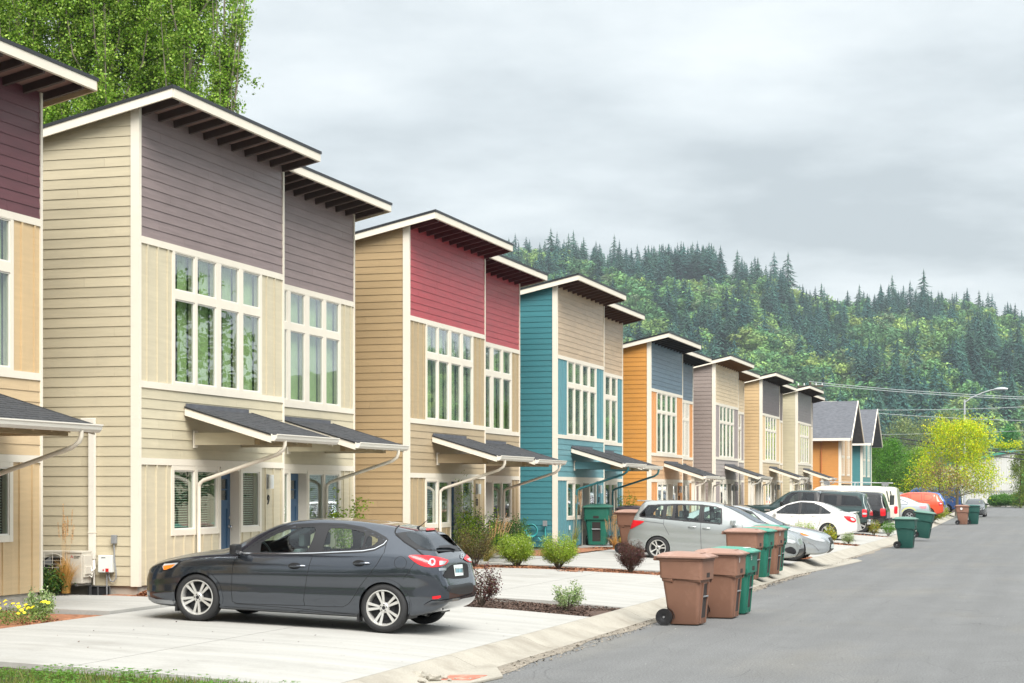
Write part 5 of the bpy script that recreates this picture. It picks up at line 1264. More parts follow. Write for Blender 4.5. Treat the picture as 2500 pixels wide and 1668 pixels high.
dress(os_, [[(1.6, 1.10), (1.9, 1.44), (2.3, 1.56), (2.35, 1.12)], [(2.45, 1.12), (2.45, 1.57), (3.1, 1.56), (3.12, 1.13)], [(3.26, 1.14), (3.26, 1.55), (3.7, 1.5), (3.82, 1.32), (3.6, 1.16)]], (.88, 3.52), .34, .215, .22, .78, 5, 'fat', glass=M['cglass_dark'],
      doors=[[(2.4, 1.6), (2.38, .4)], [(3.2, 1.2), (3.1, .5)]], tail=[("tail_light", [(4.14, 1.10), (4.34, 1.08), (4.38, .86), (4.16, .84)], M['lamp_red']), ("tail_light_lens", [(4.2, 1.0), (4.34, 1.0), (4.35, .92), (4.2, .92)], M['lamp_clear'])], arch=.41, ws=[(1.30, -.62), (1.24, 0), (1.30, .62), (1.85, .56), (1.92, 0), (1.85, -.56)], far=True)
dk = Car(SUV, paint("slate grey paint", (.10, .11, .13), .3, .3), "slate grey suv, only its roof showing behind the orange one", cat="suv", loc=(-14.2, 122.5, .42), nx=100, ns=36)
dress(dk, [[(1.6, 1.10), (1.9, 1.44), (3.1, 1.56), (3.7, 1.5), (3.6, 1.16)]], (.88, 3.52), .34, .215, .22, .78, 5, 'fat', glass=M['cglass_dark'], far=True, arch=.41)
bl = Car(SUV, paint("blue paint", (.03, .10, .42), .2, .3), "blue suv half hidden by the yellow tree's lower branches", cat="suv", loc=(-12.6, 134.0, .36), nx=100, ns=36)
dress(bl, [[(1.6, 1.10), (1.9, 1.44), (3.1, 1.56), (3.7, 1.5), (3.6, 1.16)]], (.88, 3.52), .34, .215, .22, .78, 5, 'fat', glass=M['cglass_dark'], far=True, arch=.41)
bv = Car(VAN, paint("bright blue van paint", (.05, .16, .55), .1, .4), "bright blue van standing beyond the orange suv", cat="van", loc=(-13.6, 152, .3), nx=100, ns=36, name="cargo_van")
dress(bv, [[(1.62, 1.2), (1.78, 1.7), (2.35, 1.82), (2.35, 1.2)]], (.95, 4.4), .37, .21, .24, .86, 8, 'fat', glass=M['cglass_dark'], far=True, arch=.42)
# grey hatchback on the street facing the camera
gh = Car(sc(HATCH), paint("charcoal paint", (.085, .09, .095), .4, .25), "charcoal hatchback parked at the far kerb, facing up the street", loc=(-7.15, 151.5, .0), rot=(0, 0, R(90)), nx=140, ns=48)
dress(gh, [[(1.75, .98), (2.2, 1.30), (2.7, 1.37), (2.7, .99)], [(2.8, 1.0), (2.8, 1.37), (3.3, 1.32), (3.5, 1.1)]], (.95, 3.65), .325, .22, .22, .775, 8, 'fat', ws=[(1.42, -.62), (1.34, 0), (1.42, .62), (2.05, .53), (2.12, 0), (2.05, -.53)], glass=M['cglass_dark'],
      head=[("headlight", [(.12, .66), (.3, .70), (.7, .82), (.5, .70), (.15, .60)], M['lamp_clear'])], mirror=(1.5, .93, M['black'], .9), far=True)
gh.fill("grille", [(-.42, .30), (.42, .30), (.50, .46), (.30, .50), (-.30, .50), (-.50, .46)], gh.front(), M['black'], .01, .05, sm=1)
gh.strip("bumper_crease", [(-.5, .30), (0, .27), (.5, .30)], .03, gh.front(), M['chrome'], .014, .05)
MB().box(-.03, .0, -.17, .17, .52, .60).build("number_plate", M['plate'], gh.root)
# ------------------------------------------------------------------ wheeled bins
def rr_loop(hx, hy, r, z, n=5, dx=0):
    """rounded rectangle loop"""
    P = []
    for k, (sx, sy) in enumerate(((1, 1), (-1, 1), (-1, -1), (1, -1))):
        for i in range(n + 1):
            a = PI / 2 * (k + i / n); P.append((dx + sx * (hx - r) + r * math.cos(a), sy * (hy - r) + r * math.sin(a), z))
    return P
def loft(b, loops, cap0=True, cap1=True):
    n = len(loops[0]); base = len(b.v)
    for l in loops: b.v += l
    for i in range(len(loops) - 1):
        for k in range(n):
            k2 = (k + 1) % n; b.f.append((base + i * n + k, base + i * n + k2, base + (i + 1) * n + k2, base + (i + 1) * n + k)); b.m.append(b.mi)
    if cap0: b.f.append(tuple(base + k for k in range(n - 1, -1, -1))); b.m.append(b.mi)
    if cap1: b.f.append(tuple(base + (len(loops) - 1) * n + k for k in range(n))); b.m.append(b.mi)
def wheelie_bin(x, y, z, rot, body_m, lid_m, label, group, text=None, s=1.0, sticker=False, lid2=None, tilt=0, name="wheeled_bin"):
    """local +x is the front (street side); the wheels and handle are at -x"""
    r = empty(name, (x, y, z), (0, tilt, rot), label, "bin", group); r.scale = (s, s, s)
    b = MB()
    # lower body tapers; the upper collar overhangs it at front and sides, with hollows under its corners
    loft(b, [rr_loop(.235, .235, .05, .02, dx=.03), rr_loop(.245, .245, .05, .04, dx=.03), rr_loop(.285, .285, .06, .45, dx=.02), rr_loop(.315, .315, .07, .73, dx=.01)], True, False)
    lo, hi = rr_loop(.318, .318, .07, .735, dx=.01), rr_loop(.352, .345, .06, .76, dx=.015)
    # collar underside: flush in the middle of each side (the ramps of the photo), proud towards the corners
    mid = []
    for p in hi:
        side_mid = abs(p[1]) > .3 and abs(p[0] - .01) < .12
        q = (p[0], p[1] * (.93 if side_mid else 1), p[2] + (-.03 if p[0] > .2 else .0)); mid.append(q)
    loft(b, [lo, mid], False, False)
    loft(b, [mid, rr_loop(.362, .352, .06, 1.02, dx=.015), rr_loop(.372, .362, .06, 1.03, dx=.015), rr_loop(.376, .366, .06, 1.075, dx=.015), rr_loop(.35, .34, .05, 1.075, dx=.015)], False, True)
    b.build("body", body_m, r, smooth=True, angle=32)
    for sy in (-1, 1):                                           # corner gussets under the collar
        for x0, x1 in ((-.30, -.12), (.10, .34)):
            g = MB(); g.hexa([(x0, sy * .30, .70), (x1, sy * .30, .66), (x1, sy * .335, .70), (x0, sy * .322, .72), (x0, sy * .30, .77), (x1, sy * .30, .77), (x1, sy * .352, .80), (x0, sy * .345, .80)] if sy > 0 else
                   [(x0, -.322, .72), (x1, -.335, .70), (x1, -.30, .66), (x0, -.30, .70), (x0, -.345, .80), (x1, -.352, .80), (x1, -.30, .77), (x0, -.30, .77)])
            g.build("collar_gusset", body_m, r, bevel=.006, smooth=True)
    d = MB()                                                     # front grab recess, its shade painted as a dark block, with metal bar
    d.hexa([(.25, -.115, .12), (.284, -.115, .12), (.284, .115, .12), (.25, .115, .12), (.28, -.115, .66), (.322, -.115, .66), (.322, .115, .66), (.28, .115, .66)]); d.box(.345, .374, -.08, .08, .765, .835)
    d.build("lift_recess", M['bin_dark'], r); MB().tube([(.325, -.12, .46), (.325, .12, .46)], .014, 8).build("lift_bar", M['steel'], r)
    for sy in (-1, 1): MB().hexa([(.24, sy * .14 - .015, .04), (.285, sy * .14 - .015, .04), (.285, sy * .14 + .015, .04), (.24, sy * .14 + .015, .04), (.27, sy * .14 - .015, .68), (.345, sy * .14 - .015, .68), (.345, sy * .14 + .015, .68), (.27, sy * .14 + .015, .68)]).build("front_rib", body_m, r)
    # lid: shallow dome with a rolled edge and hinge lugs
    l = MB(); loft(l, [rr_loop(.40, .385, .07, 1.075, dx=.02), rr_loop(.415, .398, .07, 1.082, dx=.02), rr_loop(.415, .398, .07, 1.105, dx=.02), rr_loop(.395, .375, .07, 1.122, dx=.02), rr_loop(.33, .30, .08, 1.155, dx=.01), rr_loop(.20, .17, .08, 1.172, dx=0)], True, True)
    for p in range(len(l.v)):                                    # the lid falls towards the street side
        vx, vy, vz = l.v[p]; l.v[p] = (vx, vy, vz - .045 * max(0, (vx + .1)) * (1 if vz > 1.11 else .35))
    ld = l.build("lid", lid_m, r, smooth=True, angle=35)
    h = MB()
    for yy in (-.26, -.09, .09, .26): h.box(-.445, -.36, yy - .03, yy + .03, 1.03, 1.10)
    h.tube([(-.44, -.30, 1.05), (-.44, .30, 1.05)], .016, 8); h.build("handle", body_m, r, bevel=.006)
    MB().box(.12, .30, -.12, .12, 1.145, 1.158).build("lid_panel", lid2 or lid_m, ld, bevel=.01)
    a = MB(); a.tube([(-.255, -.33, .135), (-.255, .33, .135)], .012, 8); a.build("axle", M['steel'], r)
    for sy in (-1, 1):
        w = MB(); w.lathe([(0, -.02), (.05, -.024), (.06, -.03), (.115, -.03), (.118, -.036), (.133, -.036), (.135, 0), (.133, .036), (.118, .036), (.115, .03), (.06, .03), (.05, .024), (0, .02)], 'y', (0, 0, 0), 28)
        wo = w.build("wheel", M['black'], r, smooth=True, angle=40); wo.location = (-.255, sy * .335, .135)
        k = MB(); k.lathe([(0, .0), (.016, 0), (.016, .012), (0, .014)], 'y', (0, .024 if sy > 0 else -.036, 0), 12); k.build("wheel_cap", M['steel'], wo)
        f = MB(); n = 12                                          # wheel arch moulding on the body
        for i in range(n + 1):
            an = PI * (-.05 + .62 * i / n); f.v += [(-.255 + .150 * math.cos(an), sy * .285, .135 + .150 * math.sin(an)), (-.255 + .150 * math.cos(an), sy * .20, .135 + .150 * math.sin(an))]
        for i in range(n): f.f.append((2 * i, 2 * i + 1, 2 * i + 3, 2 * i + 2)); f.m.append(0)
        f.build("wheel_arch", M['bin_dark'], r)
    if text: text_mesh("painted_number", text, .13, M['ink_w'], r, (.383, -.2, .98), (R(90), 0, R(90)), .1, .002, .8); text_mesh("painted_number", text, .13, M['ink_w'], r, (.0, -.362, .96), (R(90), 0, 0), .1, .002, .8) if sticker else None
    return r

BR = mat("terracotta brown bin plastic", (.215, .108, .07), .55, var=.06, vscale=3, dirt=(.31, .175, .125), dscale=2.2, dmin=.55, dmax=.85, bump=.1, bscale=80)
BRL = mat("faded brown lid plastic", (.31, .185, .14), .6, var=.07, vscale=4, dirt=(.48, .33, .28), dscale=3)
GR = mat("green bin plastic", (.012, .145, .098), .5, var=.06, vscale=3, dirt=(.03, .18, .13), dscale=2, bump=.1, bscale=80)
GRL = mat("faded green lid plastic", (.07, .27, .20), .6, var=.07, vscale=4, dirt=(.18, .34, .28), dscale=3)
DG = mat("dark green bin plastic", (.01, .075, .06), .5, var=.06, dirt=(.03, .10, .08), dscale=2)
DGL = mat("faded dark green lid", (.12, .22, .18), .6, var=.07)
DK = mat("near-black bin plastic", (.035, .025, .035), .5, var=.06)
BR2 = mat("weathered brown bin plastic", (.24, .125, .085), .6, var=.06)
row = "bins set out along the kerb"
wheelie_bin(-5.84, 29.05, .0, R(-6), BR, BRL, "nearest brown bin, its wheel on the asphalt by the kerb", row, None)
wheelie_bin(-5.60, 30.75, .0, R(-3), BR, BRL, "brown bin second from the front with a painted 9 beside its rim", row, "9")
wheelie_bin(-5.58, 31.85, .0, R(-3), GR, GRL, "green bin with a painted 9, tucked behind the two nearest brown ones", row, "9", lid2=mat("pale lid panel", (.55, .60, .56), .6))
wheelie_bin(-6.95, 41.2, .13, R(-4), BR, BRL, "brown bin on the kerb, nearest of the middle cluster", "bins in the middle cluster", None, 1.0)
wheelie_bin(-6.92, 42.6, .12, R(-4), GR, GRL, "green bin second in the middle cluster on the kerb", "bins in the middle cluster", None, 1.0)
wheelie_bin(-6.93, 44.2, .12, R(-4), BR, BRL, "brown bin third in the middle cluster, marked 13 near its rim", "bins in the middle cluster", "13", 1.0)
wheelie_bin(-7.05, 45.6, .13, R(-4), GR, GRL, "green bin at the far end of the middle cluster on the kerb", "bins in the middle cluster", None, 1.0)
wheelie_bin(-11.75, 50.9, .38, R(-10), BR, BRL, "brown bin standing at the tail of the silver minivan", None, None, 1.05)
wheelie_bin(-11.35, 51.7, .37, R(-10), GR, GRL, "green bin hidden behind the brown one at the minivan's tail", None, None, .9)
wheelie_bin(-13.95, 55.6, .44, R(-85), GR, GRL, "green bin against the teal house beside the dark one", None, None, 1.1)
wheelie_bin(-13.0, 55.9, .44, R(-85), DK, DK, "near-black bin against the teal house", None, None, 1.05)
wheelie_bin(-5.72, 69.5, .0, R(-5), DG, DGL, "dark green bin with a brown front strip alone in the road", row, None)
wheelie_bin(-5.86, 79.6, .12, R(-4), DG, DGL, "grey-green bin tipped slightly on the kerb with white lettering", row, None, 1.0, tilt=R(6))
wheelie_bin(-6.25, 118.0, .0, R(0), BR2, BR2, "farthest brown bin, a white round sticker on its side", row, None, 1.06)
wheelie_bin(-5.65, 119.3, .0, R(0), DG, DG, "farthest dark green bin, beside the brown one with the sticker", row, None, 1.06)
q = MB(); q.lathe([(.0, -.004), (.075, -.004), (.075, 0)], 'y', (-6.28, 117.60, 1.0), 16); q.build("round_sticker", M['ink_w'], None); 
bpy.data.objects["round_sticker"]["label"] = "white round sticker on the side of the farthest brown bin"; bpy.data.objects["round_sticker"]["category"] = "sticker"
# ------------------------------------------------------------------ plants
def leaves(name, centers, n_per, r, size, palette, parent=None, seed=0, mat_=None, aspect=1.0, flat=.0, kind=None, tip=None):
    """small leaf quads scattered round twig points; every leaf has its own tint"""
    g = np.random.RandomState(seed); Cn = np.asarray(centers, dtype=float); n = len(Cn) * n_per
    c = np.repeat(Cn, n_per, 0) + g.normal(0, 1, (n, 3)) * r
    u = g.normal(0, 1, (n, 3)); u[:, 2] *= 1 - flat; u /= np.linalg.norm(u, axis=1)[:, None]
    w = np.cross(u, g.normal(0, 1, (n, 3))); w /= np.linalg.norm(w, axis=1)[:, None] + 1e-9
    s = g.uniform(size[0], size[1], n)[:, None]
    V = np.stack([c - u * s, c - w * s * .55 * aspect + u * s * .1, c + u * s, c + w * s * .55 * aspect + u * s * .1], 1).reshape(-1, 3)
    F = np.arange(n * 4).reshape(n, 4); pal = np.array(palette)
    col = pal[g.randint(len(pal), size=n)] * g.uniform(.75, 1.25, (n, 1))
    # each twig has its own tint as well
    col *= np.repeat(g.uniform(.7, 1.3, (len(Cn), 1)), n_per, 0)
    o = np_mesh(name, V, F, mat_ or M['leaf'], cols=np.repeat(col, 4, 0), parent=parent)
    if kind: o["kind"] = kind
    return o
def bush(name, x, y, z, h, w, palette, label, cat="shrub", group=None, n=140, per=16, leaf=(.012, .022), flowers=None, seed=1, stem_m=None, spiky=.22, open_base=.25, rtw=.05, parent_only=False):
    root = empty(name, (x, y, z), label=label, cat=cat, group=group); g = random.Random(seed); pts = []; st = MB()
    for i in range(n):
        a = g.uniform(0, 2 * PI); el = g.uniform(.15, 1.0); rr_ = g.uniform(.35, 1) ** .5
        tip = Vector((math.cos(a) * w * .5 * math.sqrt(max(0, 1 - (el - .45) ** 2 / .55)) * rr_, math.sin(a) * w * .5 * math.sqrt(max(0, 1 - (el - .45) ** 2 / .55)) * rr_, h * (open_base + (1 - open_base) * el * g.uniform(1 - spiky, 1))))
        b0 = Vector((math.cos(a) * .03, math.sin(a) * .03, 0)); mid = b0.lerp(tip, .5) + Vector((0, 0, h * .06))
        if i % 4 == 0: st.tube([b0, mid, tip], [.008, .005, .002], 4)
        for t in (.55, .75, .9, 1.0): pts.append(tuple(b0.lerp(tip, t) + Vector((g.uniform(-1, 1), g.uniform(-1, 1), g.uniform(-1, 1))) * rtw * .5))
    st.build("stems", stem_m or M['bark'], root)
    leaves("foliage", pts, max(3, int(per * .62)), rtw * 1.05, leaf, palette, root, seed)
    if flowers:
        fp = [p for p in pts if p[2] > h * .5]; g.shuffle(fp); leaves("blossom", fp[:flowers[1]], 5, .01, (.008, .014), [flowers[0]], root, seed + 1)
    return root
GREEN = [(.26, .40, .03), (.32, .46, .05), (.18, .30, .025), (.40, .48, .08)]
DGREEN = [(.05, .13, .025), (.08, .18, .03), (.035, .09, .02)]
PURP = [(.09, .025, .03), (.14, .05, .05), (.06, .03, .025), (.10, .08, .04)]
VARI = [(.30, .40, .17), (.20, .33, .10), (.42, .48, .26)]
YEL = [(.55, .42, .03), (.45, .40, .05)]
bush("round_shrub", -12.25, 41.1, .36, .84, .86, GREEN, "bright green round shrub with white flowers, left of the two on the bark strip", n=190, per=34, spiky=.42, leaf=(.009, .017), rtw=.04, flowers=((.75, .75, .6), 60), seed=3)
bush("round_shrub", -11.25, 41.1, .35, .84, .86, GREEN, "bright green round shrub with white flowers, right of the two on the bark strip", n=190, per=34, spiky=.42, leaf=(.009, .017), rtw=.04, flowers=((.75, .75, .6), 50), seed=4)
bush("barberry_shrub", -9.5, 40.9, .29, .72, .66, PURP, "dark purple barberry on the bark strip behind the nearest bin", n=130, per=34, leaf=(.008, .016), rtw=.035, seed=5)
bush("barberry_shrub", -9.05, 28.35, .29, .72, .62, PURP, "straggly purple-brown barberry touching the rear of the grey hatchback", n=70, per=16, seed=6, spiky=.6, rtw=.03)
bush("variegated_shrub", -7.75, 28.9, .22, .50, .50, VARI, "small pale variegated shrub alone in the dark soil strip", n=45, per=20, seed=7, spiky=.7, leaf=(.012, .02), rtw=.03)
bush("variegated_shrub", -13.4, 22.2, .40, .42, .38, VARI, "variegated sapling beside the yellow daisies at the left corner", n=40, per=20, seed=8, spiky=.7, leaf=(.014, .024), rtw=.03)
bush("brown_shrub", -13.25, 41.0, .37, .95, .9, [(.12, .13, .04), (.18, .15, .05), (.10, .07, .03)], "brownish thinning shrub left of the round green ones", n=110, per=16, seed=9, open_base=.35)
bush("rose_bush", -14.0, 43.6, .40, 1.35, 1.25, DGREEN + GREEN[:2], "tall loose rose bush in front of the tan duplex's second door", n=150, per=20, flowers=((.8, .76, .72), 60), seed=10, spiky=.6, leaf=(.018, .032), rtw=.06)
bush("rose_bush", -13.6, 44.8, .40, 1.1, 1.2, DGREEN, "low dark shrub under the tall rose bush", n=110, per=20, seed=30, leaf=(.018, .032), rtw=.06)
bush("climbing_plant", -14.15, 43.0, .40, 2.3, .5, GREEN, "thin climbing shoots rising in front of the tan duplex window", n=34, per=14, seed=11, spiky=.8, open_base=.3, leaf=(.018, .03))
bush("climbing_plant", -14.55, 36.3, .42, 1.75, .9, GREEN, "leafy climber by the window of the beige duplex, above the grey car's roof", n=46, per=16, seed=12, spiky=.6, open_base=.45, leaf=(.025, .04))
bush("low_shrub", -15.6, 26.1, .5, .38, .55, DGREEN + [(.16, .2, .03)], "small dark green shrub at the foot of the beige duplex's side wall", n=90, per=16, seed=13, leaf=(.018, .03))
bush("yellow_shrub", -12.4, 53.6, .36, .62, .75, [(.55, .38, .05), (.42, .36, .05), (.5, .3, .08)], "golden yellow shrub on the bark by the teal house", n=100, per=16, seed=14)
bush("low_shrub", -11.6, 53.3, .34, .28, .5, VARI, "tiny grey-green shrub on the bark by the golden one", n=40, per=14, seed=15)
bush("climbing_plant", -14.6, 62.3, .42, 1.9, .8, GREEN, "light green climber at the far window of the teal house", n=50, per=16, seed=16, spiky=.6, leaf=(.025, .04))
bush("round_shrub", -9.1, 66.9, .28, .72, .80, GREEN, "round green shrub with white flowers by the white sedan's wheel", n=110, per=16, flowers=((.75, .75, .6), 30), seed=17)
bush("young_shrub", -8.2, 67.1, .24, .62, .34, [(.35, .42, .03), (.5, .4, .05), (.25, .35, .03)], "yellow-green upright sapling in front of the white sedan's wheel", n=40, per=16, seed=18, spiky=.5, leaf=(.02, .035))
bush("young_shrub", -7.55, 67.4, .21, .40, .5, VARI, "pale grey-green shrub near the kerb below the white sedan's bumper", n=50, per=16, seed=19)
bush("young_shrub", -7.9, 79.8, .22, .65, .55, [(.35, .42, .03), (.5, .35, .05), (.25, .35, .03)], "yellow-green shrub behind the pickup's rear bumper", n=60, per=16, seed=20)
bush("young_shrub", -7.3, 79.9, .2, .62, .6, [(.10, .28, .02), (.14, .32, .03)], "bright green shrub left of the dark green bin", n=70, per=16, seed=31)
bush("round_shrub", -8.1, 120.0, .2, 1.0, 1.9, [(.35, .42, .03), (.45, .4, .05), (.22, .32, .05)], "wide yellow-green shrub beside the farthest brown bin", n=150, per=16, seed=21, leaf=(.03, .05), rtw=.09)
bush("round_shrub", -8.6, 108, .22, .6, .8, VARI, "grey-green shrub at the kerb before the orange suv", n=70, per=12, seed=22, leaf=(.02, .04))
def daisies(x, y, z, w, seed, label):
    root = empty("daisy_patch", (x, y, z), label=label, cat="flowers"); g = random.Random(seed); pts = [(g.uniform(-w, w), g.uniform(-.6, .5), g.uniform(.0, .16)) for _ in range(420)]
    leaves("foliage", pts, 7, .03, (.01, .02), [(.22, .30, .08), (.16, .26, .05)], root, seed)
    f = MB(); 
    for i in range(70):
        c = Vector((g.uniform(-w, w), g.uniform(-.6, .5), g.uniform(.12, .27))); tx, ty = g.uniform(-.5, .5), g.uniform(-.8, .1); nrm = Vector((tx, ty, 1)).normalized(); u = nrm.orthogonal().normalized(); v = nrm.cross(u)
        n = 9; r = g.uniform(.02, .034); f.face([c + u * r * math.cos(2 * PI * k / n) + v * r * math.sin(2 * PI * k / n) for k in range(n)])
    f.build("daisy_heads", mat("yellow petals", (.78, .62, .02), .6), root)["kind"] = "stuff"
    return root
daisies(-13.75, 21.5, .42, .75, 3, "patch of yellow daisies at the photo's left edge")
def grass_tuft(x, y, z, h, n, seed, label, pal=((.62, .34, .08), (.75, .46, .15), (.50, .28, .07)), spread=.35, plumes=8, lean=(0, 0), dens=1):
    root = empty("ornamental_grass", (x, y, z), label=label, cat="grass tuft", group="dried ornamental grasses by the houses"); g = np.random.RandomState(seed); V = []; F = []; Cc = []; pal = np.array(pal)
    def blade(hh, sp, w, c):
        a = g.uniform(0, 2 * PI); d = np.array([math.cos(a), math.sin(a), 0]); t = np.array([-d[1], d[0], 0]) * w; p0 = np.array([g.uniform(-.05, .05), g.uniform(-.05, .05), 0]); b0 = len(V); k = 6; L = np.array([lean[0], lean[1], 0])
        for i in range(k + 1):
            s = i / k; p = p0 + d * sp * s ** 2 + L * s ** 2 + np.array([0, 0, hh * (s - .25 * s ** 2.5 * (sp / .3))]); ww = t * (1 - s * .9); V.append(p - ww); V.append(p + ww); Cc.append(c); Cc.append(c)
        for i in range(k): F.append((b0 + 2 * i, b0 + 2 * i + 1, b0 + 2 * i + 3, b0 + 2 * i + 2))
        return V[-1]
    for i in range(n): blade(g.uniform(.3, .75) * h * .7, g.uniform(.1, 1) * spread, .006, pal[g.randint(len(pal))] * g.uniform(.7, 1.3))
    tips = []
    for i in range(plumes * 3): tips.append(blade(g.uniform(.8, 1.1) * h, g.uniform(.05, .5) * spread, .0035, np.array([.72, .46, .2])))
    np_mesh("blades", V, F, M['leaf'], cols=np.array(Cc), parent=root)
    pts = []
    for t in tips:
        for k in range(14): pts.append((t[0] * (1 - k * .012), t[1] * (1 - k * .012), t[2] - k * .018))
    leaves("plumes", pts, 9 * dens, .005, (.005, .010), [(.70, .46, .24), (.62, .40, .2)], root, seed, flat=-1)
    return root
grass_tuft(-15.35, 26.2, .50, 1.35, 420, 1, "tall dried orange grass in front of the outdoor heat-pump unit", plumes=5)
grass_tuft(-14.2, 39.4, .38, .95, 120, 2, "dried tan grass in front of the tan duplex's wall above the grey car", plumes=7)
grass_tuft(-13.5, 42.6, .40, 1.25, 220, 3, "straw-coloured grass leaning over the round green shrubs", ((.45, .38, .12), (.55, .42, .15), (.25, .32, .06)), .65, 8, (.45, 0))
grass_tuft(-13.9, 37.6, .40, .9, 120, 4, "wispy dried grass by the beige duplex's last window", plumes=8, spread=.5)
grass_tuft(-13.1, 54.3, .40, 1.1, 160, 5, "dried grass with arching plumes in front of the dark bin", plumes=10, spread=.7)
grass_tuft(-14.3, 54.0, .40, 1.7, 80, 6, "tall feathery grass against the teal side wall", ((.16, .26, .06), (.45, .38, .15)), .25, 4, (.2, 0), 2)
grass_tuft(-13.7, 65.7, .40, 1.3, 140, 7, "dried grass before the orange side wall", plumes=9, spread=.6)
# ------------------------------------------------------------------ things fixed to the beige duplex's side wall
hp = empty("heat_pump", (-15.62, 26.48, .64), label="cream outdoor heat-pump unit with a round fan on brackets on the beige side wall", cat="air conditioner")
CREAM = mat("cream enclosure", (.60, .56, .48), .5, dirt=(.5, .45, .38), dscale=3)
b = MB(); b.box(-.40, .40, .0, .30, 0, .62); b.build("casing", CREAM, hp.copy() if False else hp, bevel=.012)
b = MB(); b.box(-.405, .405, -.012, .31, .60, .64); b.build("top_panel", CREAM, hp, bevel=.008)
b = MB(); b.lathe([(.235, -.01), (.275, -.03), (.285, -.01)], 'y', (-.12, .0, .31), 36); b.build("fan_ring", CREAM, hp, smooth=True)
b = MB(); b.lathe([(0, -.004), (.235, -.004)], 'y', (-.12, 0, .31), 36); b.build("fan_opening", M['dark'], hp)
fb = MB()
for i in range(3):
    a = i * 2.09; fb.face([(-.12 + .03 * math.cos(a), -.008, .31 + .03 * math.sin(a)), (-.12 + .22 * math.cos(a - .3), -.012, .31 + .22 * math.sin(a - .3)), (-.12 + .22 * math.cos(a + .6), -.006, .31 + .22 * math.sin(a + .6))])
fb.build("fan_blades", M['grey'], hp)
g = MB()
for i in range(9): g.box(-.40 + .0, .14, -.036, -.031, .03 + i * .07, .036 + i * .07)
for x in (-.40, -.27, -.12, .03, .14): g.box(x, x + .006, -.042, -.036, .02, .60)
g.build("fan_guard", M['gutter'], hp)
lg = MB(); 
for q in range(3):
    a = PI / 2 + q * 2 * PI / 3; c = (.215 + .016 * math.cos(a), .53 + .016 * math.sin(a)); d1 = .017
    lg.face([(c[0] + d1 * math.cos(a), -.003, c[1] + d1 * math.sin(a)), (c[0] + d1 * .58 * math.cos(a + PI / 2), -.003, c[1] + d1 * .58 * math.sin(a + PI / 2)), (c[0] - d1 * math.cos(a), -.003, c[1] - d1 * math.sin(a)), (c[0] + d1 * .58 * math.cos(a - PI / 2), -.003, c[1] + d1 * .58 * math.sin(a - PI / 2))])
lg.build("logo", M['red'], hp)
text_mesh("lettering", "MITSUBISHI", .032, M['ink'], hp, (.31, -.004, .535), (R(90), 0, 0), 0, .001, .7); text_mesh("lettering", "ELECTRIC", .030, M['ink'], hp, (.30, -.004, .505), (R(90), 0, 0), 0, .001, .7)
b = MB(); b.box(.401, .43, .02, .28, .12, .56); b.box(.401, .45, .04, .2, .18, .34); b.build("service_cover", CREAM, hp, bevel=.01)
b = MB()
for x in (-.3, .28): b.box(x, x + .04, -.02, .45, -.05, -.012); b.box(x, x + .04, .42, .45, -.25, .1)
b.build("wall_bracket", M['steel'], hp)
pi_ = MB()
for k in range(3): pi_.tube([(.43, .16 + k * .03, .16 + k * .09), (.46, .20, .12 + k * .06), (.40 + k * .02, .34, .2 + k * .04), (.36 + k * .02, .40, .45)], .012, 6)
pi_.build("refrigerant_pipes", M['gutter'], hp, smooth=True)
dc = empty("line_cover", (-15.27, 26.93, 0), label="slim white duct running down the beige side wall from porch-roof height to the heat pump", cat="duct")
b = MB(); b.box(-.055, .055, -.07, -.002, 1.02, 3.22); b.build("duct", M['gutter'], dc, bevel=.006)
b = MB(); b.box(-.20, .055, -.072, -.003, 3.221, 3.33); b.build("elbow", M['gutter'], dc, bevel=.01)
b = MB(); b.tube([(.035, -.04, 1.02), (.035, -.04, .60)], .016, 8); b.build("drain_pipe", M['gutter'], dc)
b = MB(); b.box(-.06, .06, -.076, -.001, 1.45, 1.465); b.build("joint_band", M['trim'], dc)
db = empty("disconnect_box", (-15.0, 26.93, .95), label="light grey electrical box with a red switch on the beige side wall", cat="electrical box")
b = MB(); b.box(-.13, .12, -.10, 0, -.14, .14); b.build("casing", M['ltgrey'], db, bevel=.008)
b = MB(); b.box(.01, .065, -.106, -.1001, -.13, -.075); b.build("red_label", M['red'], db); b = MB(); b.lathe([(0, -.008), (.013, -.008), (.013, 0)], 'y', (-.03, -.1, -.10), 12); b.build("switch", M['red'], db)
text_mesh("lettering", "BREAKER", .022, M['ink'], db, (-.03, -.102, .10), (R(90), 0, 0), 0, .001, .8)
b = MB(); b.tube([(.0, -.04, -.14), (.0, -.04, -.5), (-.03, -.04, -.62), (-.03, -.04, -.70)], .012, 8); b.tube([(.04, -.04, -.14), (.04, -.04, -.22), (.07, -.04, -.28), (.12, -.04, -.29), (.165, -.04, -.24), (.17, -.04, -.15), (.14, -.04, .05), (.13, -.04, .33)], .012, 8); b.build("conduit", M['grey'], db, smooth=True)
b = MB(); b.box(.09, .17, -.07, 0, .33, .47); b.build("outlet_cover", M['grey'], db, bevel=.006)
fv = empty("foundation_vent", (-15.68, 26.955, .42), label="dark double vent opening in the foundation below the heat pump", cat="vent")
b = MB(); b.box(.30, .70, -.006, .0, -.02, .15); b.build("vent_hole", M['dark'], fv); b = MB(); b.box(.48, .50, -.02, -.006, -.02, .15); b.box(.29, .71, -.02, -.006, .15, .165); b.box(.70, .715, -.02, -.006, -.02, .15); b.build("vent_frame", M['steel'], fv)
sg_ = empty("hose_reel", (-15.2, 52.5, .75), label="coiled turquoise hose and meter on the teal side wall", cat="hose")
TQ = mat("turquoise hose", (.05, .42, .42), .5); b = MB()
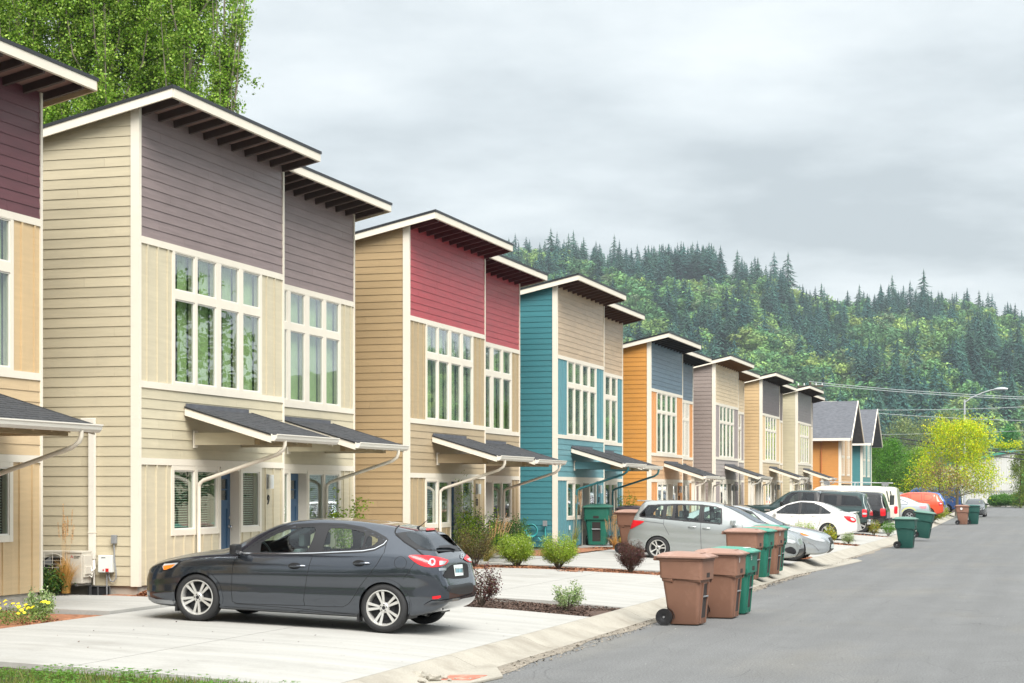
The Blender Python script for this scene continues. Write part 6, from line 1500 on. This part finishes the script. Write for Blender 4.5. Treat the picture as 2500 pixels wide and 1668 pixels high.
for k in range(4): b.tube([(math.cos(a / 14 * 2 * PI) * (.16 + .012 * k), -.02 * k, .2 + math.sin(a / 14 * 2 * PI) * (.16 + .012 * k)) for a in range(15)], .012, 6)
b.tube([(.42, 0, .4), (.42, 0, .0), (.3, 0, -.1), (.2, 0, .0)], .015, 6); b.build("hose", TQ, sg_); MB().box(.36, .48, -.06, 0, .34, .5).build("outlet_cover", M['grey'], sg_)
wb = MB(); wb.box(-14.43, -14.40, 53.9, 53.98, .95, 1.08); tag(wb.build("wall_socket", M['ltgrey']), "small grey socket cover on the teal front wall", "socket")
hp.scale = (1, 1, .82)
# ------------------------------------------------------------------ street lamp, wires, poles
lp = px_plane(2355, 1100, 1, 168.0); lampo = empty("street_lamp", (lp.x, 168, 0), label="tall grey street lamp with a long arm rising out of the yellow tree", cat="street lamp")
GALV = mat("pale galvanised pole", (.50, .52, .54), .45, metal=.4)
b = MB(); b.tube([(0, 0, 0), (0, 0, 5), (0, 0, 10.2)], [.12, .10, .075], 12); b.build("pole", GALV, lampo, smooth=True)
b = MB(); b.tube([(0, 0, 9.9), (.5, 0, 10.3), (1.5, 0, 10.75), (2.3, 0, 11.0), (3.0, 0, 11.05)], [.05, .05, .045, .04, .035], 8); b.build("arm", GALV, lampo, smooth=True)
b = MB(); b.tube([(2.5, 0, 11.05), (2.8, 0, 11.08), (3.3, 0, 11.1), (3.7, 0, 11.06)], [.05, .12, .14, .08], 10); b.build("lamp_head", GALV, lampo, smooth=True)
WIRE = mat("weathered cable", (.36, .40, .40), .6); WIRED = mat("black cable", (.012, .014, .016), .6)
def wire(p0, p1, y0, y1, sag, r, m, label):
    a = px_plane(p0[0], p0[1], 1, y0); c = px_plane(p1[0], p1[1], 1, y1); o = MB()
    o.tube([(a.x + (c.x - a.x) * t, a.y + (c.y - a.y) * t, a.z + (c.z - a.z) * t - sag * 4 * t * (1 - t)) for t in [i / 14 for i in range(15)]], r, 5)
    tag(o.build("overhead_wire", m), label, "wire", "overhead wires beyond the houses")
wire((1975, 932), (2620, 974), 186, 186, .25, .035, WIRE, "topmost of the pale overhead wires against the hill")
wire((1975, 937), (2620, 979), 187, 187, .25, .035, WIRE, "second pale overhead wire, just below the topmost one")
wire((2100, 1001), (2620, 987), 190, 190, .2, .03, WIRE, "pale wire that climbs to the right behind the street lamp arm")
wire((2100, 1006), (2620, 1029), 191, 191, .2, .03, WIRE, "pale wire that falls to the right below the lamp arm")
wire((2020, 1040), (2620, 1122), 196, 196, .3, .07, WIRED, "thick black cable sagging behind the yellow tree")
wire((2020, 1046), (2620, 1134), 197, 197, .4, .05, WIRED, "thinner black cable right under the thick one")
wire((2100, 1062), (2620, 1047), 214, 214, .1, .02, WIRE, "thin faint wire low before the grey-green trees")
wire((2100, 1108), (2620, 1096), 215, 215, .1, .02, WIRE, "lowest faint wire, just above the round green trees")
pp = px_plane(1978, 940, 1, 186.5); pole = empty("utility_pole", (pp.x, 186.5, 0), label="utility pole top with insulators peeking over the pale duplex's roof", cat="utility pole")
b = MB(); b.tube([(0, 0, 0), (0, 0, 13.05)], [.18, .12], 10); b.build("pole", M['bark'], pole)
b = MB(); b.box(-1.3, 1.3, -.06, .06, 12.55, 12.7); b.build("cross_arm", M['bark'], pole)
for x in (-1.2, -.6, .6, 1.2): q = MB(); q.lathe([(0, 0), (.05, 0), (.08, .08), (.05, .12), (.07, .2), (0, .26)], 'z', (x, 0, 12.7), 8); q.build("insulator", M['ltgrey'], pole)
# ------------------------------------------------------------------ white building, hedges at the end of the street
wbld = empty("white_shed_building", (0, 0, 0), label="long white metal building with a sloping green roof edge at the street's end", cat="building")
def bx_px(x, y, Y): q = px_plane(x, y, 1, Y); return q.x, q.z
xa, z1 = bx_px(2385, 1128, 250); xb, z2 = bx_px(2476, 1102, 250)
CORR = mat("white corrugated metal", (.66, .65, .62), .6, var=.04)
b = MB(); b.prism([(xa - 6, .0), (xb, .0), (xb, z2), (xa - 6, z1 - 1.0)], lambda a, c, d: (a, d, c), 250, 285); b.build("wall", CORR, wbld)
rb = MB(); n = 34
for i in range(n): x = xa - 6 + (xb - xa + 6) * i / n; zt = (z1 - 1.0) + (z2 - z1 + 1.0) * i / n; rb.box(x, x + .12, 249.93, 249.99, .2, zt - .05)
rb.build("wall_rib", CORR, wbld)["kind"] = "stuff"
b = MB(); b.hexa([(xa - 6.3, 249.6, z1 - 1.02), (xb + .3, 249.6, z2 - .0), (xb + .3, 285, z2), (xa - 6.3, 285, z1 - 1.02), (xa - 6.3, 249.6, z1 - .72), (xb + .3, 249.6, z2 + .30), (xb + .3, 285, z2 + .3), (xa - 6.3, 285, z1 - .72)]); b.build("roof", mat("green metal roof", (.06, .28, .20), .5), wbld)
MB().box(xa - 6, xb, 249.8, 249.86, 2.0, 2.1).build("cross_rail", M['steel'], wbld)
MB().box(xa + 1.8, xa + 1.95, 249.78, 249.85, .1, 3.2).build("downspout", M['steel'], wbld)
def tree(x, y, z, h, trunk_h, crown, palette, label, cat="tree", group=None, n=260, per=22, leaf=(.05, .09), seed=1, tw=.12, name="tree", bark=None, rr=None, limbs=9, sky_gap=.0, kind_fn=None, sparse=1.0):
    """tapered trunk, limbs reaching into the crown, leaf-sized faces in clumps round the twigs. crown: (rx, ry) max radii; kind_fn(t) radius profile over height"""
    root = empty(name, (x, y, z), label=label, cat=cat, group=group); g = random.Random(seed); t = MB()
    top = Vector((g.uniform(-.2, .2), g.uniform(-.2, .2), h * .93)); pts = []
    prof = kind_fn or (lambda s: math.sin(PI * min(1, max(0, s)) ** .8) ** .6)
    t.tube([(0, 0, 0), (0.02 * h * g.uniform(-1, 1), 0, trunk_h), top * .6, top], [tw, tw * .75, tw * .4, tw * .08], 9); 
    ends = []
    for i in range(limbs * 3):
        s = g.uniform(.05, .9); zz = trunk_h + (h - trunk_h) * s; a = g.uniform(0, 2 * PI); r = prof(min(1, s + .1)) * g.uniform(.55, .95)
        b0 = Vector((0, 0, max(trunk_h * .8, zz - (h - trunk_h) * .18))); e = Vector((math.cos(a) * crown[0] * r, math.sin(a) * crown[1] * r, zz + (h * .03)))
        t.tube([b0, b0.lerp(e, .5) + Vector((0, 0, -.02 * h)), e], [tw * .35 * (1 - s * .6), tw * .2 * (1 - s * .6), tw * .05], 5); ends.append(e)
    t.build("trunk", bark or M['bark'], root, smooth=True)
    # clumps: a lumpy crown made of several lobes
    lobes = [(e, g.uniform(.25, .5)) for e in ends]
    for i in range(n):
        if g.random() < .55:
            e, r = g.choice(lobes); p = e + Vector((g.gauss(0, 1) * crown[0] * r * .5, g.gauss(0, 1) * crown[1] * r * .5, g.gauss(0, 1) * (h - trunk_h) * r * .16))
        else:
            s = g.random(); a = g.uniform(0, 2 * PI); r = prof(s) * (g.uniform(.3, 1) ** .5); p = Vector((math.cos(a) * crown[0] * r, math.sin(a) * crown[1] * r, trunk_h + (h - trunk_h) * s))
        s = (p.z - trunk_h) / (h - trunk_h)
        if s < -.05 or s > 1.06: continue
        pts.append(tuple(p))
    leaves("crown", pts, per, rr or crown[0] * .11, leaf, palette, root, seed, mat_=M['leaf'])
    return root
YG = [(.56, .66, .012), (.64, .66, .015), (.44, .60, .02), (.68, .58, .015), (.30, .48, .03)]
lt = px_plane(2335, 1200, 1, 150)
yt = tree(lt.x, 150, .1, 7.5, 1.9, (4.1, 3.4), YG, "vivid yellow-green honey locust at the end of the street, under the lamp", n=560, per=36, leaf=(.05, .09), seed=5, tw=.14, name="yellow_tree", rr=.28, limbs=10, bark=M['trunk'], kind_fn=lambda s: (1 - .62 * s) * (1 if s > .15 else .75))
yp = [(x_, 0, z_) for x_, z_ in [(1.2 + i * .32, 5.3 + .15 * math.sin(i * .5) + .08 * i * (1 if i < 6 else .6)) for i in range(12)]]
leaves("crown_spray", [(a + random.Random(i).uniform(-.1, .1), random.Random(i + 9).uniform(-.4, .4), c) for i, (a, b_, c) in enumerate(yp * 3)], 26, .14, (.05, .1), YG, yt, 77)
lt = px_plane(2290, 1200, 1, 140)
tree(lt.x, 141, .2, 4.0, 1.3, (2.4, 1.8), [(.22, .20, .05), (.30, .24, .06), (.16, .19, .05), (.34, .20, .08)], "smaller olive-brown tree with thin foliage left of the yellow one", n=200, per=14, leaf=(.05, .09), seed=6, tw=.1, name="olive_tree", rr=.25)
for (x, yb, Y, hh, w, pal, lab, sd) in [
    (2185, 1200, 170, 6.4, 1.9, [(.09, .25, .02), (.13, .32, .03), (.05, .16, .02)], "dark bushy green tree right of the teal gabled house", 11),
    (2245, 1200, 172, 5.6, 2.0, [(.22, .38, .03), (.28, .42, .05), (.16, .30, .02)], "rounded light green tree beside the yellow one", 12),
    (2150, 1200, 176, 6.6, 1.6, [(.08, .22, .02), (.12, .28, .03)], "bright green tree partly behind the teal gabled house", 13),
    (2215, 1200, 168, 4.2, 1.5, [(.10, .24, .03), (.16, .30, .05)], "low green tree between the two rounder ones", 14)]:
    q = px_plane(x, yb, 1, Y); tree(q.x, Y, .2, hh, 1.2, (w, w), pal, lab, n=360, per=44, leaf=(.04, .08), seed=sd, name="green_tree", rr=.24)
for (x, Y, hh, w, lab, sd) in [(2205, 300, 13.5, 4.6, "grey-green cottonwood behind the green trees, left one", 21), (2262, 305, 13.0, 4.8, "grey-green cottonwood behind the yellow tree's left side", 22), (2310, 310, 14.5, 3.8, "taller grey-green cottonwood rising behind the yellow tree", 23), (2380, 300, 9, 4.5, "grey-green tree behind the yellow tree's right side", 24)]:
    q = px_plane(x, 1190, 1, Y); tree(q.x, Y, 0, hh, 1.5, (w, w), [(.20, .26, .10), (.26, .30, .13), (.15, .21, .08)], lab, n=330, per=26, leaf=(.10, .2), seed=sd, name="cottonwood_tree", rr=.55, bark=M['trunk'])
q = px_plane(2463, 1190, 1, 290); tree(q.x, 290, 0, 11.4, .6, (3.0, 3.0), [(.06, .22, .06), (.09, .27, .07)], "pointed bright green conifer behind the white building", cat="conifer", n=330, per=26, leaf=(.1, .2), seed=31, name="conifer_tree", rr=.4, kind_fn=lambda s: 1.05 - s)
q = px_plane(2492, 1190, 1, 228)
for k in range(3):
    tree(q.x + k * 1.7, 228, 0, 7.6 - .2 * k, .2, (1.05, 1.05), [(.12, .22, .02), (.17, .26, .03), (.22, .24, .04)], ["tall clipped columnar evergreen, first at the photo's right edge", "tall columnar evergreen just out beyond the first one", "third columnar evergreen past the right edge"][k], cat="evergreen", n=300, per=24, leaf=(.05, .1), seed=41 + k, name="columnar_evergreen", rr=.2, kind_fn=lambda s: (1 if s < .8 else 1 - (s - .8) * 3.2))
for i, (x, w, h, lab) in enumerate([(2434, 1.5, 1.3, "small rounded hedge shrub in front of the white building"), (2475, 3.4, 1.6, "long clipped hedge shrub at the right end of the cross street"), (2530, 3.6, 1.6, "clipped hedge continuing out of the photo's right edge")]):
    q = px_plane(x, 1230, 1, 243); bush("hedge_shrub", q.x, 243, .1, h, w * 1.3, [(.09, .24, .03), (.13, .28, .04), (.05, .15, .02)], lab, n=170, per=34, leaf=(.06, .11), seed=50 + i, rtw=.16, open_base=.2)
# ------------------------------------------------------------------ poplars behind the first houses
def poplar(x, y, h, r, seed, label, zlo=8.0, n=1500):
    root = empty("poplar_tree", (x, y, .2), label=label, cat="poplar", group="poplars towering behind the first duplexes"); g = random.Random(seed); t = MB()
    t.tube([(0, 0, 0), (0, 0, h * .5), (0, 0, h * .97)], [.26, .11, .02], 10)
    pts = []; k = 0
    for i in range(74):                                          # steep limbs hugging the stem
        z0 = g.uniform(.08, .8) * h; a = g.uniform(0, 2 * PI); L = g.uniform(2.2, 4.6); rr = r * g.uniform(.4, 1.08)
        e = Vector((math.cos(a) * rr, math.sin(a) * rr, min(h * .99, z0 + L))); m = Vector((math.cos(a) * rr * .75, math.sin(a) * rr * .75, z0 + L * .45)); b0 = Vector((0, 0, z0))
        t.tube([b0, m, e], [.032, .022, .006], 5)
        for q in range(n // 74):
            s = g.uniform(.15, 1.08); p = (b0 * (1 - s) ** 2 + m * 2 * s * (1 - s) + e * s * s); j = (.10 + .22 * (k % 5 == 0)) * (1.15 - .6 * s); pts.append((p.x + g.gauss(0, j), p.y + g.gauss(0, j), p.z + g.gauss(0, .28))); k += 1
    t.build("trunk", M['trunk'], root, smooth=True)
    hi = [p for p in pts if zlo < p[2] < 18.6]; lo = [p for p in pts if p[2] <= zlo]
    PAL = [(.24, .40, .045), (.32, .50, .07), (.14, .27, .025), (.44, .58, .12), (.18, .34, .035)]
    leaves("crown", hi, 62, .12, (.026, .045), PAL, root, seed, mat_=M['leaf_pop'], aspect=1.5)
    if lo: leaves("crown_base", lo, 4, .16, (.10, .16), PAL, root, seed + 100, mat_=M['leaf_pop'], aspect=1.5)
    return root
M['leaf_pop'] = leaf_mat("poplar leaf", (1, 1, 1), trans=.42, rough=.35)
for (px_, w, h, r, sd, lab) in [(462, 49.0, 21, 1.15, 1, "poplar at the right end of the row, edge against the sky"), (370, 51, 22, 1.35, 2, "second poplar from the right, behind the beige duplex"), (265, 49.5, 22, 1.4, 3, "middle poplar of the row behind the roofs"), (158, 50.5, 22, 1.6, 4, "fourth poplar from the right, between the two roofs"), (45, 50, 22, 1.6, 5, "poplar at the left edge of the photo above the maroon duplex"), (-60, 51, 22, 1.4, 6, "poplar just at the photo's left border")]:
    p = (px_ - 1250.0) / F_PX; poplar(w * (p * CS - SN), w * (p * SN + CS), h, r, sd, lab, 8.5 if px_ > 60 else 10, 1750)
p = (548 - 1250.0) / F_PX; w = 47.5; poplar(w * (p * CS - SN), w * (p * SN + CS), 15.3, .55, 9, "short side poplar leaning out at the right of the row", 8.5, 650)
# trees added across the street, out of view, for the window panes to mirror
for (x, y, h, r, sd, lab) in [(13, 82, 12.5, 4.6, 61, "broad dark maple across the street, mirrored in the windows"), (12, 140, 9, 4, 62, "second maple across the street, farther down")]:
    tree(x, y, 0, h, 1.8, (r, r), DGREEN, lab, n=300, per=16, leaf=(.12, .22), seed=sd, rr=.4, name="maple_tree")
# ------------------------------------------------------------------ the wooded hill
RIDGE = [(-900, 640), (-200, 650), (500, 655), (1180, 668), (1300, 655), (1420, 664), (1530, 690), (1600, 706), (1780, 700), (1900, 735), (1960, 775), (2100, 782), (2260, 775), (2400, 800), (2520, 840), (2800, 830), (3300, 790), (4200, 800), (5400, 860)]
def hill_h(p, w):
    """height of the hillside at direction p (photo column) and distance w"""
    col = 1250 + p * F_PX
    yr = np.interp(col, [a for a, _ in RIDGE], [b_ for _, b_ in RIDGE]); hr_ = (HZ - yr) / F_PX * 1250
    s = (w - 620.0) / 630.0; s = max(0, min(1, s)); base = hr_ * (s * s * (3 - 2 * s) * .35 + s * .65)
    bump = 9 * math.sin(p * 38 + w * .011) * math.sin(w * .019 + p * 9) * s * (1 - s) * 3
    if w > 1250: base -= (w - 1250) * .22; bump = 0
    return CZ + base + bump if s > 0 else 0.0
b = MB(); WS = [600] + [640 + 30 * i for i in range(21)] + [1250, 1300, 1500]; PS = [-.48 + i * .02 for i in range(72)]
for w in WS:
    for p in PS: b.v.append((w * (p * CS - SN), w * (p * SN + CS), hill_h(p, w) - (.6 if w <= 620 else 0)))
for i in range(len(WS) - 1):
    for j in range(len(PS) - 1): b.f.append((i * len(PS) + j, i * len(PS) + j + 1, (i + 1) * len(PS) + j + 1, (i + 1) * len(PS) + j)); b.m.append(0)
b.build("hill", mat("hillside undergrowth", (.055, .085, .03), 1, var=.35, vscale=.03, vstretch=(1, 1, 1), fine=.2, fscale=.3), smooth=True, angle=0)["kind"] = "structure"
def conifer_arrays(seed, h=1.0):
    """one conifer of unit height: drooping, ragged whorls"""
    g = np.random.RandomState(seed); V = []; F = []; Cc = []
    L = 24
    for l in range(L):
        t = l / (L - 1); z = .10 + .88 * t; r = .285 * (1 - t) ** .78 + .012; n = 9 if t < .7 else 6
        r *= g.uniform(.85, 1.12)
        for k in range(n):
            a = 2 * PI * (k + g.uniform(-.3, .3)) / n + l; rr = r * g.uniform(.5, 1.2); da = PI / n * .62; zz = z + g.uniform(-.022, .022)
            tip = (math.cos(a) * rr, math.sin(a) * rr, zz - .05 * (1 - t) * g.uniform(.3, 1.5) - .005); c0 = g.uniform(.7, 1.3); b0 = len(V)
            V.extend([(0, 0, zz + .035), (math.cos(a - da) * rr * .62, math.sin(a - da) * rr * .62, zz - .012), tip, (math.cos(a + da) * rr * .62, math.sin(a + da) * rr * .62, zz - .012)])
            F.append((b0, b0 + 1, b0 + 2, b0 + 3)); Cc += [(c0,) * 3] * 4
    b0 = len(V); V += [(-.012, 0, 0), (.012, 0, 0), (.004, 0, .99), (-.004, 0, .99), (0, -.012, 0), (0, .012, 0), (0, .004, .99), (0, -.004, .99)]; F += [(b0, b0 + 1, b0 + 2, b0 + 3), (b0 + 4, b0 + 5, b0 + 6, b0 + 7)]; Cc += [(.9, .8, .6)] * 8
    return np.array(V), np.array(F), np.array(Cc)
def broad_arrays(seed, n=430):
    g = np.random.RandomState(seed); lob = g.normal(0, 1, (9, 3)); lob /= np.linalg.norm(lob, axis=1)[:, None]; lob *= np.array([.32, .32, .24]); lob[:, 2] += .58
    V = []; F = []; Cc = []
    for i in range(n):
        c = lob[g.randint(9)]; d = g.normal(0, 1, 3); d /= np.linalg.norm(d); p = c + d * np.array([.17, .17, .15]) * g.uniform(.75, 1.05)
        u = np.cross(d, g.normal(0, 1, 3)); u /= np.linalg.norm(u); w = np.cross(d, u) + d * g.uniform(-.5, .5); s = g.uniform(.028, .05); c0 = g.uniform(.6, 1.4); b0 = len(V)
        V += [p - u * s, p - w * s * .9, p + u * s * .8 + w * s]; F.append((b0, b0 + 1, b0 + 2)); Cc += [(c0,) * 3] * 3
    return np.array(V), np.array(F), np.array(Cc)
M['forest'] = leaf_mat("forest foliage", (1, 1, 1), trans=.15, rough=.8)
CON = [conifer_arrays(s) for s in range(5)]; BRO = [broad_arrays(s) for s in range(5)]
g = np.random.RandomState(77); ridge = []; conp = []; brop = []
def col_of(p): return 1250 + p * F_PX
def grove(col, s): return 1575 < col < 1760 and s > .90
for i in range(4700):
    col = g.uniform(1120, 2640) if i < 4200 else g.uniform(2640, 4600); w = g.uniform(640, 1262); p = (col - 1250) / F_PX; s = (w - 620) / 630
    z = hill_h(p, w); yy = HZ - F_PX * (z - CZ) / w
    dens = math.sin(p * 61 + 1.3) * math.sin(w * .013 + p * 23) + .5 * math.sin(p * 140) * math.sin(w * .03)
    clearing = 1570 < col < 1850 and .80 < s < .935
    ridge_zone = s > .93
    cp_ = .12 + .72 * (dens > .18) + (.28 if ridge_zone else 0) + (.06 if s > .6 else 0)
    if clearing and g.random() < .55: continue
    iscon = g.random() < cp_ * (0.1 if clearing else 1)
    h = g.uniform(13, 27) if iscon else g.uniform(9, 19)
    if iscon and ridge_zone: h = g.uniform(12, 24)
    if clearing: h = g.uniform(4, 8)
    if grove(col, s): iscon, h = True, g.uniform(24, 31)
    if iscon and g.random() < .25 and not grove(col, s): continue
    (conp if iscon else brop).append((w * (p * CS - SN), w * (p * SN + CS), z - .5, h, col, s, w))
for k in range(26):                                               # the even-aged grove on the shoulder
    col = 1585 + k * 7.2 + g.uniform(-3, 3); p = (col - 1250) / F_PX; w = 1225 + g.uniform(-12, 20); conp.append((w * (p * CS - SN), w * (p * SN + CS), hill_h(p, w) - .3, g.uniform(25, 32) - 6 * max(0, (k - 20) / 6), col, .99, w))
for col, h in [(1258, 26), (1345, 30), (1360, 27), (1388, 26), (1400, 29), (1425, 25), (1455, 24), (1500, 31), (1512, 28), (1530, 24), (1556, 28), (1800, 27), (1843, 26), (1870, 23), (1890, 33), (1924, 38), (1912, 27), (1960, 22), (2012, 22), (2098, 25), (2150, 24), (2170, 24), (2178, 30), (2222, 26), (2255, 33), (2300, 19), (2330, 20), (2361, 26), (2412, 26), (2422, 26), (2450, 15), (2470, 17), (2490, 14)]:
    p = (col - 1250) / F_PX; w = 1235 + g.uniform(-10, 14); conp.append((w * (p * CS - SN), w * (p * SN + CS), hill_h(p, w) - .3, h, col, 1.1, w))
conp.sort(key=lambda t: -(t[3] / t[6] + (1 if t[5] > .97 and 1150 < t[4] < 2540 else 0)))
singles = [t for t in conp if 1180 < t[4] < 2500][:290]; sid = set(id(t) for t in singles); rest = [t for t in conp if id(t) not in sid]
PALC = [(.034, .105, .088), (.027, .088, .078), (.046, .125, .086), (.038, .10, .072)]
protos = []
for k in range(10):
    V, F, Cc = CON[k % 5]; c = np.array(PALC[k % 4]) * (1.0 if k < 5 else 1.15)
    me = np_mesh("crown", V, F, M['forest'], cols=Cc * c).data; tmp = bpy.data.objects["crown"] if False else None
    protos.append(me)
for o in [o for o in C.objects if o.type == 'MESH' and o.data in protos]: bpy.data.objects.remove(o)
rg2 = random.Random(9)
for t in singles:
    o = bpy.data.objects.new("hill_conifer", protos[rg2.randrange(10)]); C.objects.link(o); o.location = t[:3]; s = t[3]; f = rg2.uniform(.85, 1.25); o.scale = (s * f, s * f, s); o.rotation_euler = (0, 0, rg2.uniform(0, 6))
    if t[5] > .97: lab = "dark conifer on the skyline ridge of the wooded hill" if not 1575 < t[4] < 1765 else "tall dark conifer in the even grove on the hill's shoulder"; gr = "skyline conifers on the hill" if not 1575 < t[4] < 1765 else "grove of even conifers on the hill"
    else: lab = "dark conifer standing among paler trees on the hillside"; gr = "conifers on the hillside"
    tag(o, lab, "conifer", gr)
def mass(name, items, arrs, pals, seed, fat=(.9, 1.2)):
    g = np.random.RandomState(seed); Vs = []; Fs = []; Cs = []; off = 0
    for t in items:
        V, F, Cc = arrs[g.randint(len(arrs))]; a = g.uniform(0, 6.28); c, s_ = math.cos(a), math.sin(a); f = g.uniform(*fat)
        R2 = np.array([[c, -s_, 0], [s_, c, 0], [0, 0, 1]]); W_ = (V @ R2.T) * np.array([t[3] * f, t[3] * f, t[3]]) + np.array(t[:3])
        pal = pals[g.randint(len(pals))] if g.random() > .35 else pals[int((math.sin(t[0] * .02) * math.sin(t[1] * .017) * .5 + .5) * (len(pals) - 1))]
        Vs.append(W_); Fs.append(F + off); Cs.append(Cc * np.array(pal) * g.uniform(.62, 1.35)); off += len(V)
    o = np_mesh(name, np.concatenate(Vs), np.concatenate(Fs), M['forest'], cols=np.concatenate(Cs)); o["kind"] = "stuff"; return o
mass("conifer_woods", rest, CON, PALC, 5)
PALB = [(.11, .235, .08), (.15, .28, .085), (.08, .20, .075), (.20, .32, .09), (.28, .38, .10), (.06, .155, .07), (.10, .215, .09), (.14, .20, .10)]
mass("broadleaf_woods", brop, BRO, PALB, 6, (1.0, 1.5))
back = [(g.uniform(-70, 60), g.uniform(-62, -38), -.3, g.uniform(8, 14), 0, 0, 0) for i in range(46)] + [(g.uniform(34, 48), g.uniform(-20, 210), -.3, g.uniform(6, 12), 0, 0, 0) for i in range(70)]
mass('trees_across_the_street', back, BRO, [(.09, .16, .04), (.12, .2, .05), (.07, .12, .03)], 12, (1.0, 1.5))  # unseen tree lines added behind the camera and opposite, for reflections
print("conifers", len(singles), len(rest), "broad", len(brop))
# a line of trees closing the valley floor in front of the hill
low = []
for i in range(420):
    col = g.uniform(1900, 4400); p = (col - 1250) / F_PX; w = g.uniform(330, 640); low.append((w * (p * CS - SN), w * (p * SN + CS), -.3, g.uniform(7, 13), col, 0, w))
mass("valley_trees", low, BRO, PALB, 8, (1.0, 1.5))

# ------------------------------------------------------------------ the moist air between here and the hill
hz = MB(); hz.box(-900, 1700, -60, 1950, -1.6, 420); hzo = hz.build("haze", None or M['dark']); hzo.data.materials.clear()
hm = bpy.data.materials.new("haze air"); hm.use_nodes = True; hm.node_tree.nodes.clear(); _o = hm.node_tree.nodes.new("ShaderNodeOutputMaterial"); _v = hm.node_tree.nodes.new("ShaderNodeVolumePrincipled")
_v.inputs["Color"].default_value = (.80, .90, 1.0, 1); _v.inputs["Density"].default_value = .00015; _v.inputs["Anisotropy"].default_value = .2
hm.node_tree.links.new(_v.outputs[0], _o.inputs["Volume"]); hzo.data.materials.append(hm); hzo["kind"] = "stuff"
S.cycles.volume_bounces = 0

# homes added across the street, out of view, for the window panes to mirror
for k, (y0, c) in enumerate([(64, (.20, .16, .12)), (95, (.45, .40, .30)), (118, (.25, .3, .3))]):
    hh = empty("neighbour_house", (16.5, y0, 0), label=["brown house across the street, first past the camera side", "beige house across the street in the middle", "grey-green house across the street, farthest"][k], cat="house")
    MB().box(0, 9, 0, 12, 0, 5.4).build("wall", mat("neighbour wall", c, .8), hh)
    q = MB(); q.prism([(-.6, 5.2), (4.5, 7.6), (9.6, 5.2), (9.6, 5.42), (4.5, 7.85), (-.6, 5.42)], lambda a, b_, d: (a, d, b_), -.5, 12.5); q.build("roof", M['shingle_far'], hh)
    MB().box(-.72, -.6, -.5, 12.5, 5.16, 5.36).build("gutter", M['gutter'], hh)
    for yy in (2, 5.5, 9): MB().box(-.03, 0, yy, yy + 1.6, 3.0, 4.4).build("window", M['glass'], hh)
